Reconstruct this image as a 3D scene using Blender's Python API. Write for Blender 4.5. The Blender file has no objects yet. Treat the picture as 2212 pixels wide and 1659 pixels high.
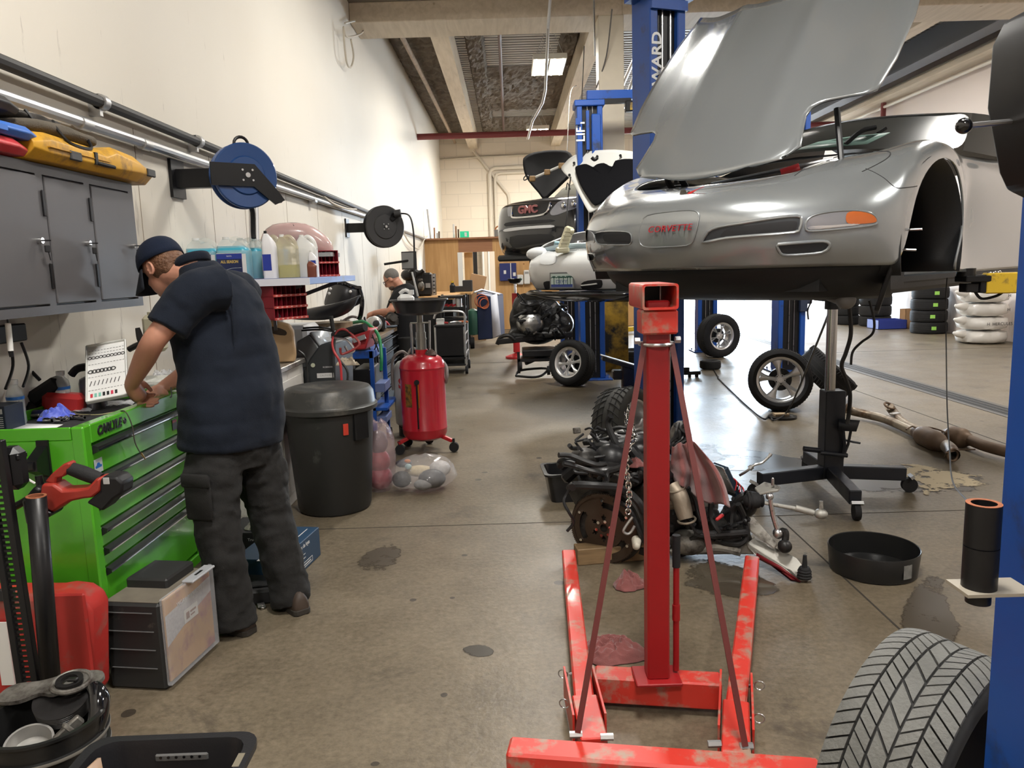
import bpy, bmesh, math, random
from math import sin, cos, pi, radians as R, sqrt, atan2
from mathutils import Vector as V, Matrix as M, Euler, noise
from mathutils.bvhtree import BVHTree
C = bpy.context.scene.collection
rnd = random.Random(7)
# ------------------------------------------------------------ camera solved from the photograph's vanishing points
FPX, CX, CY, CAMH = 1662.0, 1106.0, 829.5, 1.58
_d = V(((1100-CX)/FPX, (CY-578)/FPX, -1)).normalized()          # world +Y in camera axes
_h = V((1, 0.03, 0)); _x = (_h - _d*_h.dot(_d)).normalized()
_z = _x.cross(_d).normalized()
CAMR = M((_x, _d, _z))                                          # camera axes -> world axes
CAMO = V((0, 0, CAMH))
def ray(px, py): return (CAMR @ V(((px-CX)/FPX, (CY-py)/FPX, -1)))
def atY(px, py, Y): d = ray(px, py); return CAMO + d*(Y/d.y)
def atX(px, py, X): d = ray(px, py); return CAMO + d*(X/d.x)
def atZ(px, py, Z=0): d = ray(px, py); return CAMO + d*((Z-CAMH)/d.z)
def atP(px, py, o, n):
    d = ray(px, py); n = V(n); return CAMO + d*((V(o)-CAMO).dot(n)/d.dot(n))
def proj(p):
    c = CAMR.transposed() @ (V(p)-CAMO); return (CX+FPX*c.x/-c.z, CY-FPX*c.y/-c.z, -c.z)
def mpp(Y): return Y/FPX                                        # metres per photo pixel at depth Y
# ------------------------------------------------------------ mesh builder
def frame(z, up=V((0,0,1))):
    z = V(z).normalized()
    if abs(z.dot(up)) > .98: up = V((0,1,0)) if abs(z.y) < .9 else V((1,0,0))
    x = up.cross(z).normalized(); y = z.cross(x)
    return M((x, y, z)).transposed()
def T(loc=(0,0,0), rot=(0,0,0), sc=(1,1,1)):
    return M.LocRotScale(V(loc), Euler(rot), V(sc if hasattr(sc,'__len__') else (sc,sc,sc)))
class MB:
    def __init__(s): s.v=[]; s.f=[]; s.m=[]; s.cur=0; s.X=None
    def mat(s, i): s.cur=i; return s
    def at(s, X): s.X=X; return s
    def add(s, vs, fs):
        o=len(s.v)
        if s.X is not None: vs=[s.X@V(v) for v in vs]
        s.v.extend([tuple(v) for v in vs]); s.f.extend([tuple(i+o for i in f) for f in fs]); s.m.extend([s.cur]*len(fs)); return s
    def box(s, c, d, b=0.0, X=None):
        hx,hy,hz=[k/2 for k in d]; c=V(c); b=min(b,hx*.9,hy*.9,hz*.9)
        if b<=0:
            vs=[V((x*hx,y*hy,z*hz)) for x in(-1,1) for y in(-1,1) for z in(-1,1)]
            fs=[(0,1,3,2),(4,6,7,5),(0,4,5,1),(2,3,7,6),(0,2,6,4),(1,5,7,3)]
        else:
            vs=[]; ix={}
            for x in(-1,1):
                for y in(-1,1):
                    for z in(-1,1):
                        for a in range(3):
                            p=[x*hx,y*hy,z*hz]
                            for k in range(3):
                                if k!=a: p[k]-= (x,y,z)[k]*b
                            ix[(x,y,z,a)]=len(vs); vs.append(V(p))
            fs=[]
            for a in range(3):
                u,w=(a+1)%3,(a+2)%3
                for sg in(-1,1):
                    def k(p,q):
                        t=[0,0,0]; t[a]=sg; t[u]=p; t[w]=q; return ix[(*t,a)]
                    f=[k(-1,-1),k(1,-1),k(1,1),k(-1,1)]; fs.append(f if sg>0 else f[::-1])
            for a in range(3):
                u,w=(a+1)%3,(a+2)%3
                for p in(-1,1):
                    for q in(-1,1):
                        def k(e,ax):
                            t=[0,0,0]; t[a]=e; t[u]=p; t[w]=q; return ix[(*t,ax)]
                        f=[k(-1,u),k(1,u),k(1,w),k(-1,w)]; fs.append(f if p*q>0 else f[::-1])
            for x in(-1,1):
                for y in(-1,1):
                    for z in(-1,1):
                        f=[ix[(x,y,z,a)] for a in range(3)]; fs.append(f if x*y*z>0 else f[::-1])
        if X is not None: vs=[X@v for v in vs]
        return s.add([v+c for v in vs], fs)
    def bx(s, x0,x1,y0,y1,z0,z1,b=0.0): return s.box(((x0+x1)/2,(y0+y1)/2,(z0+z1)/2),(abs(x1-x0),abs(y1-y0),abs(z1-z0)),b)
    def bar(s, p, q, w, h, b=0.0, up=(0,0,1)):                  # box from p to q, width w (sideways), height h (up)
        p,q=V(p),V(q); F=frame(q-p,V(up)); return s.box((p+q)/2,(w,h,(q-p).length),b,F)
    def rings(s, rs, closed=True, cap0=True, cap1=True, loop=False):
        n=len(rs[0]); vs=[v for r in rs for v in r]; fs=[]
        k=len(rs)
        for i in range(k if loop else k-1):
            a,b=i*n,((i+1)%k)*n
            for j in range(n if closed else n-1):
                j2=(j+1)%n; fs.append((a+j,a+j2,b+j2,b+j))
        if not loop:
            if cap0: fs.append(tuple(range(n))[::-1])
            if cap1: fs.append(tuple((k-1)*n+i for i in range(n)))
        return s.add(vs,fs)
    def cyl(s, p, q, r0, r1=None, n=20, cap=True):
        p,q=V(p),V(q); F=frame(q-p); r1=r0 if r1 is None else r1
        return s.rings([[c+F@V((cos(2*pi*i/n)*r,sin(2*pi*i/n)*r,0)) for i in range(n)] for c,r in((p,r0),(q,r1))],True,cap,cap)
    def lathe(s, prof, o=(0,0,0), ax=(0,0,1), n=32, cap0=True, cap1=True, loop=False, sx=1, sy=1):   # prof: (radius, height)
        o=V(o); F=frame(ax)
        return s.rings([[o+F@V((cos(2*pi*i/n)*r*sx,sin(2*pi*i/n)*r*sy,z)) for i in range(n)] for r,z in prof],True,cap0,cap1,loop)
    def ball(s, c, r, n=16, m=10, X=None):
        c=V(c); rr=r if hasattr(r,'__len__') else (r,r,r); X=X or M.Identity(3)
        return s.rings([[c+X@V((rr[0]*sin(t)*cos(2*pi*i/n),rr[1]*sin(t)*sin(2*pi*i/n),-rr[2]*cos(t))) for i in range(n)] for t in [pi*(k+.02)/(m+.04) for k in range(m+1)]])
    def tube(s, pts, r, n=8, smooth=0, cap=True, closed=False):
        pts=[V(p) for p in pts]
        rad=list(r) if hasattr(r,'__len__') else [r]*len(pts)
        if smooth:
            pts,rad=crom(pts,rad,smooth,closed)
        k=len(pts); up=None; rs=[]
        for i in range(k):
            if closed: t=pts[(i+1)%k]-pts[i-1]
            else: t=pts[min(i+1,k-1)]-pts[max(i-1,0)]
            if t.length<1e-9: t=V((0,0,1))
            t.normalize()
            if up is None:
                up=V((0,0,1)) if abs(t.z)<.9 else V((1,0,0))
            x=up.cross(t)
            if x.length<1e-6: x=V((1,0,0)).cross(t)
            x.normalize(); y=t.cross(x); up=y
            rs.append([pts[i]+(x*cos(2*pi*j/n)+y*sin(2*pi*j/n))*rad[i] for j in range(n)])
        return s.rings(rs,True,cap,cap,closed)
    def torus(s, c, ax, R_, r, n=24, m=10):
        F=frame(ax); c=V(c)
        return s.tube([c+F@V((cos(2*pi*i/n)*R_,sin(2*pi*i/n)*R_,0)) for i in range(n)], r, m, closed=True)
    def prism(s, poly, h0, h1, X=None):                         # 2-D outline extruded along local z
        n=len(poly); a=sum(poly[i][0]*poly[(i+1)%n][1]-poly[(i+1)%n][0]*poly[i][1] for i in range(n))
        if a<0: poly=poly[::-1]
        vs=[V((x,y,h0)) for x,y in poly]+[V((x,y,h1)) for x,y in poly]
        if X is not None: vs=[X@v for v in vs]
        return s.add(vs,[tuple(range(n))[::-1],tuple(range(n,2*n))]+[(i,(i+1)%n,n+(i+1)%n,n+i) for i in range(n)])
    def grid(s, fn, nu, nv, flip=False):
        vs=[V(fn(i/nu,j/nv)) for j in range(nv+1) for i in range(nu+1)]; w=nu+1
        fs=[(j*w+i,j*w+i+1,(j+1)*w+i+1,(j+1)*w+i) for j in range(nv) for i in range(nu)]
        return s.add(vs,[f[::-1] for f in fs] if flip else fs)
    def poly(s, pts): return s.add(pts,[tuple(range(len(pts)))])
    def build(s, name, mats, parent=None, smooth=35, sub=0, solid=0, bevel=0, label=None, world=True):
        me=bpy.data.meshes.new(name); me.from_pydata(s.v,[],s.f); 
        if not isinstance(mats,(list,tuple)): mats=[mats]
        for m_ in mats: me.materials.append(m_)
        me.polygons.foreach_set('material_index',s.m)
        bm=bmesh.new(); bm.from_mesh(me)
        bmesh.ops.remove_doubles(bm,verts=bm.verts,dist=1e-5) if sub else None
        bmesh.ops.recalc_face_normals(bm,faces=bm.faces) if s.__dict__.get('fixn',True) else None
        bm.to_mesh(me); bm.free()
        if smooth:
            me.shade_smooth(); me.set_sharp_from_angle(angle=R(smooth))
        o=bpy.data.objects.new(name,me); C.objects.link(o)
        if parent is not None:
            o.parent=parent
            if world: o.matrix_parent_inverse=parent.matrix_basis.inverted()
        if bevel:
            b=o.modifiers.new('bevel','BEVEL'); b.width=bevel; b.segments=2; b.limit_method='ANGLE'
        if sub:
            d=o.modifiers.new('sub','SUBSURF'); d.levels=sub; d.render_levels=sub
        if solid:
            d=o.modifiers.new('solid','SOLIDIFY'); d.thickness=solid; d.offset=-1
        if label: o['label']=label
        return o
def crom(pts, rad, k, closed=False):
    n=len(pts); P=[]; Q=[]
    for i in range(n if closed else n-1):
        if closed: a,b,c,d=pts[i-1],pts[i],pts[(i+1)%n],pts[(i+2)%n]; r0,r1=rad[i],rad[(i+1)%n]
        else: a,b,c,d=pts[max(i-1,0)],pts[i],pts[i+1],pts[min(i+2,n-1)]; r0,r1=rad[i],rad[i+1]
        for j in range(k):
            t=j/k; t2=t*t; t3=t2*t
            P.append(.5*((2*b)+(c-a)*t+(2*a-5*b+4*c-d)*t2+(3*b-a-3*c+d)*t3)); Q.append(r0+(r1-r0)*t)
    if not closed: P.append(pts[-1]); Q.append(rad[-1])
    return P,Q
def smooth2d(poly, k=4):
    P,_=crom([V((x,y,0)) for x,y in poly],[0]*len(poly),k,True); return [(p.x,p.y) for p in P]
def rrect(w, h, r, k=4):
    r=min(r,w/2,h/2); out=[]
    for cx,cy,a in((w/2-r,h/2-r,0),(-w/2+r,h/2-r,90),(-w/2+r,-h/2+r,180),(w/2-r,-h/2+r,270)):
        for i in range(k+1):
            t=R(a+90*i/k); out.append((cx+r*cos(t),cy+r*sin(t)))
    return out
# ------------------------------------------------------------ naming
def tag(o, label, cat, group=None, kind=None):
    o['label']=label; o['category']=cat
    if group: o['group']=group
    if kind: o['kind']=kind
    return o
def thing(name, label, cat, loc=(0,0,0), rz=0, group=None):
    o=bpy.data.objects.new(name,None); C.objects.link(o); o.empty_display_size=.05
    o.location=loc; o.rotation_euler=(0,0,rz)
    o.matrix_basis  # refresh
    return tag(o,label,cat,group)
def struct(o, label=None):
    o['kind']='structure'
    if label: o['label']=label
    return o
def dup(root, loc=None, rot=None, label=None, group=None, mats=None):
    def cp(o,p):
        c=o.copy(); C.objects.link(c)
        if p is not None: c.parent=p
        for ch in list(o.children): cp(ch,c)
        return c
    r=cp(root,None)
    if loc is not None: r.location=loc
    if rot is not None: r.rotation_euler=rot if hasattr(rot,'__len__') else (0,0,rot)
    if label: r['label']=label
    if group: r['group']=group
    return r
def text(body, size, name, m, parent, X, depth=.001, align='CENTER', sx=1.0, shear=0.0, spacing=1.0, bold=0.0):
    cu=bpy.data.curves.new('t','FONT'); cu.body=body; cu.size=size; cu.align_x=align; cu.align_y='CENTER'
    cu.extrude=depth; cu.shear=shear; cu.space_character=spacing; cu.offset=bold; cu.resolution_u=3
    o=bpy.data.objects.new('t',cu); C.objects.link(o)
    dg=bpy.context.evaluated_depsgraph_get(); me=bpy.data.meshes.new_from_object(o.evaluated_get(dg))
    bpy.data.objects.remove(o); bpy.data.curves.remove(cu)
    me.transform(X@M.Diagonal((sx,1,1,1))); me.materials.clear(); me.materials.append(m)
    r=bpy.data.objects.new(name,me); C.objects.link(r)
    if parent is not None: r.parent=parent; r.matrix_parent_inverse=parent.matrix_basis.inverted()
    return r
def facing(o, right, up):                                       # matrix whose x is right, y is up
    x=V(right).normalized(); y=V(up); y=(y-x*y.dot(x)).normalized(); z=x.cross(y)
    m=M((x,y,z)).transposed().to_4x4(); m.translation=V(o); return m
# ------------------------------------------------------------ materials (all procedural)
MATS={}
def mat(name, col, rough=.5, metal=0.0, var=0.0, vscale=6.0, bump=0.0, bscale=60.0, dirt=None, dirtamt=.0, dscale=4.0, coat=0.0, spec=.5, alpha=1.0, trans=0.0, ior=1.45, emit=None, estr=0.0, sheen=0.0, rvar=0.0):
    if name in MATS: return MATS[name]
    m=bpy.data.materials.new(name); m.use_nodes=True; n=m.node_tree; b=n.nodes['Principled BSDF']; MATS[name]=m
    c=(*col,1) if len(col)==3 else col
    b.inputs['Base Color'].default_value=c; b.inputs['Roughness'].default_value=rough; b.inputs['Metallic'].default_value=metal
    b.inputs['Coat Weight'].default_value=coat; b.inputs['Specular IOR Level'].default_value=spec; b.inputs['Coat Roughness'].default_value=.06
    b.inputs['Alpha'].default_value=alpha; b.inputs['Transmission Weight'].default_value=trans; b.inputs['IOR'].default_value=ior
    b.inputs['Sheen Weight'].default_value=sheen
    if emit: b.inputs['Emission Color'].default_value=(*emit,1); b.inputs['Emission Strength'].default_value=estr
    L=n.links.new
    if var or bump or dirt or rvar:
        tc=n.nodes.new('ShaderNodeTexCoord')
    sock=None
    if var:
        t=n.nodes.new('ShaderNodeTexNoise'); t.inputs['Scale'].default_value=vscale; t.inputs['Detail'].default_value=4; L(tc.outputs['Object'],t.inputs['Vector'])
        h=n.nodes.new('ShaderNodeMix'); h.data_type='RGBA'
        h.inputs['A'].default_value=tuple(max(0,k*(1-var)) for k in c[:3])+(1,); h.inputs['B'].default_value=tuple(min(1,k*(1+var)) for k in c[:3])+(1,)
        L(t.outputs['Fac'],h.inputs['Factor']); sock=h.outputs['Result']
    if dirt:
        t=n.nodes.new('ShaderNodeTexNoise'); t.inputs['Scale'].default_value=dscale; t.inputs['Detail'].default_value=6; t.inputs['Roughness'].default_value=.65; L(tc.outputs['Object'],t.inputs['Vector'])
        r=n.nodes.new('ShaderNodeValToRGB'); r.color_ramp.elements[0].position=.62-dirtamt*.35; r.color_ramp.elements[1].position=.75-dirtamt*.25; L(t.outputs['Fac'],r.inputs['Fac'])
        h=n.nodes.new('ShaderNodeMix'); h.data_type='RGBA'
        if sock: L(sock,h.inputs['A'])
        else: h.inputs['A'].default_value=c
        h.inputs['B'].default_value=(*dirt,1); L(r.outputs['Color'],h.inputs['Factor']); sock=h.outputs['Result']
    if sock: L(sock,b.inputs['Base Color'])
    if rvar:
        t=n.nodes.new('ShaderNodeTexNoise'); t.inputs['Scale'].default_value=vscale*1.7; t.inputs['Detail'].default_value=3; L(tc.outputs['Object'],t.inputs['Vector'])
        r=n.nodes.new('ShaderNodeMapRange'); r.inputs['To Min'].default_value=max(.02,rough-rvar); r.inputs['To Max'].default_value=min(1,rough+rvar); L(t.outputs['Fac'],r.inputs['Value']); L(r.outputs['Result'],b.inputs['Roughness'])
    if bump:
        t=n.nodes.new('ShaderNodeTexNoise'); t.inputs['Scale'].default_value=bscale; t.inputs['Detail'].default_value=3; L(tc.outputs['Object'],t.inputs['Vector'])
        k=n.nodes.new('ShaderNodeBump'); k.inputs['Strength'].default_value=bump; k.inputs['Distance'].default_value=.02; L(t.outputs['Fac'],k.inputs['Height']); L(k.outputs['Normal'],b.inputs['Normal'])
    return m
def lin(r,g,b):                                                 # photo sRGB 0-255 -> linear
    f=lambda u:(u/255/12.92) if u/255<=.04045 else ((u/255+.055)/1.055)**2.4
    return (f(r),f(g),f(b))
black_plastic=mat('black plastic',(.007,.007,.008),.5,spec=.35,bump=.05,bscale=300)
satin_black=mat('satin black paint',(.007,.007,.008),.38,spec=.4,rvar=.1)
gloss_black=mat('gloss black',(.006,.006,.007),.12,coat=.5)
rubber=mat('rubber',(.014,.014,.015),.75,spec=.35,bump=.1,bscale=120,var=.25,vscale=9)
dusty_rubber=mat('dusty rubber',(.085,.085,.08),.85,var=.3,vscale=14,bump=.15,bscale=160)
dark_plastic=mat('charcoal plastic',(.02,.02,.022),.5,bump=.04,bscale=300)
grease_black=mat('greasy black metal',(.014,.013,.013),.35,metal=.2,var=.5,vscale=14,rvar=.2,bump=.1,bscale=40)
chrome=mat('chrome',(.8,.8,.8),.08,1.0)
steel=mat('steel',(.55,.55,.56),.3,1.0,var=.12,vscale=12,rvar=.1)
galv=mat('galvanised steel',(.5,.5,.5),.4,.9,var=.15,vscale=10)
alu=mat('cast aluminium',(.42,.41,.39),.45,.85,var=.25,vscale=16,rvar=.15,bump=.08,bscale=50)
dull_alu=mat('dirty cast aluminium',(.2,.19,.17),.55,.6,var=.4,vscale=14,rvar=.15,bump=.1,bscale=50,dirt=(.05,.04,.035),dirtamt=.5,dscale=12)
rusty=mat('rusty steel',(.1,.065,.045),.65,.4,var=.5,vscale=18,bump=.15,bscale=60)
rust_orange=mat('orange rust',(.3,.1,.045),.8,.1,var=.4,vscale=20,bump=.15,bscale=70)
white_paint=mat('white paint',(.75,.75,.73),.4)
white_plastic=mat('white plastic',(.7,.7,.68),.4)
red_paint=mat('red enamel',(.42,.014,.02),.38,coat=.15,var=.12,vscale=4,dirt=(.2,.05,.04),dirtamt=.1,dscale=6)
red_plastic=mat('red plastic',(.5,.03,.035),.4)
blue_lift=mat('blue lift paint',(.008,.062,.30),.4,var=.12,vscale=3,dirt=(.02,.03,.07),dirtamt=.15,dscale=5)
yellow_paint=mat('yellow paint',(.55,.36,.02),.45,dirt=(.1,.07,.03),dirtamt=.3,dscale=14)
yellow_plastic=mat('yellow moulded plastic',(.55,.29,.02),.5,var=.15,dirt=(.22,.12,.03),dirtamt=.35,dscale=8)
grey_paint=mat('grey enamel',(.085,.083,.087),.42,rvar=.08,var=.08,vscale=2.5)
maroon_cloth=mat('maroon shop cloth',(.19,.062,.058),.95,var=.3,vscale=12,sheen=.3,bump=.2,bscale=200)
clear_glass=mat('clear glass',(.9,.95,.93),.05,alpha=.25)
# ------------------------------------------------------------ the building
XL, XR, YB, ZC = -2.15, 8.95, 25.8, 5.92
def nodes_of(m): m.use_nodes=True; return m.node_tree, m.node_tree.nodes['Principled BSDF'], m.node_tree.links.new
def floor_material():
    m=bpy.data.materials.new('sealed stained concrete'); n,b,L=nodes_of(m)
    tc=n.nodes.new('ShaderNodeTexCoord')
    def noise(sc,det=5,ro=.55,dist=0):
        t=n.nodes.new('ShaderNodeTexNoise'); t.inputs['Scale'].default_value=sc; t.inputs['Detail'].default_value=det; t.inputs['Roughness'].default_value=ro; t.inputs['Distortion'].default_value=dist
        L(tc.outputs['Object'],t.inputs['Vector']); return t.outputs['Fac']
    def ramp(f,p0,p1,c0=(0,0,0,1),c1=(1,1,1,1)):
        r=n.nodes.new('ShaderNodeValToRGB'); e=r.color_ramp.elements; e[0].position=p0; e[1].position=p1; e[0].color=c0; e[1].color=c1; L(f,r.inputs['Fac']); return r.outputs['Color']
    def mix(f,a,c,mode='MIX'):
        h=n.nodes.new('ShaderNodeMix'); h.data_type='RGBA'; h.blend_type=mode
        for k,x in(('Factor',f),('A',a),('B',c)):
            if isinstance(x,(tuple,float,int)): h.inputs[k].default_value=x
            else: L(x,h.inputs[k])
        return h.outputs['Result']
    base=ramp(noise(.55,6,.6),.3,.72,(.085,.064,.038,1),(.185,.147,.095,1))
    fine=mix(.5,base,ramp(noise(3.2,8,.7),.3,.7,(.066,.050,.031,1),(.225,.182,.122,1)))
    grit=mix(.35,fine,ramp(noise(38,3,.7),.32,.72,(.045,.036,.024,1),(.25,.21,.155,1)))
    st=mix(ramp(noise(1.4,7,.72,.5),.58,.70),grit,(.06,.047,.033,1))
    # round oil drops
    vo=n.nodes.new('ShaderNodeTexVoronoi'); vo.inputs['Scale'].default_value=4.2; L(tc.outputs['Object'],vo.inputs['Vector'])
    add=n.nodes.new('ShaderNodeMath'); add.operation='MULTIPLY_ADD'; add.inputs[1].default_value=.09; L(noise(9,3),add.inputs[0]); L(vo.outputs['Distance'],add.inputs[2])
    sep=n.nodes.new('ShaderNodeSeparateColor'); L(vo.outputs['Color'],sep.inputs['Color'])
    thr=n.nodes.new('ShaderNodeMapRange'); thr.inputs['From Min'].default_value=.3; thr.inputs['From Max'].default_value=1; thr.inputs['To Min'].default_value=0; thr.inputs['To Max'].default_value=.21; L(sep.outputs['Red'],thr.inputs['Value'])
    les=n.nodes.new('ShaderNodeMath'); les.operation='LESS_THAN'; L(add.outputs[0],les.inputs[0]); L(thr.outputs['Result'],les.inputs[1])
    d=mix(les.outputs[0],st,(.045,.036,.026,1))
    # pale scuffs
    sc=mix(ramp(noise(2.3,9,.8,1.5),.66,.72),d,(.33,.3,.25,1))
    L(sc,b.inputs['Base Color'])
    rr=n.nodes.new('ShaderNodeMapRange'); rr.inputs['To Min'].default_value=.20; rr.inputs['To Max'].default_value=.62; L(noise(1.1,6,.6),rr.inputs['Value']); L(rr.outputs['Result'],b.inputs['Roughness'])
    k=n.nodes.new('ShaderNodeBump'); k.inputs['Strength'].default_value=.12; k.inputs['Distance'].default_value=.02; L(noise(24,4,.7),k.inputs['Height']); L(k.outputs['Normal'],b.inputs['Normal'])
    b.inputs['Specular IOR Level'].default_value=.45
    return m
def wall_material(name, c0, c1, streak, amt):
    m=bpy.data.materials.new(name); n,b,L=nodes_of(m)
    tc=n.nodes.new('ShaderNodeTexCoord')
    mp=n.nodes.new('ShaderNodeMapping'); mp.inputs['Scale'].default_value=(9,9,1.1); L(tc.outputs['Object'],mp.inputs['Vector'])
    t=n.nodes.new('ShaderNodeTexNoise'); t.inputs['Scale'].default_value=1.5; t.inputs['Detail'].default_value=7; t.inputs['Roughness'].default_value=.7; L(mp.outputs['Vector'],t.inputs['Vector'])
    t2=n.nodes.new('ShaderNodeTexNoise'); t2.inputs['Scale'].default_value=.7; t2.inputs['Detail'].default_value=5; L(tc.outputs['Object'],t2.inputs['Vector'])
    h=n.nodes.new('ShaderNodeMix'); h.data_type='RGBA'; h.inputs['A'].default_value=(*c0,1); h.inputs['B'].default_value=(*c1,1); L(t2.outputs['Fac'],h.inputs['Factor'])
    # splashes and streaks thicken towards the bench height
    sx=n.nodes.new('ShaderNodeSeparateXYZ'); L(tc.outputs['Object'],sx.inputs['Vector'])
    mr=n.nodes.new('ShaderNodeMapRange'); mr.inputs['From Min'].default_value=3.4; mr.inputs['From Max'].default_value=.6; mr.inputs['To Min'].default_value=.0; mr.inputs['To Max'].default_value=.12; L(sx.outputs['Z'],mr.inputs['Value'])
    ad=n.nodes.new('ShaderNodeMath'); ad.operation='ADD'; L(t.outputs['Fac'],ad.inputs[0]); L(mr.outputs['Result'],ad.inputs[1])
    r=n.nodes.new('ShaderNodeValToRGB'); r.color_ramp.elements[0].position=.66; r.color_ramp.elements[1].position=.80; r.color_ramp.elements[1].color=(amt,amt,amt,1); L(ad.outputs[0],r.inputs['Fac'])
    h2=n.nodes.new('ShaderNodeMix'); h2.data_type='RGBA'; L(h.outputs['Result'],h2.inputs['A']); h2.inputs['B'].default_value=(*streak,1); L(r.outputs['Color'],h2.inputs['Factor'])
    L(h2.outputs['Result'],b.inputs['Base Color']); b.inputs['Roughness'].default_value=.6
    k=n.nodes.new('ShaderNodeBump'); k.inputs['Strength'].default_value=.05; k.inputs['Distance'].default_value=.02; L(t2.outputs['Fac'],k.inputs['Height']); L(k.outputs['Normal'],b.inputs['Normal'])
    return m
def block_material(name, col):
    m=bpy.data.materials.new(name); n,b,L=nodes_of(m)
    tc=n.nodes.new('ShaderNodeTexCoord'); mp=n.nodes.new('ShaderNodeMapping'); mp.inputs['Rotation'].default_value=(R(-90),0,0); L(tc.outputs['Object'],mp.inputs['Vector'])
    k=n.nodes.new('ShaderNodeTexBrick'); k.inputs['Scale'].default_value=1; k.inputs['Brick Width'].default_value=.8; k.inputs['Row Height'].default_value=.4; k.inputs['Mortar Size'].default_value=.012
    k.inputs['Color1'].default_value=(*col,1); k.inputs['Color2'].default_value=tuple(c*.93 for c in col)+(1,); k.inputs['Mortar'].default_value=tuple(c*.84 for c in col)+(1,); L(mp.outputs['Vector'],k.inputs['Vector'])
    L(k.outputs['Color'],b.inputs['Base Color']); b.inputs['Roughness'].default_value=.65
    return m
def wood_material(name, c0, c1, ax=1, sc=1.0):
    m=bpy.data.materials.new(name); n,b,L=nodes_of(m)
    tc=n.nodes.new('ShaderNodeTexCoord'); mp=n.nodes.new('ShaderNodeMapping'); s=[7*sc]*3; s[ax]=.7*sc; mp.inputs['Scale'].default_value=s; L(tc.outputs['Object'],mp.inputs['Vector'])
    t=n.nodes.new('ShaderNodeTexNoise'); t.inputs['Scale'].default_value=1.6; t.inputs['Detail'].default_value=6; t.inputs['Distortion'].default_value=.8; L(mp.outputs['Vector'],t.inputs['Vector'])
    r=n.nodes.new('ShaderNodeValToRGB'); r.color_ramp.elements[0].position=.3; r.color_ramp.elements[1].position=.7; r.color_ramp.elements[0].color=(*c0,1); r.color_ramp.elements[1].color=(*c1,1); L(t.outputs['Fac'],r.inputs['Fac'])
    v=n.nodes.new('ShaderNodeTexVoronoi'); v.inputs['Scale'].default_value=2.2; L(tc.outputs['Object'],v.inputs['Vector'])
    r2=n.nodes.new('ShaderNodeValToRGB'); r2.color_ramp.elements[0].position=.03; r2.color_ramp.elements[1].position=.07; r2.color_ramp.elements[0].color=(.35,.22,.12,1); r2.color_ramp.elements[1].color=(1,1,1,1); L(v.outputs['Distance'],r2.inputs['Fac'])
    h=n.nodes.new('ShaderNodeMix'); h.data_type='RGBA'; h.blend_type='MULTIPLY'; h.inputs['Factor'].default_value=.8; L(r.outputs['Color'],h.inputs['A']); L(r2.outputs['Color'],h.inputs['B'])
    L(h.outputs['Result'],b.inputs['Base Color']); b.inputs['Roughness'].default_value=.6
    return m
M_floor=floor_material()
M_wall=wall_material('cream painted wall',(.66,.615,.53),(.74,.70,.62),(.14,.11,.085),.8)
M_wallR=wall_material('pale tilt-up panel wall',(.62,.54,.49),(.68,.60,.55),(.30,.24,.2),.5)
M_block=block_material('cream painted block',(.80,.73,.62))
M_ply=wood_material('orange plywood',(.44,.24,.085),(.60,.36,.15),2,.8)
M_ply2=wood_material('dark plywood',(.27,.12,.055),(.34,.16,.075),0,.8)
M_lam=wood_material('painted timber beam',(.50,.42,.31),(.62,.53,.41),1,1.2)
M_lam2=wood_material('grey timber beam',(.22,.19,.155),(.29,.26,.215),0,1.2)
M_insul=mat('sprayed brown insulation',(.12,.098,.076),.95,var=.6,vscale=5,bump=1.0,bscale=14)
M_deck=mat('galvanised roof deck',(.36,.35,.33),.5,.4,var=.12,vscale=2)
M_maroon=mat('maroon pipe paint',(.16,.03,.03),.45)
M_wpipe=mat('cream conduit',(.6,.55,.46),.5)
M_ext=mat('sunlit yard concrete',(.75,.75,.74),.9)

fl=MB(); fl.bx(XL-.3,XR+.3,-5.2,YB+.3,-.2,0); struct(fl.build('floor',M_floor),'stained brown grey concrete workshop floor')
ex=MB(); ex.bx(-4,16,YB+.3,60,-.2,-.01); struct(ex.build('ground_outside',M_ext),'bright yard beyond the garage door')
# saw-cut joints in the slab (thin dark strips let into the floor)
M_joint=mat('dark joint filler',(.035,.03,.024),.9)
j=MB(); j.bx(XL,XR,4.615,4.622,-.01,.0012); j.bx(1.62,1.629,-4,4.6,-.01,.0012); j.bx(XL,XR,12.9,12.915,-.01,.0015); j.bx(XL,XR,19.9,19.915,-.01,.0015); j.bx(4.1,4.112,4.6,20,-.01,.0012)
struct(j.build('trim_1',M_joint),'saw-cut joints in the concrete')
w=MB(); w.bx(XL-.3,XL,-5.2,YB+.3,0,ZC+.4); struct(w.build('wall_left',M_wall),'cream painted wall with dark splashes low down')
w=MB(); w.bx(XR,XR+.3,-5.2,YB+.3,0,ZC+.4); struct(w.build('wall_right',M_wallR),'pale wall behind the tire stacks')
w=MB(); w.bx(XL-.3,4.2,YB,YB+.3,0,ZC+.4); w.bx(4.2,XR+.3,YB,YB+.3,3.7,ZC+.4); w.bx(XR-.25,XR+.3,YB,YB+.3,0,3.7); struct(w.build('wall_back',M_block),'cream painted block wall with a wide garage door opening')
w=MB(); w.bx(XL-.3,XR+.3,-5.5,-5.2,0,ZC+.4); struct(w.build('wall_front',M_wallR))
dr=MB(); dr.bx(4.2,4.28,YB-.1,YB,0,3.7); dr.bx(XR-.33,XR-.25,YB-.1,YB,0,3.7); dr.bx(4.2,XR-.25,YB-.1,YB,3.62,3.72); struct(dr.build('door_1',galv),'open garage door, bright daylight outside')
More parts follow.
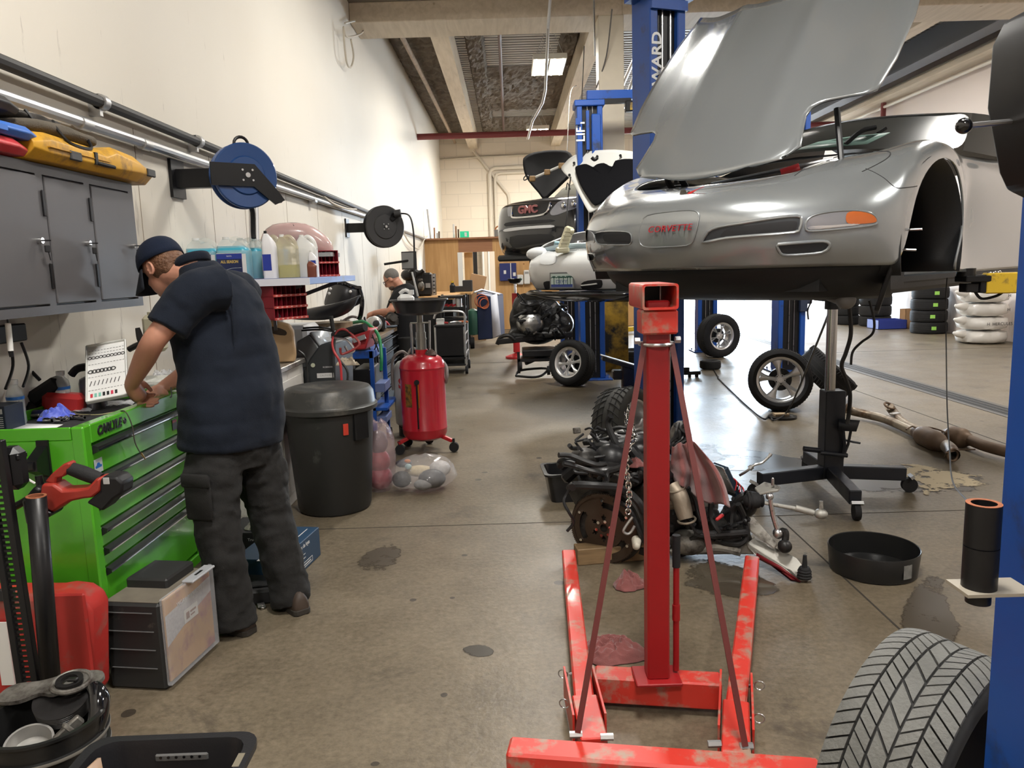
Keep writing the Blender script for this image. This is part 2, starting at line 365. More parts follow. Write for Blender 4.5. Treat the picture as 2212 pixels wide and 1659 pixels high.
# thin panel seams on the left wall
sm=MB()
for y in (2.6,4.62,5.75,6.45,7.67,8.9,10.2,11.5,12.7,14): sm.bx(XL,XL+.0015,y,y+.006,0,2.44 if y>4 else 5.9)
struct(sm.build('trim_2',mat('wall seam',(.28,.23,.17),.8)))
# ---- roof deck: trapezoid ribs running across the hall
dk=MB(); prof=[]; y=-5.2; 
while y<YB: prof+= [(y,ZC),(y+.07,ZC),(y+.09,ZC+.05),(y+.15,ZC+.05),(y+.17,ZC)]; y+=.17
vs=[(XL-.2,a,b) for a,b in prof]+[(XR+.2,a,b) for a,b in prof]; n_=len(prof); dk.add(vs,[(i,i+1,n_+i+1,n_+i) for i in range(n_-1)])
dk.bx(XL-.3,XR+.3,-5.2,YB+.3,ZC+.1,ZC+.3)
struct(dk.build('ceiling',M_deck,smooth=0),'ribbed metal roof deck')
def insul(name,x0,x1,y0,y1,seed):
    nx,ny=max(8,int((x1-x0)/.06)),max(8,int((y1-y0)/.1)); g=MB()
    def f(a,b):
        e=min(a,1-a,b,1-b)
        return V((x0+(x1-x0)*a+.03*noise.noise(V((b*ny*.6,a*9,seed))), y0+(y1-y0)*b+.06*noise.noise(V((a*nx*.5,b*9,seed+5))), ZC-.005-(.10+.07*noise.noise(V((a*nx*.35,b*ny*.35,seed)))+.05*noise.noise(V((a*nx*.9,b*ny*.9,seed+2))))*min(1,e*9)))
    g.grid(f,nx,ny,True); o=g.build(name,M_insul,smooth=0); return struct(o,'brown sprayed insulation under the roof deck')
insul('trim_3',-2.15,-.9,11.9,YB,1.0); insul('trim_3',-.72,1.45,17.6,22.3,3.0); insul('trim_3',-.72,-.35,12,YB,4.0); insul('trim_3',-.72,1.45,23.3,YB,6.0); insul('trim_3',-.5,1.45,11.9,12.9,7.0); insul('trim_3',1.1,1.45,12.5,18,8.0)
bm_=MB(); bm_.bx(-1.2,-.9,11.85,YB,5.42,5.9); struct(bm_.build('trim_4',M_lam),'pale timber joist')
bm_=MB(); bm_.bx(1.45,1.75,11.85,YB,5.42,5.9); struct(bm_.build('trim_4',M_lam),'pale timber joist')
for x in (4.4,7.0):
    bm_=MB(); bm_.bx(x,x+.3,11.85,YB,5.42,5.9); struct(bm_.build('trim_4',M_lam),'pale timber joist')
for x in (-1.05,1.6,4.4,7.0):
    bm_=MB(); bm_.bx(x-.15,x+.15,-5.2,11.4,5.42,5.9); struct(bm_.build('trim_4',M_lam),'pale timber joist')
bb=MB(); bb.bx(XL,XR,11.4,11.85,5.33,5.92); struct(bb.build('trim_5',M_lam2),'deep cross beam')
bb=MB(); bb.bx(XL,1.7,11.5,12.3,5.06,5.33,.01); bb.bx(1.7,XR,11.5,12.3,5.06,5.33,.01); struct(bb.build('trim_5',M_lam),'pale lower flange of the cross beam')
co=MB(); co.bx(1.36,1.72,11.5,11.85,0,5.06,.01); struct(co.build('trim_6',[mat('cream column paint',(.55,.49,.38),.55,var=.1)]),'cream column carrying the cross beam')
# yellow and black guard on the column foot
cg=MB(); cg.bx(1.33,1.75,11.46,11.9,0,1.35,.01); struct(cg.build('trim_7',mat('worn yellow column guard',(.5,.3,.03),.6,dirt=(.01,.01,.01),dirtamt=.75,dscale=2.5)),'scuffed yellow and black column foot')
# long red sprinkler mains and conduits under the roof
def pipe(name,pts,r,m,label,smooth=0,n=10):
    t=MB(); t.tube(pts,r,n,smooth); return struct(t.build(name,m),label)
pipe('trim_8',[(XL,19.5,4.80),(XR,19.5,4.80)],.075,M_maroon,'maroon sprinkler main across the hall')
pipe('trim_8',[(XL,11.28,5.45),(XR,11.28,5.45)],.06,M_maroon,'maroon pipe along the cross beam')
pipe('trim_8',[(XL+.1,11.2,5.42),(-1,11.2,5.46),(.2,11.2,5.40),(1.2,11.2,5.47),(2.5,11.2,5.44)],.012,mat('dark cable',(.05,.045,.04),.6),'cable strung along the cross beam',6,6)
pipe('trim_8',[(-.05,12,5.8),(-.05,25.5,5.8)],.035,mat('brown pipe',(.10,.055,.04),.6),'rusty pipe below the deck')
pipe('trim_8',[(-1.78,12,5.62),(-1.7,18,5.62),(-1.62,YB-.2,5.6)],.045,mat('stained pipe',(.3,.22,.15),.6,var=.5,vscale=9),'stained pipe below the insulation')
pipe('trim_9',[(-1.05,YB-.06,5.35),(.03,YB-.06,3.95),(.06,YB-.06,3.8),(.06,YB-.06,2.4)],.045,M_wpipe,'painted conduit slanting down the block wall')
pipe('trim_9',[(-.55,YB-.08,2.4),(-.55,YB-.08,4.6),(-.5,YB-.08,4.72),(-.38,YB-.08,4.78),(3,YB-.08,4.82)],.07,M_wpipe,'painted conduit loop on the block wall')
pipe('trim_9',[(-.38,YB-.08,2.4),(-.38,YB-.08,4.45),(-.32,YB-.08,4.58),(-.2,YB-.08,4.62),(3,YB-.08,4.66)],.05,M_wpipe,'painted conduit loop on the block wall')
pipe('trim_9',[(XL+.02,YB-.05,5.1),(-1,YB-.05,5.14),(2,YB-.05,5.2)],.03,M_wpipe,'conduit across the block wall')
# black pipe and bare conduit along the left wall, with couplings
pipe('trim_10',[(XL+.06,-1,2.50),(XL+.06,4.15,2.49),(XL+.06,12.5,2.46)],.030,mat('black iron pipe',(.025,.024,.023),.5,.3,var=.3,vscale=5),'black iron air line on the left wall')
pipe('trim_10',[(XL+.05,-1,2.34),(XL+.05,5.5,2.36),(XL+.05,12.5,2.40),(XL+.05,20,2.36)],.027,galv,'bare metal conduit on the left wall')
cp=MB()
for y in (3.05,3.95,4.6,6.7,8.5): cp.cyl((XL+.05,y,2.352),(XL+.05,y+.09,2.352),.034,n=12)
for y in (4.15,5.4): cp.cyl((XL+.06,y,2.49),(XL+.06,y+.05,2.49),.04,n=12); cp.bx(XL,XL+.06,y,y+.03,2.42,2.53)
struct(cp.build('trim_10',galv),'pipe clips on the left wall')
# pipes, duct and gutter high on the right wall
for k,(x,z,r,m_) in enumerate([(8.55,5.62,.16,galv),(8.75,5.3,.05,M_wpipe),(8.8,5.0,.035,M_wpipe)]):
    pipe('trim_11',[(x,-3,z),(x,YB-.1,z)],r,m_,'pipe high along the right wall')
g=MB(); g.bx(8.0,8.25,-3,YB,5.3,5.75); g.bx(7.95,8.3,-3,YB,5.26,5.31); struct(g.build('trim_11',mat('dark steel beam',(.06,.06,.065),.5,.3)),'dark steel beam along the right side')
g=MB(); g.bx(8.5,8.93,11.9,YB,5.1,5.2); struct(g.build('trim_11',M_lam),'ledger along the right wall')
pipe('trim_11',[(8.8,18.6,5.2),(8.8,18.6,3.6)],.06,M_maroon,'maroon drop pipe on the right wall')
pipe('trim_11',[(8.8,18.6,3.9),(8.8,24,3.9)],.06,M_maroon,'maroon pipe on the right wall')
ra=MB(); 
for y in (17.5,18.4,19.3): ra.tube([(8.85,y,3.3),(8.85,y,4.2)],.02,6)
ra.tube([(8.85,17.5,4.2),(8.85,19.3,4.2)],.02,6); struct(ra.build('trim_11',satin_black),'dark bracket on the right wall')
pipe('trim_17',[atY(1191,-40,11.0),atY(1184,60,11.2),atY(1178,195,12.5),atY(1172,222,13),atY(1150,262,14),atY(1140,300,15.5)],.022,galv,'bent metal air line dropping from the roof past the lamp')
for a,b,r in ((((1283,0,10.5),(1285,120,12.5)),0,.012),(((1322,20,11.0),(1310,120,11.4),(1288,190,11.6)),6,.010),(((1262,100,13.5),(1256,230,13)),0,.010),(((1225,330,14),(1232,205,15),(1245,185,16)),6,.008)): pipe('trim_17',[atY(*p) for p in a],r,mat('thin grey wire',(.12,.11,.10),.6),'thin wire hanging from the roof',b,6)
for x0_,y0_,x1_,y1_ in ((1342,190,1384,95),(1345,235,1386,120)): pipe('trim_17',[atY(x0_,y0_,13.5),atY(x1_,y1_,12.0)],.03,galv,'slanting metal pipe beside the column')
# trench drain
dn=MB(); dn.bx(4.78,4.84,4,22,-.02,.004); dn.bx(5.06,5.12,4,22,-.02,.004); dn.mat(1).bx(4.84,5.06,4,22,-.02,-.0005+.002)
y=4.0
dn.mat(0); dn.bx(4.90,4.915,4,22,0,.005); dn.bx(4.985,5.0,4,22,0,.005)
struct(dn.build('trim_12',[mat('drain rim',(.12,.115,.11),.5,.5),mat('drain grate',(.015,.015,.015),.7)]),'steel trench drain in the floor')
# ---- light fittings
M_tube=mat('lit tube',(1,.97,.88),.5,emit=(1,.93,.78),estr=22)
M_fix=mat('white fixture',(.8,.78,.7),.4)
def lamp(x,y,z,label,en,vis=True):
    r=thing('high_bay_lamp',label,'ceiling light',(x,y,z),0,'high bay lamps')
    m=MB()
    for s in(-1,1): m.bx(x+s*.16-.145,x+s*.16+.145,y-.6,y+.6,z+.0,z+.07,.01)
    m.bx(x-.3,x+.3,y-.62,y-.58,z-.02,z+.07); m.bx(x-.3,x+.3,y+.58,y+.62,z-.02,z+.07)
    m.build('housing',M_fix,r)
    for s in(-.24,-.08,.08,.24):
        t=MB(); t.cyl((x+s,y-.57,z-.015),(x+s,y+.57,z-.015),.016,n=8); t.build('tube',M_tube,r)
    wv=MB()
    for s in(-1,1):
        wv.tube([(x,y+s*.45,ZC-.02),(x-.25,y+s*.5,z+.07)],.006,5); wv.tube([(x,y+s*.45,ZC-.02),(x+.25,y+s*.5,z+.07)],.006,5)
    wv.build('hanger',galv,r)
    l=bpy.data.lights.new('lamp_light','AREA'); l.shape='RECTANGLE'; l.size=.6; l.size_y=1.15; l.energy=en; l.color=(1,.95,.87)
    lo=bpy.data.objects.new('lamp_light',l); C.objects.link(lo); lo.location=(x,y,z-.06); lo.parent=r; lo.matrix_parent_inverse=M.Translation((-x,-y,-z))
E=190
lamp(.84,15.0,5.25,'lit fluorescent high bay lamp, the nearer one above the black vehicle',E*1.4)
lamp(.88,22.0,5.25,'lit fluorescent high bay lamp farther down the hall, near the maroon main',E*1.9)
for (x,y) in ((.84,8.2),(.3,1.6),(-.2,-2.6),(5.6,8.2),(5.6,1.6),(5.6,15.0),(5.6,22.0)):  # unseen lamps that light the hall; the farthest is added to brighten the back
    m=MB()
    for k in(-1,1): m.bx(x+k*.16-.145,x+k*.16+.145,y-.6,y+.6,5.25,5.32,.01)
    m.mat(1)
    for k in(-.24,-.08,.08,.24): m.cyl((x+k,y-.57,5.235),(x+k,y+.57,5.235),.016,n=8)
    m.mat(0)
    for k in(-.5,.5): m.tube([(x,y+k,5.3),(x,y+k,ZC)],.006,5)
    fx=struct(m.build('trim_18',[M_fix,M_tube]),'high bay lamp out of the picture')
    l=bpy.data.lights.new('overhead_lamp','AREA'); l.shape='RECTANGLE'; l.size=.6; l.size_y=1.15; l.energy=E*1.15; l.color=(1,.965,.91)
    lo=bpy.data.objects.new('overhead_lamp',l); C.objects.link(lo); lo.location=(x,y,5.19); lo.parent=fx
# ---- daylight through the garage door
wd=bpy.data.worlds.new('sky'); bpy.context.scene.world=wd; wd.use_nodes=True
bg=wd.node_tree.nodes['Background']; bg.inputs['Color'].default_value=(.72,.86,1,1); bg.inputs['Strength'].default_value=60
l=bpy.data.lights.new('door_daylight','AREA'); l.shape='RECTANGLE'; l.size=4.4; l.size_y=3.6; l.energy=1
l.cycles.is_portal=True
lo=bpy.data.objects.new('door_daylight',l); C.objects.link(lo); lo.location=(6.45,YB+.2,1.85); lo.rotation_euler=(R(-90),0,0)
cam=bpy.data.cameras.new('camera'); co_=bpy.data.objects.new('camera',cam); C.objects.link(co_)
cam.sensor_fit='HORIZONTAL'; cam.sensor_width=36; cam.lens=36*FPX/2212; cam.clip_start=.05; cam.clip_end=200
mw=CAMR.to_4x4(); mw.translation=CAMO; co_.matrix_world=mw
sc=bpy.context.scene; sc.camera=co_
sc.view_settings.view_transform='Standard'; sc.view_settings.look='None'; sc.view_settings.gamma=1; sc.view_settings.exposure=0
sc.cycles.use_denoising=True; sc.cycles.max_bounces=8; sc.cycles.diffuse_bounces=4; sc.cycles.glossy_bounces=4; sc.cycles.transmission_bounces=6; sc.cycles.transparent_max_bounces=10; sc.cycles.caustics_reflective=False; sc.cycles.caustics_refractive=False; sc.cycles.sample_clamp_indirect=6
# ------------------------------------------------------------ silver sports car on the lift (car axes: u to its left side, v rearwards, w up)
KX,KY,KZ,KA=.7533,3.877,1.2802,.81182
kca,ksa=cos(KA),sin(KA)
def K(u,v,w): return V((KX+u*kca+v*ksa, KY-u*ksa+v*kca, KZ+w))
KM=M(((kca,ksa,0,KX),(-ksa,kca,0,KY),(0,0,1,KZ),(0,0,0,1)))
M_silver=mat('silver metallic paint',(.30,.32,.33),.25,.5,coat=.9,var=.03,vscale=400)
M_lens=mat('clear lamp lens',(.24,.24,.26),.08,.2,coat=.6)
M_amber=mat('amber lamp lens',(.48,.12,.03),.15,coat=.5)
M_glassdark=mat('tinted windscreen',(.022,.026,.025),.34,spec=.2)
M_under=mat('black underbody plastic',(.013,.014,.016),.5,bump=.05,bscale=120)
car=thing('sports_car','silver sports car raised on the blue lift, front-hinged hood open and left front wheel off','car',K(0,0,-.02))
G=[ # stations from the nose round to the door; rows from the lower lip up to the hood opening
 [(0,.10,.262),(0,.04,.33),(0,.008,.42),(0,0,.50),(0,.03,.575),(0,.10,.63),(0,.24,.672),(0,.42,.70)],
 [(.22,.12,.262),(.22,.06,.33),(.22,.028,.42),(.22,.02,.50),(.22,.05,.575),(.21,.12,.63),(.20,.25,.675),(.19,.42,.702)],
 [(.41,.175,.262),(.42,.12,.33),(.42,.092,.42),(.42,.088,.50),(.42,.125,.575),(.40,.19,.63),(.37,.30,.68),(.35,.42,.705)],
 [(.58,.275,.262),(.595,.225,.33),(.60,.2,.42),(.60,.2,.5),(.59,.235,.575),(.57,.30,.635),(.52,.37,.685),(.47,.42,.71)],
 [(.715,.36,.262),(.735,.32,.33),(.74,.298,.42),(.74,.3,.5),(.735,.335,.575),(.70,.40,.65),(.62,.47,.715),(.525,.50,.74)],
 [(.82,.45,.26),(.84,.42,.33),(.845,.40,.42),(.845,.405,.5),(.835,.44,.585),(.80,.52,.68),(.71,.60,.755),(.56,.62,.775)],
 [(.885,.53,.26),(.9,.515,.33),(.905,.51,.42),(.905,.515,.5),(.895,.54,.60),(.86,.62,.71),(.76,.70,.79),(.585,.76,.80)],
 [(.92,.575,.257),(.925,.577,.33),(.93,.578,.42),(.93,.585,.5),(.925,.605,.62),(.89,.67,.735),(.79,.76,.81),(.6,.84,.81)],
 [(.93,.647,.369),(.93,.645,.42),(.93,.645,.48),(.93,.65,.56),(.925,.68,.66),(.90,.74,.76),(.80,.82,.83),(.61,.92,.82)],
 [(.93,.725,.583),(.932,.722,.62),(.932,.725,.65),(.93,.735,.69),(.92,.76,.745),(.89,.80,.80),(.80,.90,.85),(.61,1.0,.83)],
 [(.93,.871,.719),(.93,.872,.735),(.928,.875,.755),(.92,.88,.78),(.905,.89,.81),(.875,.92,.845),(.80,1.0,.872),(.62,1.08,.845)],
 [(.93,1.06,.788),(.93,1.06,.80),(.925,1.06,.815),(.915,1.06,.835),(.895,1.06,.855),(.865,1.07,.878),(.80,1.12,.89),(.62,1.15,.85)],
 [(.93,1.287,.769),(.93,1.287,.782),(.925,1.287,.80),(.915,1.285,.825),(.90,1.28,.85),(.87,1.28,.878),(.80,1.28,.895),(.63,1.25,.86)],
 [(.93,1.41,.63),(.93,1.41,.65),(.928,1.41,.69),(.92,1.41,.75),(.905,1.40,.81),(.87,1.39,.87),(.8,1.39,.895),(.63,1.33,.86)],
 [(.93,1.45,.48),(.93,1.455,.52),(.928,1.46,.58),(.92,1.47,.67),(.90,1.48,.77),(.865,1.49,.855),(.8,1.5,.89),(.64,1.42,.865)],
 [(.93,1.43,.36),(.925,1.48,.42),(.915,1.51,.5),(.905,1.53,.6),(.89,1.55,.73),(.86,1.57,.84),(.79,1.58,.885),(.65,1.5,.87)],
 [(.92,1.36,.22),(.905,1.46,.30),(.885,1.54,.42),(.88,1.58,.55),(.88,1.62,.7),(.855,1.65,.83),(.79,1.67,.88),(.66,1.57,.875)],
 [(.9,1.5,.2),(.87,1.6,.28),(.84,1.68,.42),(.845,1.7,.55),(.87,1.72,.7),(.85,1.75,.82),(.785,1.78,.87),(.67,1.66,.88)],
 [(.9,1.85,.2),(.895,1.85,.28),(.875,1.85,.42),(.88,1.85,.55),(.885,1.85,.7),(.86,1.87,.81),(.79,1.9,.86),(.70,1.78,.885)],
 [(.91,2.5,.2),(.92,2.5,.28),(.92,2.5,.42),(.91,2.5,.55),(.9,2.5,.7),(.87,2.5,.81),(.8,2.5,.86),(.76,2.5,.89)],
 [(.91,3.1,.2),(.93,3.1,.28),(.94,3.1,.42),(.93,3.1,.55),(.92,3.1,.7),(.89,3.1,.83),(.82,3.1,.88),(.76,3.1,.91)],
 [(.88,4.0,.25),(.93,4.0,.3),(.95,4.0,.42),(.94,4.0,.55),(.93,4.0,.72),(.90,4.0,.86),(.83,4.0,.92),(.7,4.0,.94)],
 [(.6,4.5,.3),(.66,4.52,.34),(.7,4.53,.42),(.7,4.53,.55),(.7,4.53,.72),(.7,4.5,.86),(.66,4.45,.92),(.6,4.4,.94)]]
fullG=[[(-u,v,w) for u,v,w in s] for s in G[:0:-1]]+G
mb=MB(); mb.rings([[K(*p) for p in s] for s in fullG],closed=False,cap0=False,cap1=False)
body=mb.build('body',M_silver,car,smooth=60,sub=2,solid=.012)
# evaluated copy used only to seat trim on the curved skin
dg=bpy.context.evaluated_depsgraph_get(); dg.update(); _me=bpy.data.meshes.new_from_object(body.evaluated_get(dg)); _bt=BVHTree.FromPolygons([body.matrix_world@v.co for v in _me.vertices],[tuple(p.vertices) for p in _me.polygons])
def hit(px,py,bt=None):
    d=ray(px,py).normalized(); h=(bt or _bt).ray_cast(CAMO,d); return (h[0],h[1]) if h[0] is not None else (atY(px,py,4.2),V((0,-1,0)))
def skin(outline, off, depth, name, m, parent, smooth=40, seg=1, label=None, bt=None, inset=1.0):   # a slab that follows the skin inside an outline traced on it
    n=len(outline); cx=sum(p[0] for p in outline)/n; cy=sum(p[1] for p in outline)/n
    mb=MB(); rs=[]
    R0=[k/6 for k in range(1,7)]
    for t in R0:
        r=[]
        for x,y in outline:
            p,nn=hit(cx+(x-cx)*t,cy+(y-cy)*t,bt)
            if nn.dot(ray(x,y))>0: nn=-nn
            r.append(p+nn*off)
        rs.append(r)
    p,nn=hit(cx,cy,bt)
    if nn.dot(ray(cx,cy))>0: nn=-nn
    vs=[v for r in rs for v in r]+[p+nn*off]; fs=[]
    for i in range(len(rs)-1):
        for j in range(n): fs.append((i*n+j,i*n+(j+1)%n,(i+1)*n+(j+1)%n,(i+1)*n+j))
    c=len(vs)-1
    for j in range(n): fs.append((c,(j+1)%n,j))
    # rim down to the skin
    o=len(vs); 
    for x,y in outline:
        p,nn=hit(x,y,bt)
        if nn.dot(ray(x,y))>0: nn=-nn
        vs.append(p+nn*(off-depth))
    b=(len(rs)-1)*n
    for j in range(n): fs.append((b+j,b+(j+1)%n,o+(j+1)%n,o+j))
    mb.add(vs,fs); return mb.build(name,m,parent,smooth=smooth,label=label)
def skinline(pts, r, name, m, parent, off=.0, closed=False, k=6, n=6, label=None, bt=None):
    P,_=crom([V((x,y,0)) for x,y in pts],[0]*len(pts),k,closed); q=[]
    for p in P:
        h,nn=hit(p.x,p.y,bt)
        if nn.dot(ray(p.x,p.y))>0: nn=-nn
        q.append(h+nn*off)
    t=MB(); t.tube(q,r,n,closed=closed); return t.build(name,m,parent,label=label)
M_gap=mat('dark panel gap',(.02,.02,.022),.7)
M_recess=mat('dark grey duct plastic',(.03,.033,.038),.45)
# number plate cover in the middle of the nose, with its raised edge
pl=smooth2d([(1386,482),(1400,466),(1440,459),(1490,455),(1508,460),(1510,472),(1504,500),(1497,520),(1484,530),(1440,533),(1400,534),(1385,527),(1381,510)],3)
pc=skin(pl,.004,.012,'plate_cover',M_silver,car)
skinline(pl[::3],.004,'plate_cover_rim',M_silver,pc,.003,True,2)
h0,n0=hit(1445,494); rt=(hit(1490,491)[0]-hit(1400,497)[0]).normalized()
tx=text('CORVETTE',.043,'lettering',mat('red lettering',(.42,.02,.03),.4),pc,facing(h0+(-ray(1445,494).normalized())*.010,rt,(0,0,1)),.0015,sx=1.12,shear=.25,spacing=1.08)
cx_=lambda o: sum(p[0] for p in o)/len(o)
# driving lamp ducts, brake ducts and turn signals
for nm,o_ in (('lamp_duct',[(1518,522),(1530,500),(1552,490),(1600,482),(1680,470),(1722,467),(1731,474),(1727,494),(1715,502),(1640,508),(1570,514),(1540,520)]),
              ('lamp_duct',[(1286,506),(1300,501),(1340,500),(1360,503),(1365,513),(1363,526),(1350,529),(1300,528),(1289,522)]),
              ('brake_duct',[(1679,530),(1690,527),(1740,523),(1778,521),(1791,526),(1789,536),(1775,545),(1740,549),(1700,551),(1685,546)]),
              ('brake_duct',[(1270,549),(1276,548),(1282,549),(1285,554),(1283,561),(1277,562),(1271,560)])):
    ol=smooth2d(o_,3); d=skin(ol,.0015,.004,nm,M_recess,car,label='dark sunken duct')
    skinline(ol[::3],.0075 if cx_(o_)>1400 else .004,'duct_lip',M_silver,d,.002,True,2,8)
    if nm=='lamp_duct':
        cx=sum(p[0] for p in o_)/len(o_); cy=sum(p[1] for p in o_)/len(o_)
        skin(smooth2d([(cx+(x-cx)*.78+ (14 if cx>1450 else 8),cy+(y-cy)*.62) for x,y in o_],3),.0025,.003,'duct_grille',M_gap,d)
ts=smooth2d([(1740,484),(1746,472),(1765,463),(1800,457),(1840,455),(1870,458),(1888,466),(1894,477),(1890,485),(1860,490),(1800,496),(1755,499),(1741,496)],3)
s_=skin(ts,.004,.008,'turn_signal',M_lens,car,label='clear and amber lamp')
skin(smooth2d([(1829,461),(1850,457),(1872,460),(1889,468),(1892,478),(1880,482),(1845,484),(1828,480)],3),.006,.004,'amber_lens',M_amber,s_)
skinline(ts[::3],.006,'lamp_rim',M_silver,s_,.002,True,2,8)
skin(smooth2d([(1748,489),(1790,487),(1850,482),(1852,486),(1800,492),(1750,496)],2),.006,.004,'reflector_strip',mat('bright reflector',(.7,.7,.7),.2,.8),s_)
for x,y in ((1262,500),):
    skin(smooth2d([(1265,497),(1272,498),(1281,504),(1284,512),(1284,524),(1274,525),(1266,523)],3),.003,.006,'turn_signal',mat('pale side lamp',(.55,.55,.55),.2,coat=.4),car)
# panel gaps
skinline([(1717,379),(1740,364),(1776,348),(1826,335),(1880,328),(1915,327),(1924,332),(1915,343),(1893,356),(1862,371)],.0028,'panel_gap',M_gap,car,0)
skinline([(1870,364),(1890,373),(1910,385),(1925,398),(1938,406),(1960,405),(1981,402)],.0022,'panel_gap',M_gap,car,0)
# crossed-flags badge
h1,n1=hit(1487,417); 
if n1.dot(ray(1487,417))>0: n1=-n1
bd=MB(); X=facing(h1+n1*.004,rt,(0,0,1)); X=X@M.Rotation(R(-30),4,'X')
bd.at(X); bd.prism([(-.045,-.014),(-.02,-.02),(-.005,-.004),(-.018,.014),(-.045,.012)],0,.004); bd.mat(1).prism([(-.006,-.01),(.03,.004),(.085,.022),(.05,.008),(.02,-.014)],0,.0045); bd.mat(0).prism([(-.02,-.024),(.0,-.012),(.012,.0),(.004,.004)],0,.006)
bd.build('badge',[chrome,mat('red badge enamel',(.5,.03,.03),.3)],car)
# lower air dam, splash panels, wheel-arch liners, underbody
ad=MB()
rs=[]
for (u,v) in [(-.85,.62),(-.78,.48),(-.66,.36),(-.42,.25),(0,.17),(.42,.25),(.66,.36),(.8,.5),(.88,.60)]:
    rs.append([K(u*.985,v+.03,.275),K(u*.97,v+.06,.2),K(u*.93,v+.16,.13),K(u*.90,v+.30,.10)])
ad.rings(rs,closed=False,cap0=False,cap1=False); ad.build('air_dam',M_under,car,smooth=50,sub=1,solid=.01)
ub=MB(); ub.at(KM); ub.bx(-.60,.60,.5,4.3,.14,.19,.01); ub.bx(-.62,.62,.42,1.5,.14,.3); ub.bx(-.30,.30,1.4,4.2,.05,.16,.03); ub.build('underbody',M_under,car)
for s in (-1,1):
    li=MB(); li.at(KM); r0=.44; rs=[]
    for a in range(-18,199,9):
        c_=(1.02+r0*cos(R(a)),.345+r0*sin(R(a))); rs.append([V((s*.925,*c_)),V((s*.56,*c_))])
    li.rings(rs,closed=False,cap0=False,cap1=False); li.at(KM).poly([(s*.57,.6,.2),(s*.57,1.5,.2),(s*.57,1.45,.72),(s*.57,1.1,.70),(s*.57,.8,.58),(s*.57,.62,.45)]); li.build('wheel_arch_liner',M_under,car,solid=.006)
sp=MB(); sp.at(KM); sp.add([(.90,.60,.27),(.93,.70,.52),(.88,.76,.52),(.86,.66,.25),(.80,.68,.02),(.84,.58,.05)],[(0,1,2,3),(0,3,4,5)]); sp.build('splash_panel',M_under,car,solid=.02)
for a in ((.905,.69,.42,.975,.70,.42),(.89,.66,.33,.96,.68,.325)): 
    c_=MB(); c_.cyl(K(*a[:3]),K(*a[3:]),.006,n=8); c_.build('clip',steel,car)
sh=MB(); sh.cyl(K(.5,.75,.14),K(.62,.72,.08),.05,.03,14); sh.ball(K(.63,.7,.09),.05); sh.build('tow_hook',mat('grey casting',(.2,.2,.2),.5,.4),car)
# engine bay
bay=MB(); bay.at(KM); bay.bx(-.55,.55,.5,1.3,.30,.62); bay.bx(-.54,-.48,.7,1.3,.4,.62); bay.bx(.48,.53,.7,1.2,.4,.64); bay.bx(-.45,.45,1.28,1.34,.3,.78); bay.build('engine_bay',M_under,car)
rd=MB(); rd.at(KM); rd.bx(-.40,.38,.5,.58,.60,.70,.02); rd.bx(-.40,-.25,.55,.62,.62,.72,.01); rd.build('radiator_cowl',black_plastic,car)
ho=MB()
ho.tube([K(-.30,.56,.7),K(-.32,.52,.76),K(-.27,.52,.80),K(-.24,.58,.72)],.018,8,5)
ho.build('hose',rubber,car)
cr=MB(); cr.tube([K(-.1,.62,.72),K(.5,.8,.80)],.012,8); cr.build('brace_rod',steel,car)
rt_=MB(); rt_.cyl(K(.31,.62,.73),K(.39,.66,.755),.03,n=14); rt_.build('red_cap',red_plastic,car)
wb=MB(); wb.at(KM); wb.box((.44,.72,.76),(.13,.03,.03),.008,M.Rotation(R(-12),3,'Y')); wb.build('fuse_label',white_plastic,car)
# greenhouse
gh=MB(); A0=[(-.80,1.80,.885),(-.68,1.60,.89),(-.4,1.38,.915),(0,1.30,.93),(.4,1.38,.915),(.68,1.60,.89),(.80,1.80,.885)]
A1=[(-.70,2.2,1.03),(-.62,1.98,1.04),(-.36,1.76,1.065),(0,1.70,1.075),(.36,1.76,1.065),(.62,1.98,1.04),(.70,2.2,1.03)]
A2=[(-.62,2.55,1.20),(-.56,2.32,1.18),(-.32,2.16,1.19),(0,2.10,1.2),(.32,2.16,1.19),(.56,2.32,1.18),(.62,2.55,1.20)]
gh.rings([[K(*p) for p in r] for r in (A0,A1,A2)],closed=False,cap0=False,cap1=False); gh.build('windscreen',M_glassdark,car,smooth=60,sub=2)
rf=MB(); A3=[(-.63,3.2,1.24),(-.56,3.15,1.245),(-.32,3.1,1.235),(0,3.1,1.24),(.32,3.1,1.235),(.56,3.15,1.245),(.63,3.2,1.24)]
A4=[(-.62,4.2,.95),(-.54,4.25,.96),(-.3,4.3,.97),(0,4.3,.97),(.3,4.3,.97),(.54,4.25,.96),(.62,4.2,.95)]
A2b=[(u,v-.01,w+.006) for u,v,w in A2]
rf.rings([[K(*p) for p in r] for r in (A2b,A3,A4)],closed=False,cap0=False,cap1=False); rf.build('roof',mat('black roof panel',(.02,.02,.022),.25,spec=.4),car,smooth=60,sub=2)
sg=MB()
for s in(-1,1): sg.rings([[K(s*.80,1.8,.885),K(s*.80,2.6,.90),K(s*.80,3.3,.92)],[K(s*.70,2.2,1.03),K(s*.67,2.6,1.12),K(s*.68,3.25,1.13)],[K(s*.62,2.55,1.20),K(s*.62,2.8,1.22),K(s*.63,3.2,1.24)]],closed=False,cap0=False,cap1=False)
sg.build('side_glass',mat('dark side glass',(.02,.022,.022),.28,spec=.3),car,smooth=60)
ck=MB(); ck.rings([[K(-.6,1.26,.86),K(0,1.2,.875),K(.66,1.28,.87)],[K(-.7,1.60,.88),K(0,1.31,.93),K(.7,1.60,.88)]],closed=False,cap0=False,cap1=False); ck.build('cowl',black_plastic,car,smooth=60,sub=1)
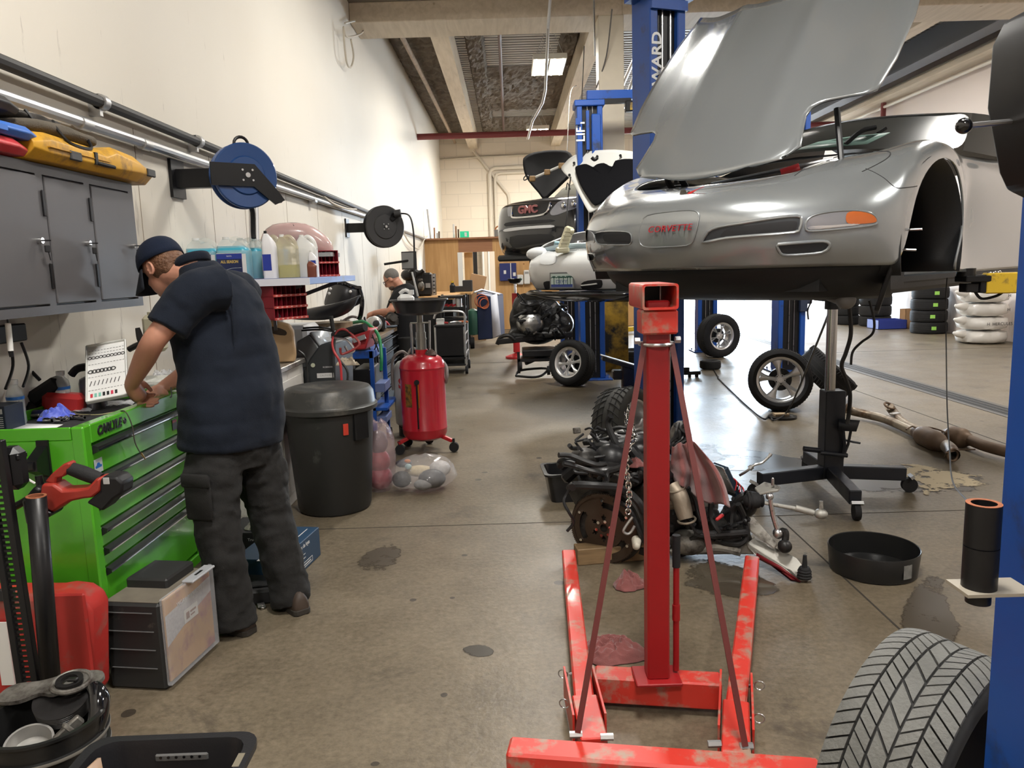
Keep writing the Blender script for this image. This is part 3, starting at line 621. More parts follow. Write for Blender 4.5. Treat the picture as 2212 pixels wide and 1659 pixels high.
wp=MB(); wp.tube([K(.30,1.40,.95),K(.36,1.46,1.02),K(.42,1.52,1.04)],.014,8,4); wp.tube([K(.44,1.5,1.0),K(.47,1.54,1.03)],.01,6); wp.build('wiper_arm',black_plastic,car)
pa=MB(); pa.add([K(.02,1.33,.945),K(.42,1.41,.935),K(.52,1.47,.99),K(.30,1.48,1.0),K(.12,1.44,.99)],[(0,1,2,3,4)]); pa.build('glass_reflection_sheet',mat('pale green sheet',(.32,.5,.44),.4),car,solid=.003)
# side vent behind the wheel and mirror
mr=MB(); mr.ball(K(.93,2.25,.93),(.08,.05,.035),14,8); mr.build('mirror',M_silver,car)
# hood: front edge hinged at the nose, rear edge swung up
hood=[]
HO=K(0,.42,.73); HD=(K(0,1.41,1.89)-HO); HN=HD.cross(K(1,0,0)-K(0,0,0)).normalized()
if HN.dot(CAMO-HO)<0: HN=-HN
HU=(K(1,0,0)-K(0,0,0))
def half(s):                                                     # half width of the hood along its length
    tb=[(0,.30),(.03,.44),(.07,.49),(.12,.475),(.20,.455),(.245,.47),(.268,.53),(.282,.62),(.292,.70),(.31,.735),(.45,.765),(.65,.77),(.85,.74),(1.0,.69)]
    for (a,x),(b,y) in zip(tb,tb[1:]):
        if s<=b: return x+(y-x)*(s-a)/(b-a)
    return tb[-1][1]
def hoodpt(a,b):
    s=b; u=(a*2-1); hw=half(max(0,s)); uu=u*hw
    s2=s+ (.0 if s<.5 else (s-.5)*2*.13*(u*u-1)*1.0) - (1-min(1,s/.25))*0.05*(1-u*u)
    q=uu/.77
    crown=.115*(1-q*q)**1.0-.115*.35
    ridge=.016*math.exp(-((abs(uu)-.26)/.05)**2)*min(1,s*2)-.022*math.exp(-((abs(uu)-.52)/.13)**2)*min(1,s*2)
    return HO+HU*uu+HD*s2+HN*(crown+ridge-.03*sin(pi*min(1,max(0,s)))*-1)
SS=[0,.03,.07,.12,.16,.20,.235,.255,.268,.275,.282,.287,.292,.30,.31,.35,.4,.45,.5,.55,.6,.65,.7,.75,.8,.85,.9,.95,1.0]
hm=MB(); NU=40; vs=[hoodpt(i/NU,s) for s in SS for i in range(NU+1)]; w_=NU+1
hm.add(vs,[(j*w_+i,j*w_+i+1,(j+1)*w_+i+1,(j+1)*w_+i) for j in range(len(SS)-1) for i in range(NU)])
ho_=hm.build('hood',M_silver,car,smooth=60,solid=.014)
st=MB(); st.tube([K(.56,.75,.79),K(.50,.82,1.05)],.016,8); st.build('hood_strut',satin_black,car)
st=MB(); st.tube([K(-.56,.95,.79),K(-.50,.9,1.2)],.012,8); st.build('hood_strut',satin_black,car)
# ------------------------------------------------------------ red engine crane in the foreground
M_hred=mat('worn red crane paint',(.52,.034,.022),.42,var=.12,vscale=5,dirt=(.30,.20,.15),dirtamt=.34,dscale=11,coat=.1)
M_hred2=mat('red crane paint',(.27,.008,.010),.42,var=.1,vscale=3,coat=.12)
hz=thing('engine_crane','red engine crane with splayed legs and square mast','engine hoist',(.47,2.5,0))
def pz(px,py,z): return atZ(px,py,z)
zt=.13
# rear cross bar
a=pz(1103,1588,zt); b=pz(1766,1634,zt); d=(b-a).normalized(); nrm=V((-d.y,d.x,0))
m=MB(); wbar=.095
m.bar(a-nrm*wbar*.5-V((0,0,.05)),b-nrm*wbar*.5-V((0,0,.05)),wbar,.10,.008); m.build('base_bar',M_hred,hz)
# side channels running forward from the bar, then the sliding legs
def leg(c0,c1,c2,name_side):
    # c0: joint at the bar, c1: end of outer channel, c2: leg tip  (photo pixels of the centre line, top face)
    p0,p1,p2=[pz(*c,zt) for c in (c0,c1,c2)]
    q0=p0+(p0-p1).normalized()*.06
    ch=MB(); ch.bar(q0-V((0,0,.05)),p1-V((0,0,.05)),.085,.10,.004)
    dd=(p1-p0).normalized(); sd=V((-dd.y,dd.x,0))
    for s in(-1,1): ch.bar(p0+dd*.05+sd*s*.052-V((0,0,.045)),p1+dd*.17+sd*s*.052-V((0,0,.045)),.007,.115)
    ch.build('leg_channel',M_hred,hz)
    lg=MB(); lg.bar(p1-dd*.0-V((0,0,.052)),p2-V((0,0,.052)),.068,.085,.006)
    l=lg.build('leg',M_hred,hz)
    # caster under the tip
    w=MB(); ce=p2-dd*.05; w.cyl(ce+sd*.02+V((0,0,-.093)),ce-sd*.02+V((0,0,-.093)),.035,n=16); w.bx(ce.x-.02,ce.x+.02,ce.y-.02,ce.y+.02,.06,.09); w.build('caster',rubber,l)
    return p0,p1,dd,sd
L0=leg((1278,1570),(1262,1500),(1228,1183),'l'); R0_=leg((1590,1600),(1590,1512),(1625,1196),'r')
# hitch pins with rings, on the outer sides
def pin(px,py,sgn):
    c=pz(px,py,.10); t=MB(); t.torus(c+V((sgn*.0,0,0)),(.3,1,.1),.017,.0022,24,6); t.cyl(c-V((sgn*.022,0,0)),c-V((sgn*.045,0,0)),.006,n=8); t.build('hitch_pin',steel,hz)
for px,py,s in ((1216,1456,-1),(1219,1520,-1),(1641,1481,1),(1640,1552,1)): pin(px,py,s)
for px,py in ((1311,1592),(1543,1607),(1244,1587),(1612,1612)): 
    c=pz(px,py,.13); t=MB(); t.cyl(c-V((.02,0,0)),c+V((.02,0,0)),.011,n=6); t.build('bolt',galv,hz)
# front cross member with its foot plate and the mast
a=pz(1288,1462,.13); b=pz(1566,1478,.13); cm=MB(); cm.bar(a-V((0,-.05,.055)),b-V((0,-.05,.055)),.09,.10,.006); cm.build('cross_member',M_hred,hz)
mc=(a+b)/2; fp=MB(); f0=pz(1424,1478,.135); fp.box((f0.x,f0.y+.05,.137),(.16,.13,.012),.003); fp.build('foot_plate',M_hred2,hz)
Ym=f0.y+.055
def my(px,py): return atY(px,py,Ym)
mw_=abs(my(1450,1400).x-my(1403,1400).x)
ztop=my(1420,665).z; xm=f0.x+.002
ms=MB(); ms.bx(xm-mw_/2,xm+mw_/2,Ym-mw_/2,Ym+mw_/2,.14,1.46,.006); ms.build('mast',M_hred2,hz)
# head: sleeve and the boom end seen as an open square tube
hy=Ym-.02
c0=atY(1423,690,hy); hd=MB(); hd.bx(xm-.058,xm+.058,hy-.05,hy+.06,atY(1423,720,hy).z,atY(1423,668,hy).z,.006); hd.build('mast_head',M_hred,hz)
zb0,zb1=atY(1427,667,hy).z,atY(1427,612,hy).z; bw=.058
ty=hy-.06
tb=MB(); ou=rrect(bw*2,zb1-zb0,.01); inn=rrect(bw*2-.014,zb1-zb0-.014,.007); zc_=(zb0+zb1)/2; xb=atY(1427,640,ty).x
def rg(o,y): return [V((xb+x,y,zc_+z)) for x,z in o]
Yend=ty+.28
tb.rings([rg(inn,Yend),rg(ou,Yend),rg(ou,ty),rg(inn,ty),rg(inn,Yend)],cap0=False,cap1=False); tb.build('boom',M_hred,hz,smooth=30)
bk=MB(); bk.bx(xb-bw+.01,xb+bw-.01,Yend-.02,Yend-.01,zb0+.008,zb1-.008); bk.build('boom_plug',satin_black,hz)
for s in(-1,1):
    t=MB(); t.cyl((xm+s*.058,hy,atY(1423,735,hy).z),(xm+s*.075,hy,atY(1423,735,hy).z),.012,n=6); t.build('bolt',galv,hz)
cl=MB(); cl.torus((xm,Ym,my(1420,742).z),(0,0,1),mw_*.72,.006,20,6); cl.build('wire_tie',steel,hz)
# diagonal brace rods from the mast head to the bar
def rod(x0,y0,x1,y1):
    p=V((xm+(-.045 if x0<1420 else .045),Ym-.03,my(x0,y0).z)); q=pz(x1,y1,.14); t=MB(); F=(q-p); t.bar(p,q,.018,.006,0,(0,1,0)); t.build('brace_rod',mat('dull red rod',(.11,.022,.02),.45),hz)
rod(1392,740,1248,1583); rod(1456,740,1610,1612)
# hydraulic ram handle beside the mast
rh=MB(); x=my(1462,1300).x; y=Ym+.01; z1=my(1462,1158).z; zm=my(1462,1225).z
rh.cyl((x,y,.15),(x,y,zm),.011,n=14); rh.cyl((x,y,my(1462,1330).z-.02),(x,y,my(1462,1320).z+.02),.014,n=14); rh.build('ram_tube',M_hred2,hz)
g_=MB(); g_.cyl((x,y,zm-.003),(x,y,z1),.014,n=16); g_.build('grip',rubber,hz)
# ------------------------------------------------------------ tires and wheels (axis = local z)
M_tread=mat('dusty tread rubber',(.13,.13,.122),.85,var=.35,vscale=10,bump=.25,bscale=90)
M_groove=mat('black tread groove',(.018,.018,.018),.8)
M_rim=mat('brushed alloy rim',(.68,.68,.68),.32,.8,var=.08,vscale=6)
def wheel_matrix(c, face, roll=0.0):                            # face = direction the outer side looks
    F=frame(V(face)); m=(F@M.Rotation(roll,3,'Z')).to_4x4(); m.translation=V(c); return m
def tire_prof(Ro, Ri, w):
    h=w/2
    return [(Ri,-h*.80),(Ri+.012,-h*.92),(Ri+(Ro-Ri)*.45,-h*1.02),(Ro-.03,-h*.97),(Ro-.010,-h*.86),(Ro-.004,-h*.6),(Ro,0),(Ro-.004,h*.6),(Ro-.010,h*.86),(Ro-.03,h*.97),(Ri+(Ro-Ri)*.45,h*1.02),(Ri+.012,h*.92),(Ri,h*.80),(Ri-.012,h*.6),(Ri-.012,-h*.6)]
def tire_mesh(mb, Ro, Ri, w, style='groove', n=72):
    if style=='blocks':
        mb.mat(1).lathe([(a-(.008 if a>Ro-.02 else 0),b) for a,b in tire_prof(Ro,Ri,w)],n=n,loop=True)
        mb.mat(0); N=62
        rows=[(-.46,-.27,.10,.55),(-.245,-.10,.10,-.7),(-.075,.075,.0,.9),(.10,.245,-.10,.7),(.27,.46,-.10,-.55)]
        for k in range(N):
            for ri,(y0,y1,off,sl) in enumerate(rows):
                a0=2*pi*(k+off+ (.5 if ri%2 else 0))/N; da=2*pi/N*.84
                if ri==2 and k%2: continue
                if ri==2: da*=2.05
                ny=5; top=[];bot=[]
                for e in (0,1):
                    for q in range(ny):
                        y=(y0+(y1-y0)*q/(ny-1)); a=a0+da*e+sl*(y-y0)/ (Ro*1.0)*.25*w/.2
                        edge=abs(y)*2; r=Ro-.012*max(0,(edge-.55)/.4)**2-.002
                        top.append(V((cos(a)*r,sin(a)*r,y*w))); bot.append(V((cos(a)*(r-.010),sin(a)*(r-.010),y*w)))
                vs=top+bot; fs=[]; t=2*ny
                for q in range(ny-1): fs.append((q,q+1,ny+q+1,ny+q))
                loop=list(range(ny))+list(range(2*ny-1,ny-1,-1))
                for q in range(len(loop)): i,j=loop[q],loop[(q+1)%len(loop)]; fs.append((i,j,t+j,t+i))
                mb.add(vs,fs)
    else:
        mb.mat(0).lathe(tire_prof(Ro,Ri,w),n=n,loop=True)
        mb.mat(1)
        for y in (-.26,-.09,.09,.26):
            mb.lathe([(Ro-.004,y*w-.004),(Ro+.0012,y*w-.004),(Ro+.0012,y*w+.004),(Ro-.004,y*w+.004)],n=n,loop=True)
        if style=='dir':
            for k in range(34):
                for s in(-1,1):
                    pts=[]
                    for q in range(6):
                        y=s*w*(.06+.40*q/5); a=2*pi*(k+(.5 if s>0 else 0))/34 + .22*(q/5)**1.4
                        r=Ro+.0015-.010*max(0,(abs(y)/w*2-.55)/.45)**2; pts.append(V((cos(a)*r,sin(a)*r,y)))
                    mb.tube(pts,.0042,5)
        elif style=='lat':
            for k in range(60):
                for s in(-1,1):
                    pts=[]
                    for q in range(4):
                        y=s*w*(.28+.20*q/3); a=2*pi*(k+(.5 if s>0 else 0))/60+.03*q/3
                        r=Ro+.0012-.010*max(0,(abs(y)/w*2-.55)/.45)**2; pts.append(V((cos(a)*r,sin(a)*r,y)))
                    mb.tube(pts,.003,4)
def tire_thing(name, label, c, face, Ro=.32, Ri=.23, w=.24, style='groove', mats=None, cat='tire', rim=None, roll=0.0, group=None, n=64):
    X=wheel_matrix(c,face,roll)
    r=thing(name,label,cat,c,0,group)
    t=MB().at(X); tire_mesh(t,Ro,Ri,w,style,n); t.build('tire_rubber',mats or [rubber,M_groove],r,smooth=40)
    if rim: rim(X,Ri,w,r)
    return r
def rim5(X, Ri, w, root, spokes=5, wide=.075, tip=.12, m=None, twin=False):
    m=m or M_rim; h=w/2
    b=MB().at(X); b.lathe([(Ri-.004,h*.84),(Ri+.006,h*.86),(Ri+.004,h*.80),(Ri-.016,h*.66),(Ri-.020,-h*.7),(Ri-.004,-h*.82),(Ri-.028,-h*.7),(Ri-.028,h*.62),(Ri-.014,h*.80)],n=56,loop=True); b.build('rim',m,root)
    bk=MB().at(X); bk.lathe([(.12,-h*.1),(.12,-h*.35),(.02,-h*.35),(.02,-h*.1)],n=24,loop=True); bk.build('hub_face',satin_black,root)
    for k in range(spokes):
        a0=2*pi*k/spokes
        offs=(-.13,.13) if twin else (0,)
        s=MB().at(X@M.Rotation(a0,4,'Z'))
        for of in offs:
            rs=[]
            for t in [0,.15,.35,.55,.75,.92,1.0]:
                rr=.035+(Ri-.030-.035)*t; ww=(wide*(1-1.5*t+1.5*t*t)*.72+tip*t*t*.5)*(.45 if twin else 1); zz=h*(.52+.06*sin(pi*t)-.1*(1-t)); th=.022
                cy=of*rr*(t*1.1)
                rs.append([V((rr,cy-ww/2,zz-th)),V((rr,cy-ww/2*.8,zz-.006)),V((rr,cy,zz+.006)),V((rr,cy+ww/2*.8,zz-.006)),V((rr,cy+ww/2,zz-th))])
            s.rings(rs,True,True,True)
        s.build('spoke',m,root,smooth=50)
    c=MB().at(X); c.lathe([(.0,h*.46),(.026,h*.46),(.03,h*.42),(.055,h*.40),(.06,h*.3),(.06,h*.15)],n=24); c.build('centre_cap',m,root)
    ln=MB().at(X)
    for k in range(5):
        a=2*pi*(k+.5)/5; ln.cyl((cos(a)*.045,sin(a)*.045,h*.3),(cos(a)*.045,sin(a)*.045,h*.43),.008,n=6)
    ln.build('lug_holes',satin_black,root)
# the tire in the right foreground
tire_thing('mounted_tire','dusty grey tire with deep block tread standing at the nearest blue post',(.975,1.735,.325),(-.64,.77,.10),.325,.215,.25,'blocks',[M_tread,M_groove])
# silver five-spoke wheel facing the camera
tire_thing('alloy_wheel','silver five-spoke wheel standing upright on the floor behind the black transmission jack',(2.83,8.05,.325),(-.30,-1,.10),.325,.235,.26,'lat',cat='wheel',rim=rim5,roll=.18+pi/2)
tire_thing('loose_tire','wide tire leaning behind the five-spoke wheel, tread turned to the camera',(3.50,8.5,.30),(.66,-.18,.70),.325,.235,.29,'lat',cat='tire')
# wheel leaning on the far blue post in the daylight
tire_thing('alloy_wheel','silver wheel with twin spokes standing by a far blue post in the door glare',(3.44,12.75,.36),(.35,-1,-.02),.36,.22,.25,'lat',cat='wheel',rim=lambda X,Ri,w,r: rim5(X,Ri,w,r,6,.05,.07,twin=True),roll=.3)
# wheel leaning against the post below the white car
tire_thing('alloy_wheel','silver six-spoke wheel tilted against the blue post below the white car',(.80,10.15,.30),(-.62,-.80,.22),.305,.20,.26,'lat',cat='wheel',rim=lambda X,Ri,w,r: rim5(X,Ri,w,r,6,.06,.085),roll=.2)
# wheel half hidden behind the engine
tire_thing('alloy_wheel','wheel with curved-groove tread half hidden between the engine and the red mast',(.86,5.78,.325),(.80,-.60,.16),.325,.22,.26,'dir',[mat('worn tread rubber',(.05,.05,.047),.8,var=.3,vscale=8),M_groove],cat='wheel',rim=rim5)
# tire lying flat far back, and the pad below the five-spoke wheel
tire_thing('flat_tire','small tire lying flat on the wet floor beyond the mast',atZ(1540,800)+V((0,.15,.07)),(0,0,1),.155,.09,.13,'groove')
tire_thing('flat_tire','tire lying flat against the foot of the column, half hidden by the mast',atZ(1375,790)+V((.05,.3,.11)),(0,0,1),.32,.2,.22,'groove')
# ------------------------------------------------------------ two-post lifts
def tube_rect(mb,x0,x1,y0,y1,z0,z1,b=.012): mb.bx(x0,x1,y0,y1,z0,z1,b)
def post(label,x,y,rz,h,w=.30,d=.26,group='blue lift posts',lettering=None,beam=None):
    r=thing('lift_post',label,'car lift post',(0,0,0),0); X=T((x,y,0),(0,0,rz))
    m=MB().at(X); m.bx(-w/2,-w/2+.07,-d/2,d/2,.02,h,.008); m.bx(w/2-.07,w/2,-d/2,d/2,.02,h,.008); m.bx(-w/2+.05,w/2-.05,d/2-.02,d/2,.02,h); m.build('column',blue_lift,r)
    i=MB().at(X); i.bx(-w/2+.07,w/2-.07,-d/2+.05,-d/2+.06,.02,h-.02); i.build('channel',satin_black,r)
    b=MB().at(X); b.bx(-w/2-.09,w/2+.09,-d/2-.1,d/2+.08,0,.02,.004); b.build('base_plate',blue_lift,r)
    for s in (-1,1):
        for t in(-1,1):
            c=MB().at(X); c.cyl((s*(w/2+.05),t*(d/2),.02),(s*(w/2+.05),t*(d/2),.05),.012,n=6); c.build('anchor_bolt',galv,r)
    k=MB().at(X); k.tube([(-.03,-d/2+.03,.1),(-.03,-d/2+.03,h-.05)],.006,5); k.tube([(.04,-d/2+.03,.1),(.04,-d/2+.03,h-.05)],.006,5); k.build('cable',steel,r)
    return r,X
# post of the sports-car lift, passenger side
B,BX=post('tall blue lift post behind the open silver hood, white lettering up its side',1.20,6.25,R(20),4.2,.31,.28)
M_wht=mat('white lettering',(.72,.74,.75),.5)
Xp=facing(BX@V((-.095,-.142,2.98)),(0,0,1),BX.to_3x3()@V((-1,0,0)))
text('FORWARD',.115,'lettering',M_wht,B,Xp,.001,align='CENTER',sx=1.1,bold=.003)
Xp=facing(BX@V((-.002,-.142,2.93)),(0,0,1),BX.to_3x3()@V((-1,0,0)))
text('LIFT',.075,'lettering',M_wht,B,Xp,.001,bold=.002)
m=MB().at(BX); m.bx(-.155,.155,-.17,-.14,3.45,3.52); m.bx(-.24,-.14,-.2,.1,3.55,3.62); m.bx(.14,.24,-.2,.1,3.55,3.62); m.build('cross_brace',blue_lift,B)
m=MB().at(BX); m.cyl((-.06,-.15,3.0),(-.06,-.19,3.0),.03,n=16); m.build('pulley',galv,B)
# driver-side post lies just outside the frame; its yellow arm reaches into it
# the near post on the right edge of the picture, with power unit, lever and adapter rack
ny=1.20; nx0=atY(2124,1600,ny+.27).x; 
N_,NX=post('nearest blue lift post, filling the right edge of the picture',nx0+.17,ny+.135,0,3.9,.34,.27)
pu_=MB(); Yp=ny+.22
P=[atY(x,y,Yp) for x,y in ((2140,100),(2165,50),(2230,15),(2230,440),(2172,412),(2155,375),(2129,235))]
pu_.add([p for p in P]+[p+V((0,-.12,0)) for p in P],[tuple(range(7)),tuple(range(7,14))[::-1]]+[(i,(i+1)%7,7+(i+1)%7,7+i) for i in range(7)])
pu_.build('power_unit_cover',satin_black,N_,bevel=.008)
lv=MB(); p0=atY(2082,272,Yp-.06); p1=atY(2190,262,Yp-.06); lv.cyl(p0,p1,.005,n=10); lv.build('release_lever',steel,N_)
lv=MB(); lv.ball(p0,.0135,20,14); lv.build('lever_knob',gloss_black,N_)
ya_=ny+.12; ra=MB(); z0=atY(2110,1268,ya_).z; z1=atY(2120,1088,ya_).z; xa=atY(2120,1180,ya_).x; ra_=.5*(atY(2155,1180,ya_).x-atY(2085,1180,ya_).x)
ra.bx(xa-.04,xa+.08,ya_-.035,ya_+.035,z0-.005,z0+.001); ra.build('adapter_bracket',mat('beige painted plate',(.3,.27,.22),.5),N_)
zm_=(z0+z1)/2; ri_=ra_*.72
for k,(a_,b_) in enumerate(((z0+.001,zm_-.001),(zm_+.001,z1))):
    ad=thing('lift_adapter',('lower' if k==0 else 'upper')+' black steel sleeve in the stack hung on the near blue post','lift adapter',(xa,ya_,a_),0)
    t=MB(); t.lathe([(ra_,a_),(ra_,b_),(ri_,b_),(ri_,b_-.04),(.0,b_-.04)] if k else [(ri_,a_-.03),(ri_,a_),(ra_,a_),(ra_,b_)],(xa,ya_,0),n=28); t.build('sleeve',satin_black,ad)
    if k: t=MB(); t.lathe([(ri_,b_+.0005),(ra_,b_+.0005),(ra_,b_+.0012),(ri_,b_+.0012)],(xa,ya_,0),n=28,loop=True); t.build('rusty_rim',rust_orange,ad,label='rusty upper rim')
# yellow swing arm holding the silver car's sill
ya=MB(); o=K(.80,1.60,.12); Ya=o.y
q0=atY(2125,612,Ya); q1=atY(2290,608,Ya-.12)
arm=thing('swing_arm','yellow lift arm with black pad below the silver car sill','lift arm',q1)
ya.bar(q0,q1,.11,.115,.006,(0,0,1)); ya.build('arm',yellow_paint,arm)
t=MB(); c_=atY(2105,602,Ya); t.box(c_,(.16,.12,.035),.004); t.box(c_+V((-.03,0,-.05)),(.07,.08,.05),.004); t.cyl(c_+V((-.05,0,.015)),c_+V((-.05,0,.06)),.05,n=18); t.box(c_+V((.07,0,-.03)),(.12,.1,.1),.004); t.build('lift_pad',satin_black,arm)
t=MB(); t.tube([atY(2105,628,Ya),atY(2120,645,Ya),atY(2150,640,Ya),atY(2165,632,Ya)],.008,6,5); t.build('arm_hose',rubber,arm)
t=MB()
for k in range(6): t.torus(atY(2130+k*5,592-k*.8,Ya)+V((0,-.02,0)),((1,0,0),(0,1,0))[k%2],.008,.0025,10,6)
t.build('safety_chain',steel,arm)
# lift carrying the white car and, behind it, the one with the black vehicle
def post2(label,px,y,rz,h,**k): return post(label,atZ(px,700).x*0+ (px-1100)/FPX*y*1.0,y,rz,h,**k)
L1,LX=post2('blue lift post left of the cream column, under the white car',1274,10.75,0,3.72,w=.34,d=.30)
text('LIFT',.16,'lettering',M_wht,L1,facing(LX@V((-.12,-.152,3.35)),(0,0,1),(-1,0,0)),.001,bold=.003)
t=MB().at(LX); t.bx(-.2,.2,-.17,.17,3.66,3.74,.01); t.bx(-.05,-.01,-.17,-.1,3.1,3.6); t.bx(.02,.14,-.20,-.1,2.95,3.55,.01); t.bx(-.19,-.13,-.2,-.1,3.42,3.5); t.build('head_bracket',blue_lift,L1)
R1,RX=post2('blue lift post behind the five-spoke wheel',1699,10.95,0,3.72,w=.38,d=.30)
t=MB().at(RX); t.bx(.19,.30,-.1,.1,.95,1.2,.01); t.bx(.10,.20,-.19,-.12,.85,1.55,.005); t.build('power_unit',mat('dark blue grey box',(.02,.03,.06),.5),R1)
ob=thing('lift_crossbeam','blue overhead beam joining the two lift posts of the white car','lift beam',(LX.translation.x,10.78,3.74))
t=MB(); t.bar(LX.translation+V((-.02,.05,3.83)),RX.translation+V((.1,0,3.83)),.12,.12,.006,(0,0,1)); t.build('beam',blue_lift,ob)
t=MB(); a=LX.translation+V((.16,-.05,3.72)); t.bx(a.x-.03,a.x+.40,a.y-.04,a.y+.04,a.z-.02,a.z+.04); t.bx(a.x+.32,a.x+.45,a.y-.08,a.y+.02,a.z-.14,a.z,.01); t.build('limit_switch',satin_black,ob)
t=MB(); t.bx(a.x+.38,a.x+.44,a.y-.085,a.y-.08,a.z-.12,a.z-.03); t.build('switch_label',yellow_paint,ob)
L2,_=post2('narrow blue lift post behind the engine on its stand',1226,14.6,0,2.9,w=.34)
R2,_=post2('far blue lift post beside the wheel in the glare',1521,13.7,0,3.6,w=.34)
# arms under the white car and sports car seen against the daylight
for (px0,y0,px1,y1,Y,nm) in ((1600,640,1740,628,6.4,'pale lift arm end under the silver car, against the daylight'),):
    r=thing('swing_arm',nm,'lift arm',atY(px0,y0,Y)); t=MB(); t.bar(atY(px0,y0,Y),atY(px1,y1,Y+.2),.10,.07,.006); t.build('arm',mat('pale arm paint',(.4,.4,.38),.5),r)
    t=MB(); t.box(atY(px0-15,y0-12,Y),(.12,.1,.05),.005); t.build('lift_pad',satin_black,r)
fa=thing('swing_arm','yellow lift arm resting near the floor beside the cream column','lift arm',atZ(1360,725)); t=MB(); t.bar(atZ(1345,722)+V((0,0,.1)),atZ(1440,712)+V((0,0,.1)),.1,.1,.006); t.build('arm',yellow_paint,fa)
# ------------------------------------------------------------ engine and front suspension standing on the floor
en=thing('engine_assembly','greasy black V8 engine with flexplate and front suspension cradle standing on the floor','engine',(.55,4.05,0))
def c1(x,y): return (1080+x/3.0722, 760+y/3.0722)
def E(x,y,Y): return atY(*c1(x,y),Y)
M_block=mat('greasy engine block',(.055,.05,.045),.5,.5,var=.5,vscale=9,bump=.2,bscale=30,dirt=(.012,.011,.01),dirtamt=.5,dscale=8)
M_hose=mat('black rubber hose',(.014,.014,.015),.45,var=.3,vscale=20)
M_plate=mat('heat-stained flexplate',(.085,.062,.047),.42,.75,var=.3,vscale=7,rvar=.1)
M_cat=mat('tan heat-stained casting',(.23,.19,.145),.5,.6,var=.3,vscale=10,bump=.1,bscale=40)
M_sus=mat('grey cast suspension arm',(.36,.35,.32),.5,.5,var=.3,vscale=8,dirt=(.06,.05,.04),dirtamt=.3,dscale=10)
# flexplate
fc=E(690,1170,3.95); fn=V((-.50,-.86,.04)).normalized(); FX=facing(fc,V((0,0,1)).cross(fn),(0,0,1))
RF=.188
fp=MB().at(FX); hol=[]
# ring with slots: build as polar grid and skip the openings
def polar_plate(mb,r0,r1,z0,z1,skip,nr=14,na=120):
    rr=[r0+(r1-r0)*i/nr for i in range(nr+1)]; keep={}
    for i in range(nr):
        for j in range(na):
            rm=(rr[i]+rr[i+1])/2; am=2*pi*(j+.5)/na
            keep[(i,j)]=not skip(rm,am)
    for (i,j),k in keep.items():
        if not k: continue
        a,b=2*pi*j/na,2*pi*(j+1)/na
        q=[(rr[i]*cos(a),rr[i]*sin(a)),(rr[i+1]*cos(a),rr[i+1]*sin(a)),(rr[i+1]*cos(b),rr[i+1]*sin(b)),(rr[i]*cos(b),rr[i]*sin(b))]
        mb.add([(*p,z1) for p in q]+[(*p,z0) for p in q],[(0,1,2,3),(7,6,5,4)]+[(e,4+e,4+(e+1)%4,(e+1)%4) for e in range(4) if not keep.get(((i-1,j) if e==3 else (i+1,j) if e==1 else (i,(j+1)%na) if e==2 else (i,(j-1)%na)),False)])
def sk(r,a):
    d=(a*180/pi)%120
    if .105<r<.145 and 25<d<95 and ((r-.125)/.02)**2+max(0,(abs(d-60)-22)/13)**2<1: return True
    d2=(a*180/pi)%60
    if .045<r<.072 and abs(d2-30)<13 and ((r-.0585)/.0135)**2+((d2-30)/13)**2<1: return True
    return False
polar_plate(fp,.022,RF-.012,-.004,.002,sk); fp.lathe([(RF-.014,-.006),(RF,-.006),(RF,.008),(RF-.014,.008)],n=120,loop=True)
f_=fp.build('flexplate',M_plate,en,smooth=30)
tt=MB().at(FX)
for k in range(120):
    a=2*pi*k/120; tt.box((cos(a)*(RF+.002),sin(a)*(RF+.002),.001),(.006,.005,.012),0,M.Rotation(a,3,'Z'))
tt.build('ring_gear_teeth',M_plate,f_)
for k in range(6):
    a=2*pi*k/6+.25; b=MB().at(FX); b.cyl((cos(a)*.041,sin(a)*.041,.0),(cos(a)*.041,sin(a)*.041,.012),.009,n=6); b.build('crank_bolt',chrome,f_)
for k in range(6):
    a=2*pi*k/6+.55; b=MB().at(FX); b.cyl((cos(a)*.155,sin(a)*.155,.0),(cos(a)*.155,sin(a)*.155,.016),.008,n=8); b.build('converter_bolt',chrome,f_)
# engine body behind the flexplate: everything in flexplate axes (x right, y up, z toward the plate side)
def Q(x,y,z): return FX@V((x,y,z))
b=MB().at(FX)
b.lathe([(.0,-.03),(.205,-.03),(.21,-.05),(.16,-.09),(.0,-.09)],n=40); b.build('bellhousing_flange',M_block,en)
b=MB().at(FX)
pr=[(-.13,-.16),(.13,-.16),(.15,-.02),(.27,.17),(.19,.25),(.06,.12),(-.06,.12),(-.19,.25),(-.27,.17),(-.15,-.02)]
b.prism(pr,-.56,-.08); b.build('cylinder_block',M_block,en,bevel=.012)
b=MB().at(FX); b.prism([(-.11,-.16),(.11,-.16),(.10,-.24),(-.10,-.24)],-.50,-.08); b.build('oil_pan',M_block,en,bevel=.012)
for s in(-1,1):
    v=MB().at(FX); v.box((s*.245,.245,-.32),(.13,.07,.46),.02,M.Rotation(-s*R(42),3,'Z')); v.build('valve_cover',satin_black,en)
    for k in range(4):
        cx_2=MB().at(FX); cx_2.box((s*.30,.285,-.14-k*.11),(.05,.05,.07),.01,M.Rotation(-s*R(42),3,'Z')); cx_2.build('ignition_coil',black_plastic,en)
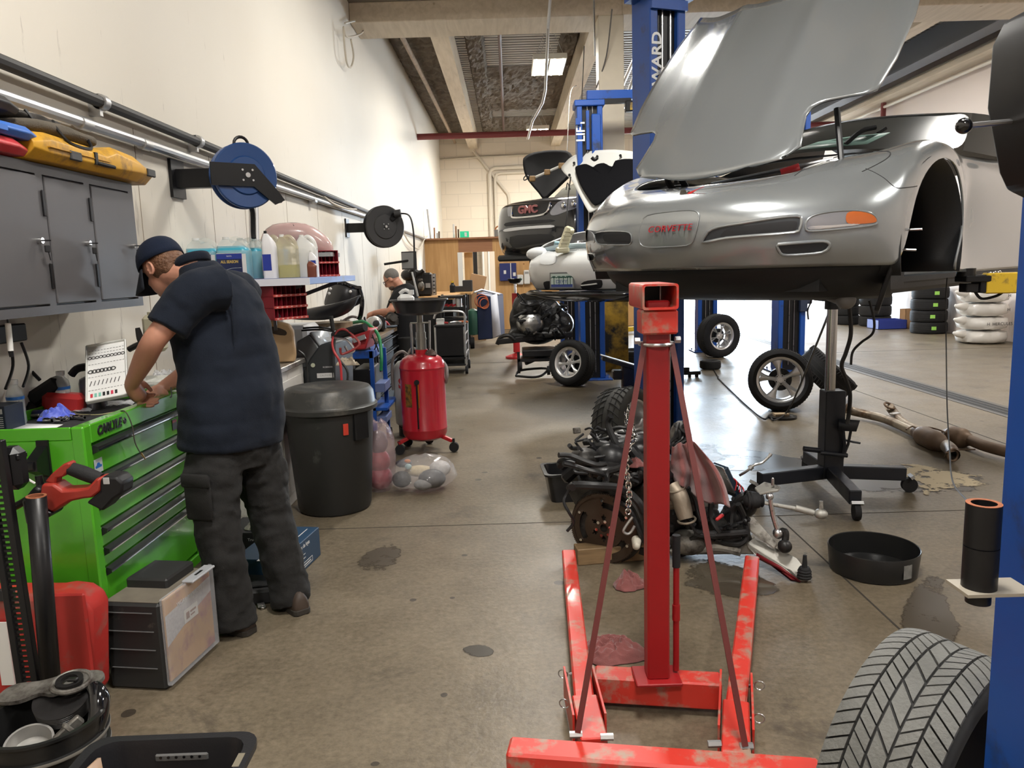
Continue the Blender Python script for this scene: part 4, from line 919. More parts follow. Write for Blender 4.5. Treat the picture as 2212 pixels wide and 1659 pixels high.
# intake manifold: plenum dome with runners
im=MB().at(FX); im.ball((0,.36,-.10),(.09,.08,.08),22,14); im.ball((0,.35,-.34),(.11,.085,.26),22,14)
for s in(-1,1):
    for k in range(4): im.tube([(0,.39,-.16-k*.10),(s*.10,.40,-.16-k*.10),(s*.18,.26,-.16-k*.10)],.035,10,4)
im.build('intake_manifold',mat('black intake plastic',(.013,.013,.014),.38,bump=.05,bscale=200),en)
fr=MB().at(FX); fr.tube([(-.14,.36,-.1),(-.15,.37,-.5)],.012,8); fr.tube([(.14,.36,-.1),(.15,.37,-.5)],.012,8); fr.build('fuel_rail',steel,en)
# oil filter, white bolt
of=MB(); p=E(905,1290,3.76); of.cyl(p,p+V((.012,.07,.008)),.020,.026,16); of.ball(p,(.02,.015,.02),16,8); of.build('oil_filter',mat('cream filter can',(.55,.51,.43),.4),en)
# exhaust manifold on the right
ex=MB(); ex.tube([E(1150,900,3.88),E(1190,960,3.84),E(1215,1040,3.82),E(1235,1110,3.80)],[.05,.047,.045,.04],14,5); ex.tube([E(1130,1010,3.90),E(1200,1000,3.84)],.03,10); ex.torus(E(1240,1115,3.80),(.2,.1,-1),.044,.006,24,8); ex.torus(E(1160,905,3.86),(.2,.1,-1),.05,.005,24,8); ex.build('exhaust_manifold',M_cat,en)
hosesP=[([(390,685),(470,690),(560,725),(640,750),(700,745)],3.80,.014,M_hose),([(420,740),(500,760),(560,780),(640,800),(690,820),(700,870),(680,910)],3.80,.013,M_hose),
 ([(480,900),(490,885),(560,885),(660,890),(780,900),(860,940),(920,1000),(950,1060)],3.78,.021,M_hose),([(480,890),(440,950),(425,1000),(460,1070),(490,1130),(445,1190)],3.82,.008,M_hose),
 ([(735,425),(715,470),(745,560),(780,620),(860,690)],4.12,.018,M_hose),([(640,500),(700,520),(800,500),(880,520)],4.2,.009,M_hose),([(700,870),(720,800),(800,770),(870,720)],3.82,.018,M_hose),
 ([(500,600),(540,650),(600,700),(700,690)],3.95,.007,M_hose),([(460,620),(480,640),(520,640)],3.93,.012,M_hose),([(600,540),(660,600),(700,640)],4.1,.008,M_hose),
 ([(760,990),(830,1020),(880,1080),(920,1180),(950,1260)],3.82,.012,M_hose),([(1150,1070),(1210,1090),(1260,1140),(1310,1200),(1360,1190)],3.85,.009,M_hose),
 ([(1250,900),(1290,980),(1310,1060),(1330,1120)],3.9,.010,M_hose),([(1330,860),(1390,940),(1420,1030)],3.9,.013,M_hose),([(1400,1000),(1400,1090),(1430,1160),(1460,1200)],3.85,.013,M_hose),
 ([(1540,1160),(1545,1060),(1580,980),(1640,950),(1720,960)],3.9,.020,M_hose),([(1580,1010),(1620,1100),(1640,1200),(1600,1270),(1500,1270),(1430,1240)],3.85,.016,M_hose),([(1330,1210),(1430,1220),(1520,1240),(1600,1230)],3.86,.017,M_hose),
 ([(1240,830),(1250,760),(1250,680),(1262,610)],3.95,.008,M_hose),([(1160,480),(1200,520),(1240,540)],4.25,.012,M_hose),([(1150,590),(1200,570),(1240,520)],4.2,.014,M_hose),([(400,760),(395,740),(420,720),(500,735)],3.84,.016,M_hose)]
for pts,Y,r,m_ in hosesP:
    t=MB(); t.tube([E(x,y,Y+.02*sin(i*1.7)) for i,(x,y) in enumerate(pts)],r,8,5); t.build('hose',m_,en)
rr_=random.Random(3)
for k in range(46):                                              # small harness looms, clamps and connectors over the top
    x=rr_.uniform(500,920); y=rr_.uniform(500,860); Y=4.35-(y-440)/420*.5
    if k%3==0:
        t=MB(); t.box(E(x,y,Y),(rr_.uniform(.02,.05),.03,rr_.uniform(.012,.035)),.004,Euler((rr_.uniform(-.5,.5),rr_.uniform(-.6,.6),rr_.uniform(-1,1))).to_matrix()); t.build('connector',[black_plastic,steel,dull_alu,black_plastic][k%4],en)
    else:
        t=MB(); t.tube([E(x,y,Y),E(x+rr_.uniform(-60,60),y+rr_.uniform(-30,50),Y-.04),E(x+rr_.uniform(-110,110),y+rr_.uniform(10,90),Y-.02)],rr_.uniform(.004,.010),6,5); t.build('loom',M_hose,en)
for k in range(16):
    x=rr_.uniform(1150,1240); y=rr_.uniform(440,640); t=MB(); t.tube([E(x,y,4.25),E(x+rr_.uniform(-40,40),y+40,4.2),E(x+rr_.uniform(-60,60),y+90,4.2)],rr_.uniform(.005,.012),6,4); t.build('loom',M_hose,en)
for k in range(12):
    x=rr_.uniform(900,1330); y=rr_.uniform(1080,1330); t=MB(); t.box(E(x,y,3.97),(rr_.uniform(.03,.08),.05,rr_.uniform(.02,.06)),.008,Euler((0,rr_.uniform(-.6,.6),0)).to_matrix()); t.build('bracket',[M_block,grease_black,dull_alu][k%3],en)
t=MB(); t.bx(E(900,1300,3.9).x,E(1300,1300,3.9).x,4.0,4.5,.10,.46,.03); t.build('lower_block',grease_black,en)
for k,(x,y,Y,rx,rz) in enumerate(((1360,1120,4.05,.09,.10),(1440,1180,4.0,.10,.08),(1330,1000,4.1,.10,.12),(1560,1090,4.0,.07,.09),(1620,1010,4.0,.07,.07),(1500,1250,3.98,.12,.05),(1250,1260,3.95,.10,.07),(930,640,4.15,.10,.06),(700,780,3.98,.12,.05),(560,700,4.0,.08,.05),(1200,560,4.3,.06,.09),(830,820,3.95,.10,.07))):
    t=MB(); t.ball(E(x,y,Y),(rx,.09,rz),14,9); t.build('casting',[grease_black,M_block,dull_alu,grease_black][k%4],en)
t=MB(); t.bar(E(1180,1290,4.05),E(1700,1285,3.9),.09,.07,.01); t.bar(E(1400,1180,4.0),E(1680,1250,3.88),.06,.05,.01); t.build('cross_cradle',M_sus,en)
t=MB(); t.tube([E(1290,1200,3.86),E(1420,1215,3.84),E(1640,1200,3.82)],.022,10,4); t.build('steering_rack',grease_black,en)
for k in range(18):
    x=rr_.uniform(1280,1640); y=rr_.uniform(1000,1280); t=MB(); t.tube([E(x,y,3.88),E(x+rr_.uniform(-50,50),y+rr_.uniform(-30,50),3.84),E(x+rr_.uniform(-90,90),y+rr_.uniform(-10,70),3.88)],rr_.uniform(.005,.013),6,5); t.build('loom',M_hose,en)
bt=MB(); bt.cyl(E(1290,600,3.95)+V((-.03,0,0)),E(1262,590,3.95),.012,n=12); bt.build('yellow_loop',mat('brass loop',(.5,.3,.06),.4,.5),en)
# suspension cradle on the right
def arm(name,pts,w,h,m,Y=None):
    t=MB()
    for (x0,y0,Y0),(x1,y1,Y1) in zip(pts,pts[1:]): t.bar(E(x0,y0,Y0),E(x1,y1,Y1),w,h,.006)
    return t.build(name,m,en,bevel=.004)
cr=MB(); cr.tube([E(1300,1310,3.95),E(1450,1290,3.9),E(1600,1320,3.85)],.03,10,4); cr.build('cradle_tube',M_sus,en)
def plate(name,pts,Y0,Y1,th,m):
    t=MB(); n=len(pts); top=[E(x,y,Y0+(Y1-Y0)*f) for x,y,f in pts]; t.add(top+[p-V((0,0,th)) for p in top],[tuple(range(n))[::-1],tuple(range(n,2*n))]+[(i,(i+1)%n,n+(i+1)%n,n+i) for i in range(n)]); return t.build(name,m,en,bevel=.003)
plate('lower_control_arm',[(1640,1270,1),(1680,1235,1),(1800,1290,.9),(1900,1330,.6),(1975,1370,.3),(2050,1480,.1),(2065,1520,0),(2000,1525,0),(1930,1450,.2),(1860,1420,.5),(1700,1330,.9)],3.62,3.85,.02,M_sus)
t=MB(); t.add([E(1700,1340,3.8),E(1860,1430,3.68),E(1990,1530,3.60),E(1930,1520,3.62),E(1800,1420,3.74),E(1700,1370,3.82)],[tuple(range(6))]); t.build('red_arm_side',mat('dark red painted casting',(.16,.01,.015),.4),en,solid=.01,label='dark red side of the control arm')
plate('upper_bracket',[(1690,900,1),(1755,860,1),(1862,890,.5),(1850,915,.3),(1800,920,.2),(1720,940,.4)],3.72,3.85,.012,M_sus)
t=MB(); p=E(1810,870,3.78); t.cyl(p-V((0,0,.012)),p+V((0,0,.02)),.0085,.007,12); t.ball(p+V((0,0,.022)),.006,10,6); t.build('stud',steel,en)
plate('cradle_plate',[(1650,1100,1),(1680,1090,1),(1840,1270,.3),(1820,1300,.3),(1660,1180,.8)],3.70,3.85,.012,M_sus)
t=MB(); t.ball(E(1680,985,3.78),(.05,.05,.043),18,10)
for k in range(5): t.torus(E(1640+k*24,985,3.78),(1,0,0),.046-.004*k,.006,18,6)
t.build('rack_boot',rubber,en)
t=MB(); t.tube([E(1750,1000,3.76),E(1850,1020,3.74),E(1960,1040,3.72),E(2090,1070,3.70)],[.010,.010,.011,.013],10,3); t.cyl(E(1960,1036,3.72),E(2080,1068,3.70),.017,n=12); t.ball(E(2130,1075,3.69),(.033,.033,.026),14,8); t.cyl(E(2132,1060,3.69),E(2132,990,3.69),.012,.009,10); t.build('tie_rod',M_sus,en)
t=MB(); t.tube([E(1790,960,3.75),E(1810,1080,3.74),E(1840,1180,3.73)],.012,8,4); t.ball(E(1845,1205,3.73),.028,12,8); t.ball(E(1790,960,3.75),.02,10,6); t.build('sway_link',steel,en)
t=MB(); t.tube([E(1850,1200,3.73),E(1890,1190,3.72),E(1895,1240,3.71),E(1870,1300,3.70)],.018,8,4); t.ball(E(1890,1290,3.7),.036,14,8); t.build('sway_bar_end',grease_black,en)
t=MB(); p=E(2020,1490,3.62); 
for k,(r,h) in enumerate([(.038,.0),(.036,.014),(.034,.028),(.026,.04)]): t.torus(p+V((0,0,h)),(0,0,1),r*.7,.010,20,6)
t.cyl(p+V((0,0,-.01)),p+V((0,0,.045)),.024,.018,16); t.cyl(p+V((0,0,.04)),p+V((0,0,.11)),.014,.009,12); t.build('ball_joint',rubber,en)
t=MB(); t.cyl(E(1600,1500,3.78),E(1620,1500,3.82),.05,n=22); t.build('bush',grease_black,en)
t=MB(); t.tube([E(1590,820,4.0),E(1640,790,3.98),E(1690,750,3.97),E(1740,735,3.97),E(1790,690,3.97)],.007,8,5); t.cyl(E(1655,775,3.98),E(1675,760,3.98),.014,n=10); t.cyl(E(1788,692,3.97),E(1800,675,3.97),.010,n=8); t.build('brake_line',steel,en)
t=MB(); t.box(E(1500,850,3.98),(.035,.12,.19),.006,Euler((0,R(-28),R(20))).to_matrix()); t.build('control_module',[mat('blue black module',(.01,.02,.035),.25)],en)
t=MB(); t.box(E(1480,840,3.96),(.010,.11,.17),.003,Euler((0,R(-28),R(20))).to_matrix()); t.build('module_edge',steel,en)
t=MB(); t.box(E(1458,1098,3.78),(.05,.018,.018),.006,Euler((0,R(-38),0)).to_matrix()); t.build('red_clip',red_plastic,en)
for k in range(5):
    t=MB(); t.tube([E(1530+k*9,830+k*12,3.95),E(1570+k*10,860+k*10,3.93),E(1560+k*15,920+k*6,3.93)],.0035,5,4); t.build('wire',[red_plastic,M_hose][k%2],en)
# timber block under the flexplate and the lifting chain
wb=MB(); a=E(505,1430,3.95); d_=E(940,1470,4.0); a.z=d_.z=.045; wb.bar(a,d_,.10,.09,.004); tag(wb.build('timber_block',wood_material('worn timber',(.16,.10,.05),(.27,.18,.09),0,3)),'worn wooden block on the floor under the flexplate','wood block')
ch=thing('lifting_chain','steel chain hanging over the engine and ending in an open hook','chain',E(845,700,3.72))
pts=[(852,360),(845,420),(850,480),(880,520),(890,560),(870,610),(845,660),(835,720),(838,780),(845,840),(855,900),(858,960),(852,1020),(850,1070)]
P,_=crom([V((x,y,0)) for x,y in pts],[0]*len(pts),2); t=MB()
for i in range(0,len(P)-1):
    p=P[i]; q=P[i+1]; Y=lambda y:4.15-min(1,max(0,(y-360)/300))*.45
    a=E(p.x,p.y,Y(p.y)); b=E(q.x,q.y,Y(q.y)); d_=(b-a).normalized(); sd=V((1,0,0)) if i%2 else V((.2,1,0)); sd=(sd-d_*sd.dot(d_)).normalized(); c_=(a+b)/2; L_=(b-a).length*.66+.004
    t.tube([c_+d_*(L_*cos(u*2*pi/12))+sd*(.0125*sin(u*2*pi/12)) for u in range(12)],.0042,6,closed=True)
t.build('links',chrome,ch)
t=MB(); t.tube([E(880,1095,3.7),E(840,1150,3.7),E(820,1190,3.7),E(845,1208,3.7),E(870,1195,3.7),E(893,1155,3.7)],.007,8,5); t.build('hook',galv,ch)
# ------------------------------------------------------------ maroon shop cloths
def cloth(name,label,fn,nu,nv,grp='maroon shop cloths'):
    g=MB(); g.grid(fn,nu,nv); return tag(g.build(name,maroon_cloth,sub=1,solid=.003,smooth=60),label,'cloth',grp)
def cl1(a,b):
    x0=1150+ (1262-1150)*a*(1-b)+ (1520-1150)*0; xs=[(1148,640),(1200,615),(1262,590)],[(1145,860),(1330,760),(1500,1000)]
    # quad in crop coordinates with folds in depth
    p00,p10,p01,p11=V((1140,625,0)),V((1290,585,0)),V((1140,870,0)),V((1535,1010,0))
    p=p00.lerp(p10,a).lerp(p01.lerp(p11,a),b); bow=70*sin(pi*b)*a
    low=110*max(0,b-.55)*(1-abs(a*2-1.35))
    f=.05*sin(a*17+b*2.5)*(.3+b)+.03*noise.noise(V((a*5,b*4,1)))
    return E(p.x+bow*.35-18*sin(a*9+b*4)*b,p.y-bow*.25+low+10*sin(a*14),3.92-.14*b*(a)+f-.05*a)
cloth('shop_cloth','large maroon cloth draped over the right side of the engine',cl1,22,18)
def crumple(c,rx,ry,h,seed):
    def f(a,b):
        th=a*2*pi; q=b; edge=1+.32*noise.noise(V((cos(th)*1.3,sin(th)*1.3,seed)))
        x=cos(th)*q*edge; y=sin(th)*q*edge
        n1=noise.noise(V((x*2.2,y*2.2,seed+1))); n2=noise.noise(V((x*5+n1*2,y*5,seed+3))); rdg=1-abs(n2)*2.2
        hh=h*max(0,1-q**1.8)*(.45+.8*abs(n1))+h*.42*max(0,rdg)*(1-q**4)
        return V((c[0]+x*rx+.012*n2,c[1]+y*ry+.012*n1,max(.004,c[2]+.004+hh)))
    return f
c_=atZ(1328,1440); cloth('shop_cloth','crumpled maroon cloth on the floor behind the crane cross member',crumple(c_+V((0,.10,0)),.135,.115,.075,4.1),56,22)
c_=atZ(1365,1285); cloth('shop_cloth','bunched maroon cloth on the floor under the engine',crumple(c_+V((.0,.1,0)),.085,.07,.075,8.7),40,16)
c_=E(900,720,3.9); cloth('shop_cloth','small maroon rag tucked among the hoses on the engine',crumple(c_-V((0,0,.03)),.05,.05,.04,2.2),30,10)
# black tub left of the engine
tb=thing('drain_tub','black rectangular plastic tub on the floor left of the engine','tub',atZ(1195,1090))
t=MB(); X=T(atZ(1245,1088)+V((-.02,.16,0)),(0,0,R(4))); o0=rrect(.34,.28,.04); 
def rr3(w,h,z,r=.04): return [V((x,y,z)) for x,y in rrect(w,h,r)]
t.at(X).rings([rr3(.30,.24,.0),rr3(.36,.30,.19),rr3(.40,.34,.192),rr3(.40,.34,.205),rr3(.35,.29,.205),rr3(.29,.23,.012)]); t.build('tub',mat('glossy black tub',(.012,.012,.013),.22),tb)
# ------------------------------------------------------------ things on the right-hand floor
# transmission jack under the car
tj=thing('transmission_jack','black transmission jack with chrome ram holding up the silver car','transmission jack',atZ(1800,1060))
M_jack=mat('dark jack paint',(.014,.016,.022),.4,rvar=.1)
YJ=5.1; 
def jy(x,y,Y=YJ): return atY(x,y,Y)
b0=jy(1793,1060); cx=b0.x
t=MB(); w=abs(jy(1815,900).x-jy(1772,900).x)/2; t.bx(cx-w,cx+w,YJ-.05,YJ+.07,.10,jy(1793,843).z,.006); t.build('housing',M_jack,tj)
t=MB(); xr=jy(1797,750).x; t.cyl((xr,YJ+.01,jy(1793,850).z),(xr,YJ+.01,jy(1797,652).z),.034,n=24); t.build('ram',mat('grey chromed ram',(.45,.45,.44),.2,1.0),tj)
t=MB(); t.cyl((xr,YJ+.01,jy(1797,668).z),(xr,YJ+.01,jy(1797,648).z),.05,n=18); t.box((xr,YJ+.01,jy(1797,646).z),(.2,.16,.02),.004); t.build('saddle',M_jack,tj)
def jleg(px,py,h=.12):
    p=V((cx,YJ+.01,.14)); q=atZ(px,py,.13); m=MB(); m.bar(p,q,.075,.09,.006); l=m.build('leg',M_jack,tj)
    d=(q-p); d.z=0; d.normalize(); c=MB(); e=q+d*.03; sd=V((-d.y,d.x,0)); c.cyl(V((e.x,e.y,.05))-sd*.018,V((e.x,e.y,.05))+sd*.018,.05,n=20); c.build('caster',rubber,l)
    c=MB(); c.bar(V((e.x,e.y,.10)),V((e.x+d.x*.02,e.y+d.y*.02,.115)),.07,.02); c.build('caster_fork',galv,l)
jleg(1640,1035); jleg(1955,1022); jleg(1848,1075); jleg(1745,985)
t=MB(); t.add([jy(1812,905,YJ-.08),jy(1858,908,YJ-.10),jy(1850,932,YJ-.12),jy(1812,930,YJ-.1)],[(0,1,2,3)]); t.build('foot_pedal',M_jack,tj,solid=.012)
t=MB(); t.tube([jy(1822,930,YJ-.09),jy(1825,960,YJ-.08),jy(1820,990,YJ-.08)],.009,6); t.tube([jy(1838,930,YJ-.1),jy(1832,960,YJ-.08),jy(1822,985,YJ-.08)],.009,6); t.tube([jy(1822,950,YJ-.08),jy(1845,955,YJ-.08),jy(1858,957,YJ-.08)],.008,6); t.build('pedal_linkage',M_jack,tj)
t=MB(); t.tube([jy(1736,969,YJ-.05),jy(1770,973,YJ-.05)],.018,10); t.tube([jy(1772,978,YJ-.07),jy(1830,984,YJ-.08)],.015,8); t.build('handle_bar',M_jack,tj)
# drain pan
dp=thing('drain_pan','round shallow black drain pan on the floor by the nearest blue post','drain pan',(1.79,3.76,0))
t=MB(); X=T((1.81,3.74,0)); t.at(X).lathe([(.0,.004),(.195,.004),(.207,.012),(.212,.125),(.216,.128),(.218,.124),(.206,.004),(.0,0)],n=64,cap0=False,cap1=False); t.build('pan',mat('black pan plastic',(.014,.014,.014),.28),dp)
t=MB(); q=atZ(1987,1245,.07); d_=(q-V((1.81,3.74,.07))); d_.z=0; a=atan2(d_.y,d_.x)
t.at(X).add([( .2155*cos(a+k*.06),.2155*sin(a+k*.06),z) for z in(.03,.10) for k in(-2,-1,0,1,2)],[(i,i+1,5+i+1,5+i) for i in range(4)]); t.build('sticker',mat('torn grey sticker',(.2,.2,.19),.6,var=.6,vscale=30),dp)
# exhaust system lying on the floor
xs=thing('exhaust_system','rusty twin exhaust pipes with mufflers lying on the floor right of the transmission jack','exhaust pipe',atZ(1900,930))
M_ex=mat('tarnished exhaust steel',(.27,.23,.18),.45,.7,var=.35,vscale=7,dirt=(.10,.06,.035),dirtamt=.4,dscale=5)
M_ex2=mat('rusty exhaust steel',(.13,.085,.055),.6,.5,var=.4,vscale=9)
def z5(x,y,z=.06): return atZ(1480+x/3.016,560+y/3.016,z)
t=MB(); t.tube([z5(1050,975,.11),z5(1090,990,.08),z5(1200,1015),z5(1300,1040),z5(1420,1090),z5(1500,1130)],.042,14,5); t.build('front_pipe',M_ex,xs)
t=MB(); t.tube([z5(1330,960,.16),z5(1360,1000,.10),z5(1400,1050,.08),z5(1480,1100),z5(1600,1130)],.042,14,5); t.build('front_pipe',M_ex,xs)
for c,n_ in ((z5(1330,955,.17),(.3,-.5,1)),(z5(1048,972,.12),(-.8,.3,.3)) ,(z5(1745,1275,.07),(.25,-1,.05))):
    t=MB(); t.torus(c,n_,.046,.010,20,8); t.build('flange',M_ex2,xs)
for a_,b_,c_ in (((1500,1125),(1560,1160),(1700,1220)),((1690,1140),(1740,1150),(1860,1180))):
    t=MB(); p=z5(*a_,.07); q=z5(*c_,.07); t.tube([p,p.lerp(q,.15),p.lerp(q,.3),p.lerp(q,.7),p.lerp(q,.85),q],[.045,.06,.085,.085,.06,.045],18,3); t.build('muffler',M_ex2,xs)
t=MB(); t.tube([z5(1700,1215,.07),z5(1730,1240,.08),z5(1745,1275,.07)],.05,14,4,cap=False); t.build('tail_pipe',M_ex,xs)
t=MB(); t.tube([z5(1860,1180,.07),z5(1950,1215,.07),z5(2080,1250,.07),z5(2200,1275,.07)],.045,14,4); t.build('tail_pipe',M_ex2,xs)
t=MB(); t.tube([z5(1440,1110,.11),z5(1480,1090,.12),z5(1540,1110,.12),z5(1580,1095,.13),z5(1650,1110,.12),z5(1700,1130,.11)],.007,6,4); t.tube([z5(1690,1290,.03),z5(1700,1260,.1),z5(1790,1240,.1),z5(1890,1240,.12)],.006,6); t.build('sensor_wire',M_ex2,xs)
t=MB(); t.bar(z5(1340,1010,.12),z5(1390,1000,.13),.06,.008); t.build('bracket',steel,xs)
# absorbent spilled on oil, water and oil patches
def patch(name,label,poly,m,h=.0015):
    t=MB(); P=smooth2d(poly,4); n=len(P); cx_=sum(p[0] for p in P)/n; cy_=sum(p[1] for p in P)/n; T_=[.02,.3,.6,.8,.92,1.0,1.08]
    t.rings([[atZ(cx_+(x-cx_)*k,cy_+(y-cy_)*k,h) for x,y in P] for k in T_],cap1=False); o=t.build(name,m,smooth=0); o['kind']='stuff'
    at_=o.data.attributes.new('edge','FLOAT','POINT'); at_.data.foreach_set('value',[v for v in (1,1,.95,.8,.55,.28,0) for _ in range(n)])
    return tag(o,label,'spill')
def spill_mat(name,col,rough,sc=5,th=.5,w=.05):
    m=bpy.data.materials.new(name); n,b,L=nodes_of(m); b.inputs['Base Color'].default_value=(*col,1); b.inputs['Roughness'].default_value=rough
    tc=n.nodes.new('ShaderNodeTexCoord'); t=n.nodes.new('ShaderNodeTexNoise'); t.inputs['Scale'].default_value=sc; t.inputs['Detail'].default_value=8; t.inputs['Roughness'].default_value=.7; L(tc.outputs['Object'],t.inputs['Vector'])
    at=n.nodes.new('ShaderNodeAttribute'); at.attribute_name='edge'; mu=n.nodes.new('ShaderNodeMath'); mu.operation='MULTIPLY_ADD'; mu.inputs[1].default_value=3.6; L(t.outputs['Fac'],mu.inputs[0]); L(at.outputs['Fac'],mu.inputs[2])
    r=n.nodes.new('ShaderNodeValToRGB'); dv=n.nodes.new('ShaderNodeMath'); dv.operation='MULTIPLY'; dv.inputs[1].default_value=.4; L(mu.outputs[0],dv.inputs[0]); q_=(.5*3.6+.66)*.4+(th-.5)*.5; r.color_ramp.elements[0].position=q_-w; r.color_ramp.elements[1].position=q_+w; L(dv.outputs[0],r.inputs['Fac']); L(r.outputs['Color'],b.inputs['Alpha']); return m
M_abs=spill_mat('pale absorbent grit',(.48,.40,.27),.95,9,.62,.06); M_oil=spill_mat('dark oil stain',(.035,.028,.02),.35,4,.53,.12); M_wet=spill_mat('wet puddle',(.07,.058,.042),.06,3,.5,.06); M_damp=spill_mat('damp patch',(.055,.043,.029),.4,3.2,.5,.08)
patch('oil_stain','dark oil stain under the transmission jack',[(1540,960),(1700,985),(1850,1005),(1990,1010),(2120,1030),(2130,1060),(2000,1065),(1850,1060),(1700,1020),(1500,1010)],M_oil,.001)
patch('absorbent_grit','pale absorbent grit streaked over the oil by the exhaust',[(1880,1000),(2000,1005),(2130,1030),(2125,1050),(2050,1055),(2000,1070),(1970,1040),(1900,1020)],M_abs,.003)
patch('wet_puddle','shiny puddle under the engine cradle',[(1480,1215),(1560,1205),(1640,1240),(1680,1275),(1640,1300),(1560,1290),(1480,1275)],M_wet,.0015)
patch('damp_patch','damp patch in front of the round drain pan',[(1990,1240),(2040,1250),(2060,1330),(2080,1360),(2040,1400),(1990,1390),(1940,1350),(1960,1290)],M_damp,.0013)
patch('oil_stain','dark stain on the floor right of the crane legs',[(1000,1400),(1040,1392),(1068,1405),(1055,1418),(1010,1418)],M_oil,.001)
patch('oil_stain','worn dark patch on the floor by the trash can',[(780,1200),(850,1170),(870,1200),(830,1235),(760,1230)],M_damp,.001)
# cords and hoses
def cord(name,label,pts,r,m,cat='cord',k=6):
    t=MB(); t.tube(pts,r,6,k); return tag(t.build(name,m),label,cat)
M_cord=mat('black cord',(.012,.012,.012),.5)
cord('hanging_cord','thin black cord hanging from the silver car to the sleeve stack',[atY(2046,600,4.6),atY(2043,650,4.6),atY(2044,750,4.55),atY(2046,880,4.4),atY(2052,980,4.0),atY(2058,1040,3.4),atY(2090,1082,2.35)],.0035,M_cord)
cord('air_hose','black hose trailing over the floor to the five-spoke wheel',[atZ(1550,815,.01),atZ(1580,845,.01),atZ(1620,882,.01),atZ(1650,905,.01),atZ(1662,897,.01),atZ(1672,908,.02),atZ(1700,890,.06),atY(1725,840,7.3),atY(1755,765,6.6),atY(1785,690,5.6),atY(1797,655,5.2)],.009,M_cord,'hose')
cord('wire_loom','black wire loom dangling beside the chrome ram',[atY(1835,665,4.9),atY(1838,720,4.9),atY(1828,760,4.9),atY(1818,790,4.9),atY(1828,820,4.9),atY(1836,850,4.9),atY(1834,890,4.95),atY(1830,915,4.95)],.013,M_cord,'cable')
cord('wire_loom','thinner black wire curling down right of the chrome ram',[atY(1878,650,4.9),atY(1888,690,4.9),atY(1885,720,4.9),atY(1860,740,4.9),atY(1842,760,4.9),atY(1838,788,4.9)],.008,M_cord,'cable')
cord('wire_loom','short wire hanging under the silver car in front of the daylight',[atY(1752,628,4.9),atY(1752,650,4.9),atY(1745,670,4.9),atY(1746,690,4.9)],.005,M_cord,'cable')
cord('floor_cable','cable across the floor towards the far blue post',[atZ(1380,640+90,.01),atZ(1480,690+10,.01),atZ(1520,760,.01),atZ(1540,795,.01),atZ(1552,815,.01)],.008,M_cord,'cable')
pad=thing('lift_pad_disc','flat round pad with wooden piece under the five-spoke wheel','pad',atZ(1690,900)); t=MB(); q=atZ(1690,903); t.lathe([(0,0),(.14,0),(.14,.022),(0,.022)],q,n=28); t.build('disc',grease_black,pad); t=MB(); t.bx(q.x-.08,q.x+.06,q.y-.03,q.y+.06,.022,.045); t.build('wood_piece',wood_material('pale offcut',(.3,.22,.13),(.4,.3,.19),0,4),pad)
# clutter by the blue post behind the mast
kn=thing('jack_stand','dark low jack lying right of the mast','jack',atZ(1490,822)); t=MB(); q=atZ(1490,815); t.box(q+V((0,.1,.06)),(.30,.25,.05),.01); t.box(q+V((-.05,.1,.10)),(.1,.2,.08),.01)
for s in(-.1,0,.1): t.box(q+V((s,.02,.03)),(.04,.05,.06),.005)
t.build('jack_body',grease_black,kn)
rg=thing('metal_stand','black clutter of metal standing behind the engine by the blue post','jack',(.95,6.9,0))
t=MB(); q=atZ(1395,900); t.box(V((1.02,6.7,.45)),(.12,.1,.5),.01); t.box(V((.95,6.7,.72)),(.34,.12,.035),.006,Euler((0,R(18),0)).to_matrix()); t.box(V((.98,6.72,.62)),(.2,.12,.08),.01); t.build('stand',grease_black,rg)
t=MB(); t.box(V((.94,6.7,.745)),(.34,.12,.012),.003,Euler((0,R(18),0)).to_matrix()); t.build('bright_plate',dull_alu,rg)
# ---- along the right wall: tire stacks, cartons, bagged tires
M_lime=mat('lime sticker',(.35,.72,.12),.5)
def stack(px,py,n,label,lab,grp,R_=.345,h=.235,sticker=True):
    c=atZ(px,py); c=c+V((0,R_,0))
    for k in range(n):
        cc=V((c.x+.012*rnd.uniform(-1,1),c.y+.012*rnd.uniform(-1,1),h*(k+.5)+.002))
        r=tire_thing('stacked_tire',lab[k],cc,(0,0,1),R_,.2,h,'groove',group=grp)
        if sticker:
            a=-1.62+rnd.uniform(-.12,.12)-(.2 if k<2 else 0); s=MB(); s.add([(cc.x+cos(a+u*.13)*(R_+.004),cc.y+sin(a+u*.13)*(R_+.004),cc.z+w_) for w_ in(-.035,.035) for u in(-1,0,1)],[(0,1,4,3),(1,2,5,4)]); s.build('sticker',M_lime,r)
od=['bottom','second','third','top']
stack(2025,722,4,'',[f'{o} tire of the stack with lime stickers against the right wall' for o in od],'tires in the lime-stickered stack')
od2=['bottom','second','third','top']
stack(1905,706,4,'',[f'{o} tire of the plain stack behind the blue carton' for o in od2],'tires in the plain stack',sticker=False)
stack(1838,702,3,'',[f'{o} tire of the stack half hidden behind the chrome ram' for o in od[:3]],'tires behind the ram',.30,.22,False)
def carton(name,label,x0,x1,y0,y1,z0,z1,m,inner,rz=0):
    c=thing(name,label,'box',((x0+x1)/2,(y0+y1)/2,z0)); t=MB(); t.bx(x0,x1,y0,y0+.01,z0,z1); t.bx(x0,x1,y1-.01,y1,z0,z1); t.bx(x0,x0+.01,y0,y1,z0,z1); t.bx(x1-.01,x1,y0,y1,z0,z1); t.build('sides',m,c); t=MB(); t.bx(x0,x1,y0,y1,z0,z0+.01); t.bx(x0+.011,x1-.011,y0+.011,y1-.011,z0+.01,z0+.02); t.build('bottom',inner,c); return c
M_card=mat('brown cardboard',(.36,.22,.115),.8,var=.1)
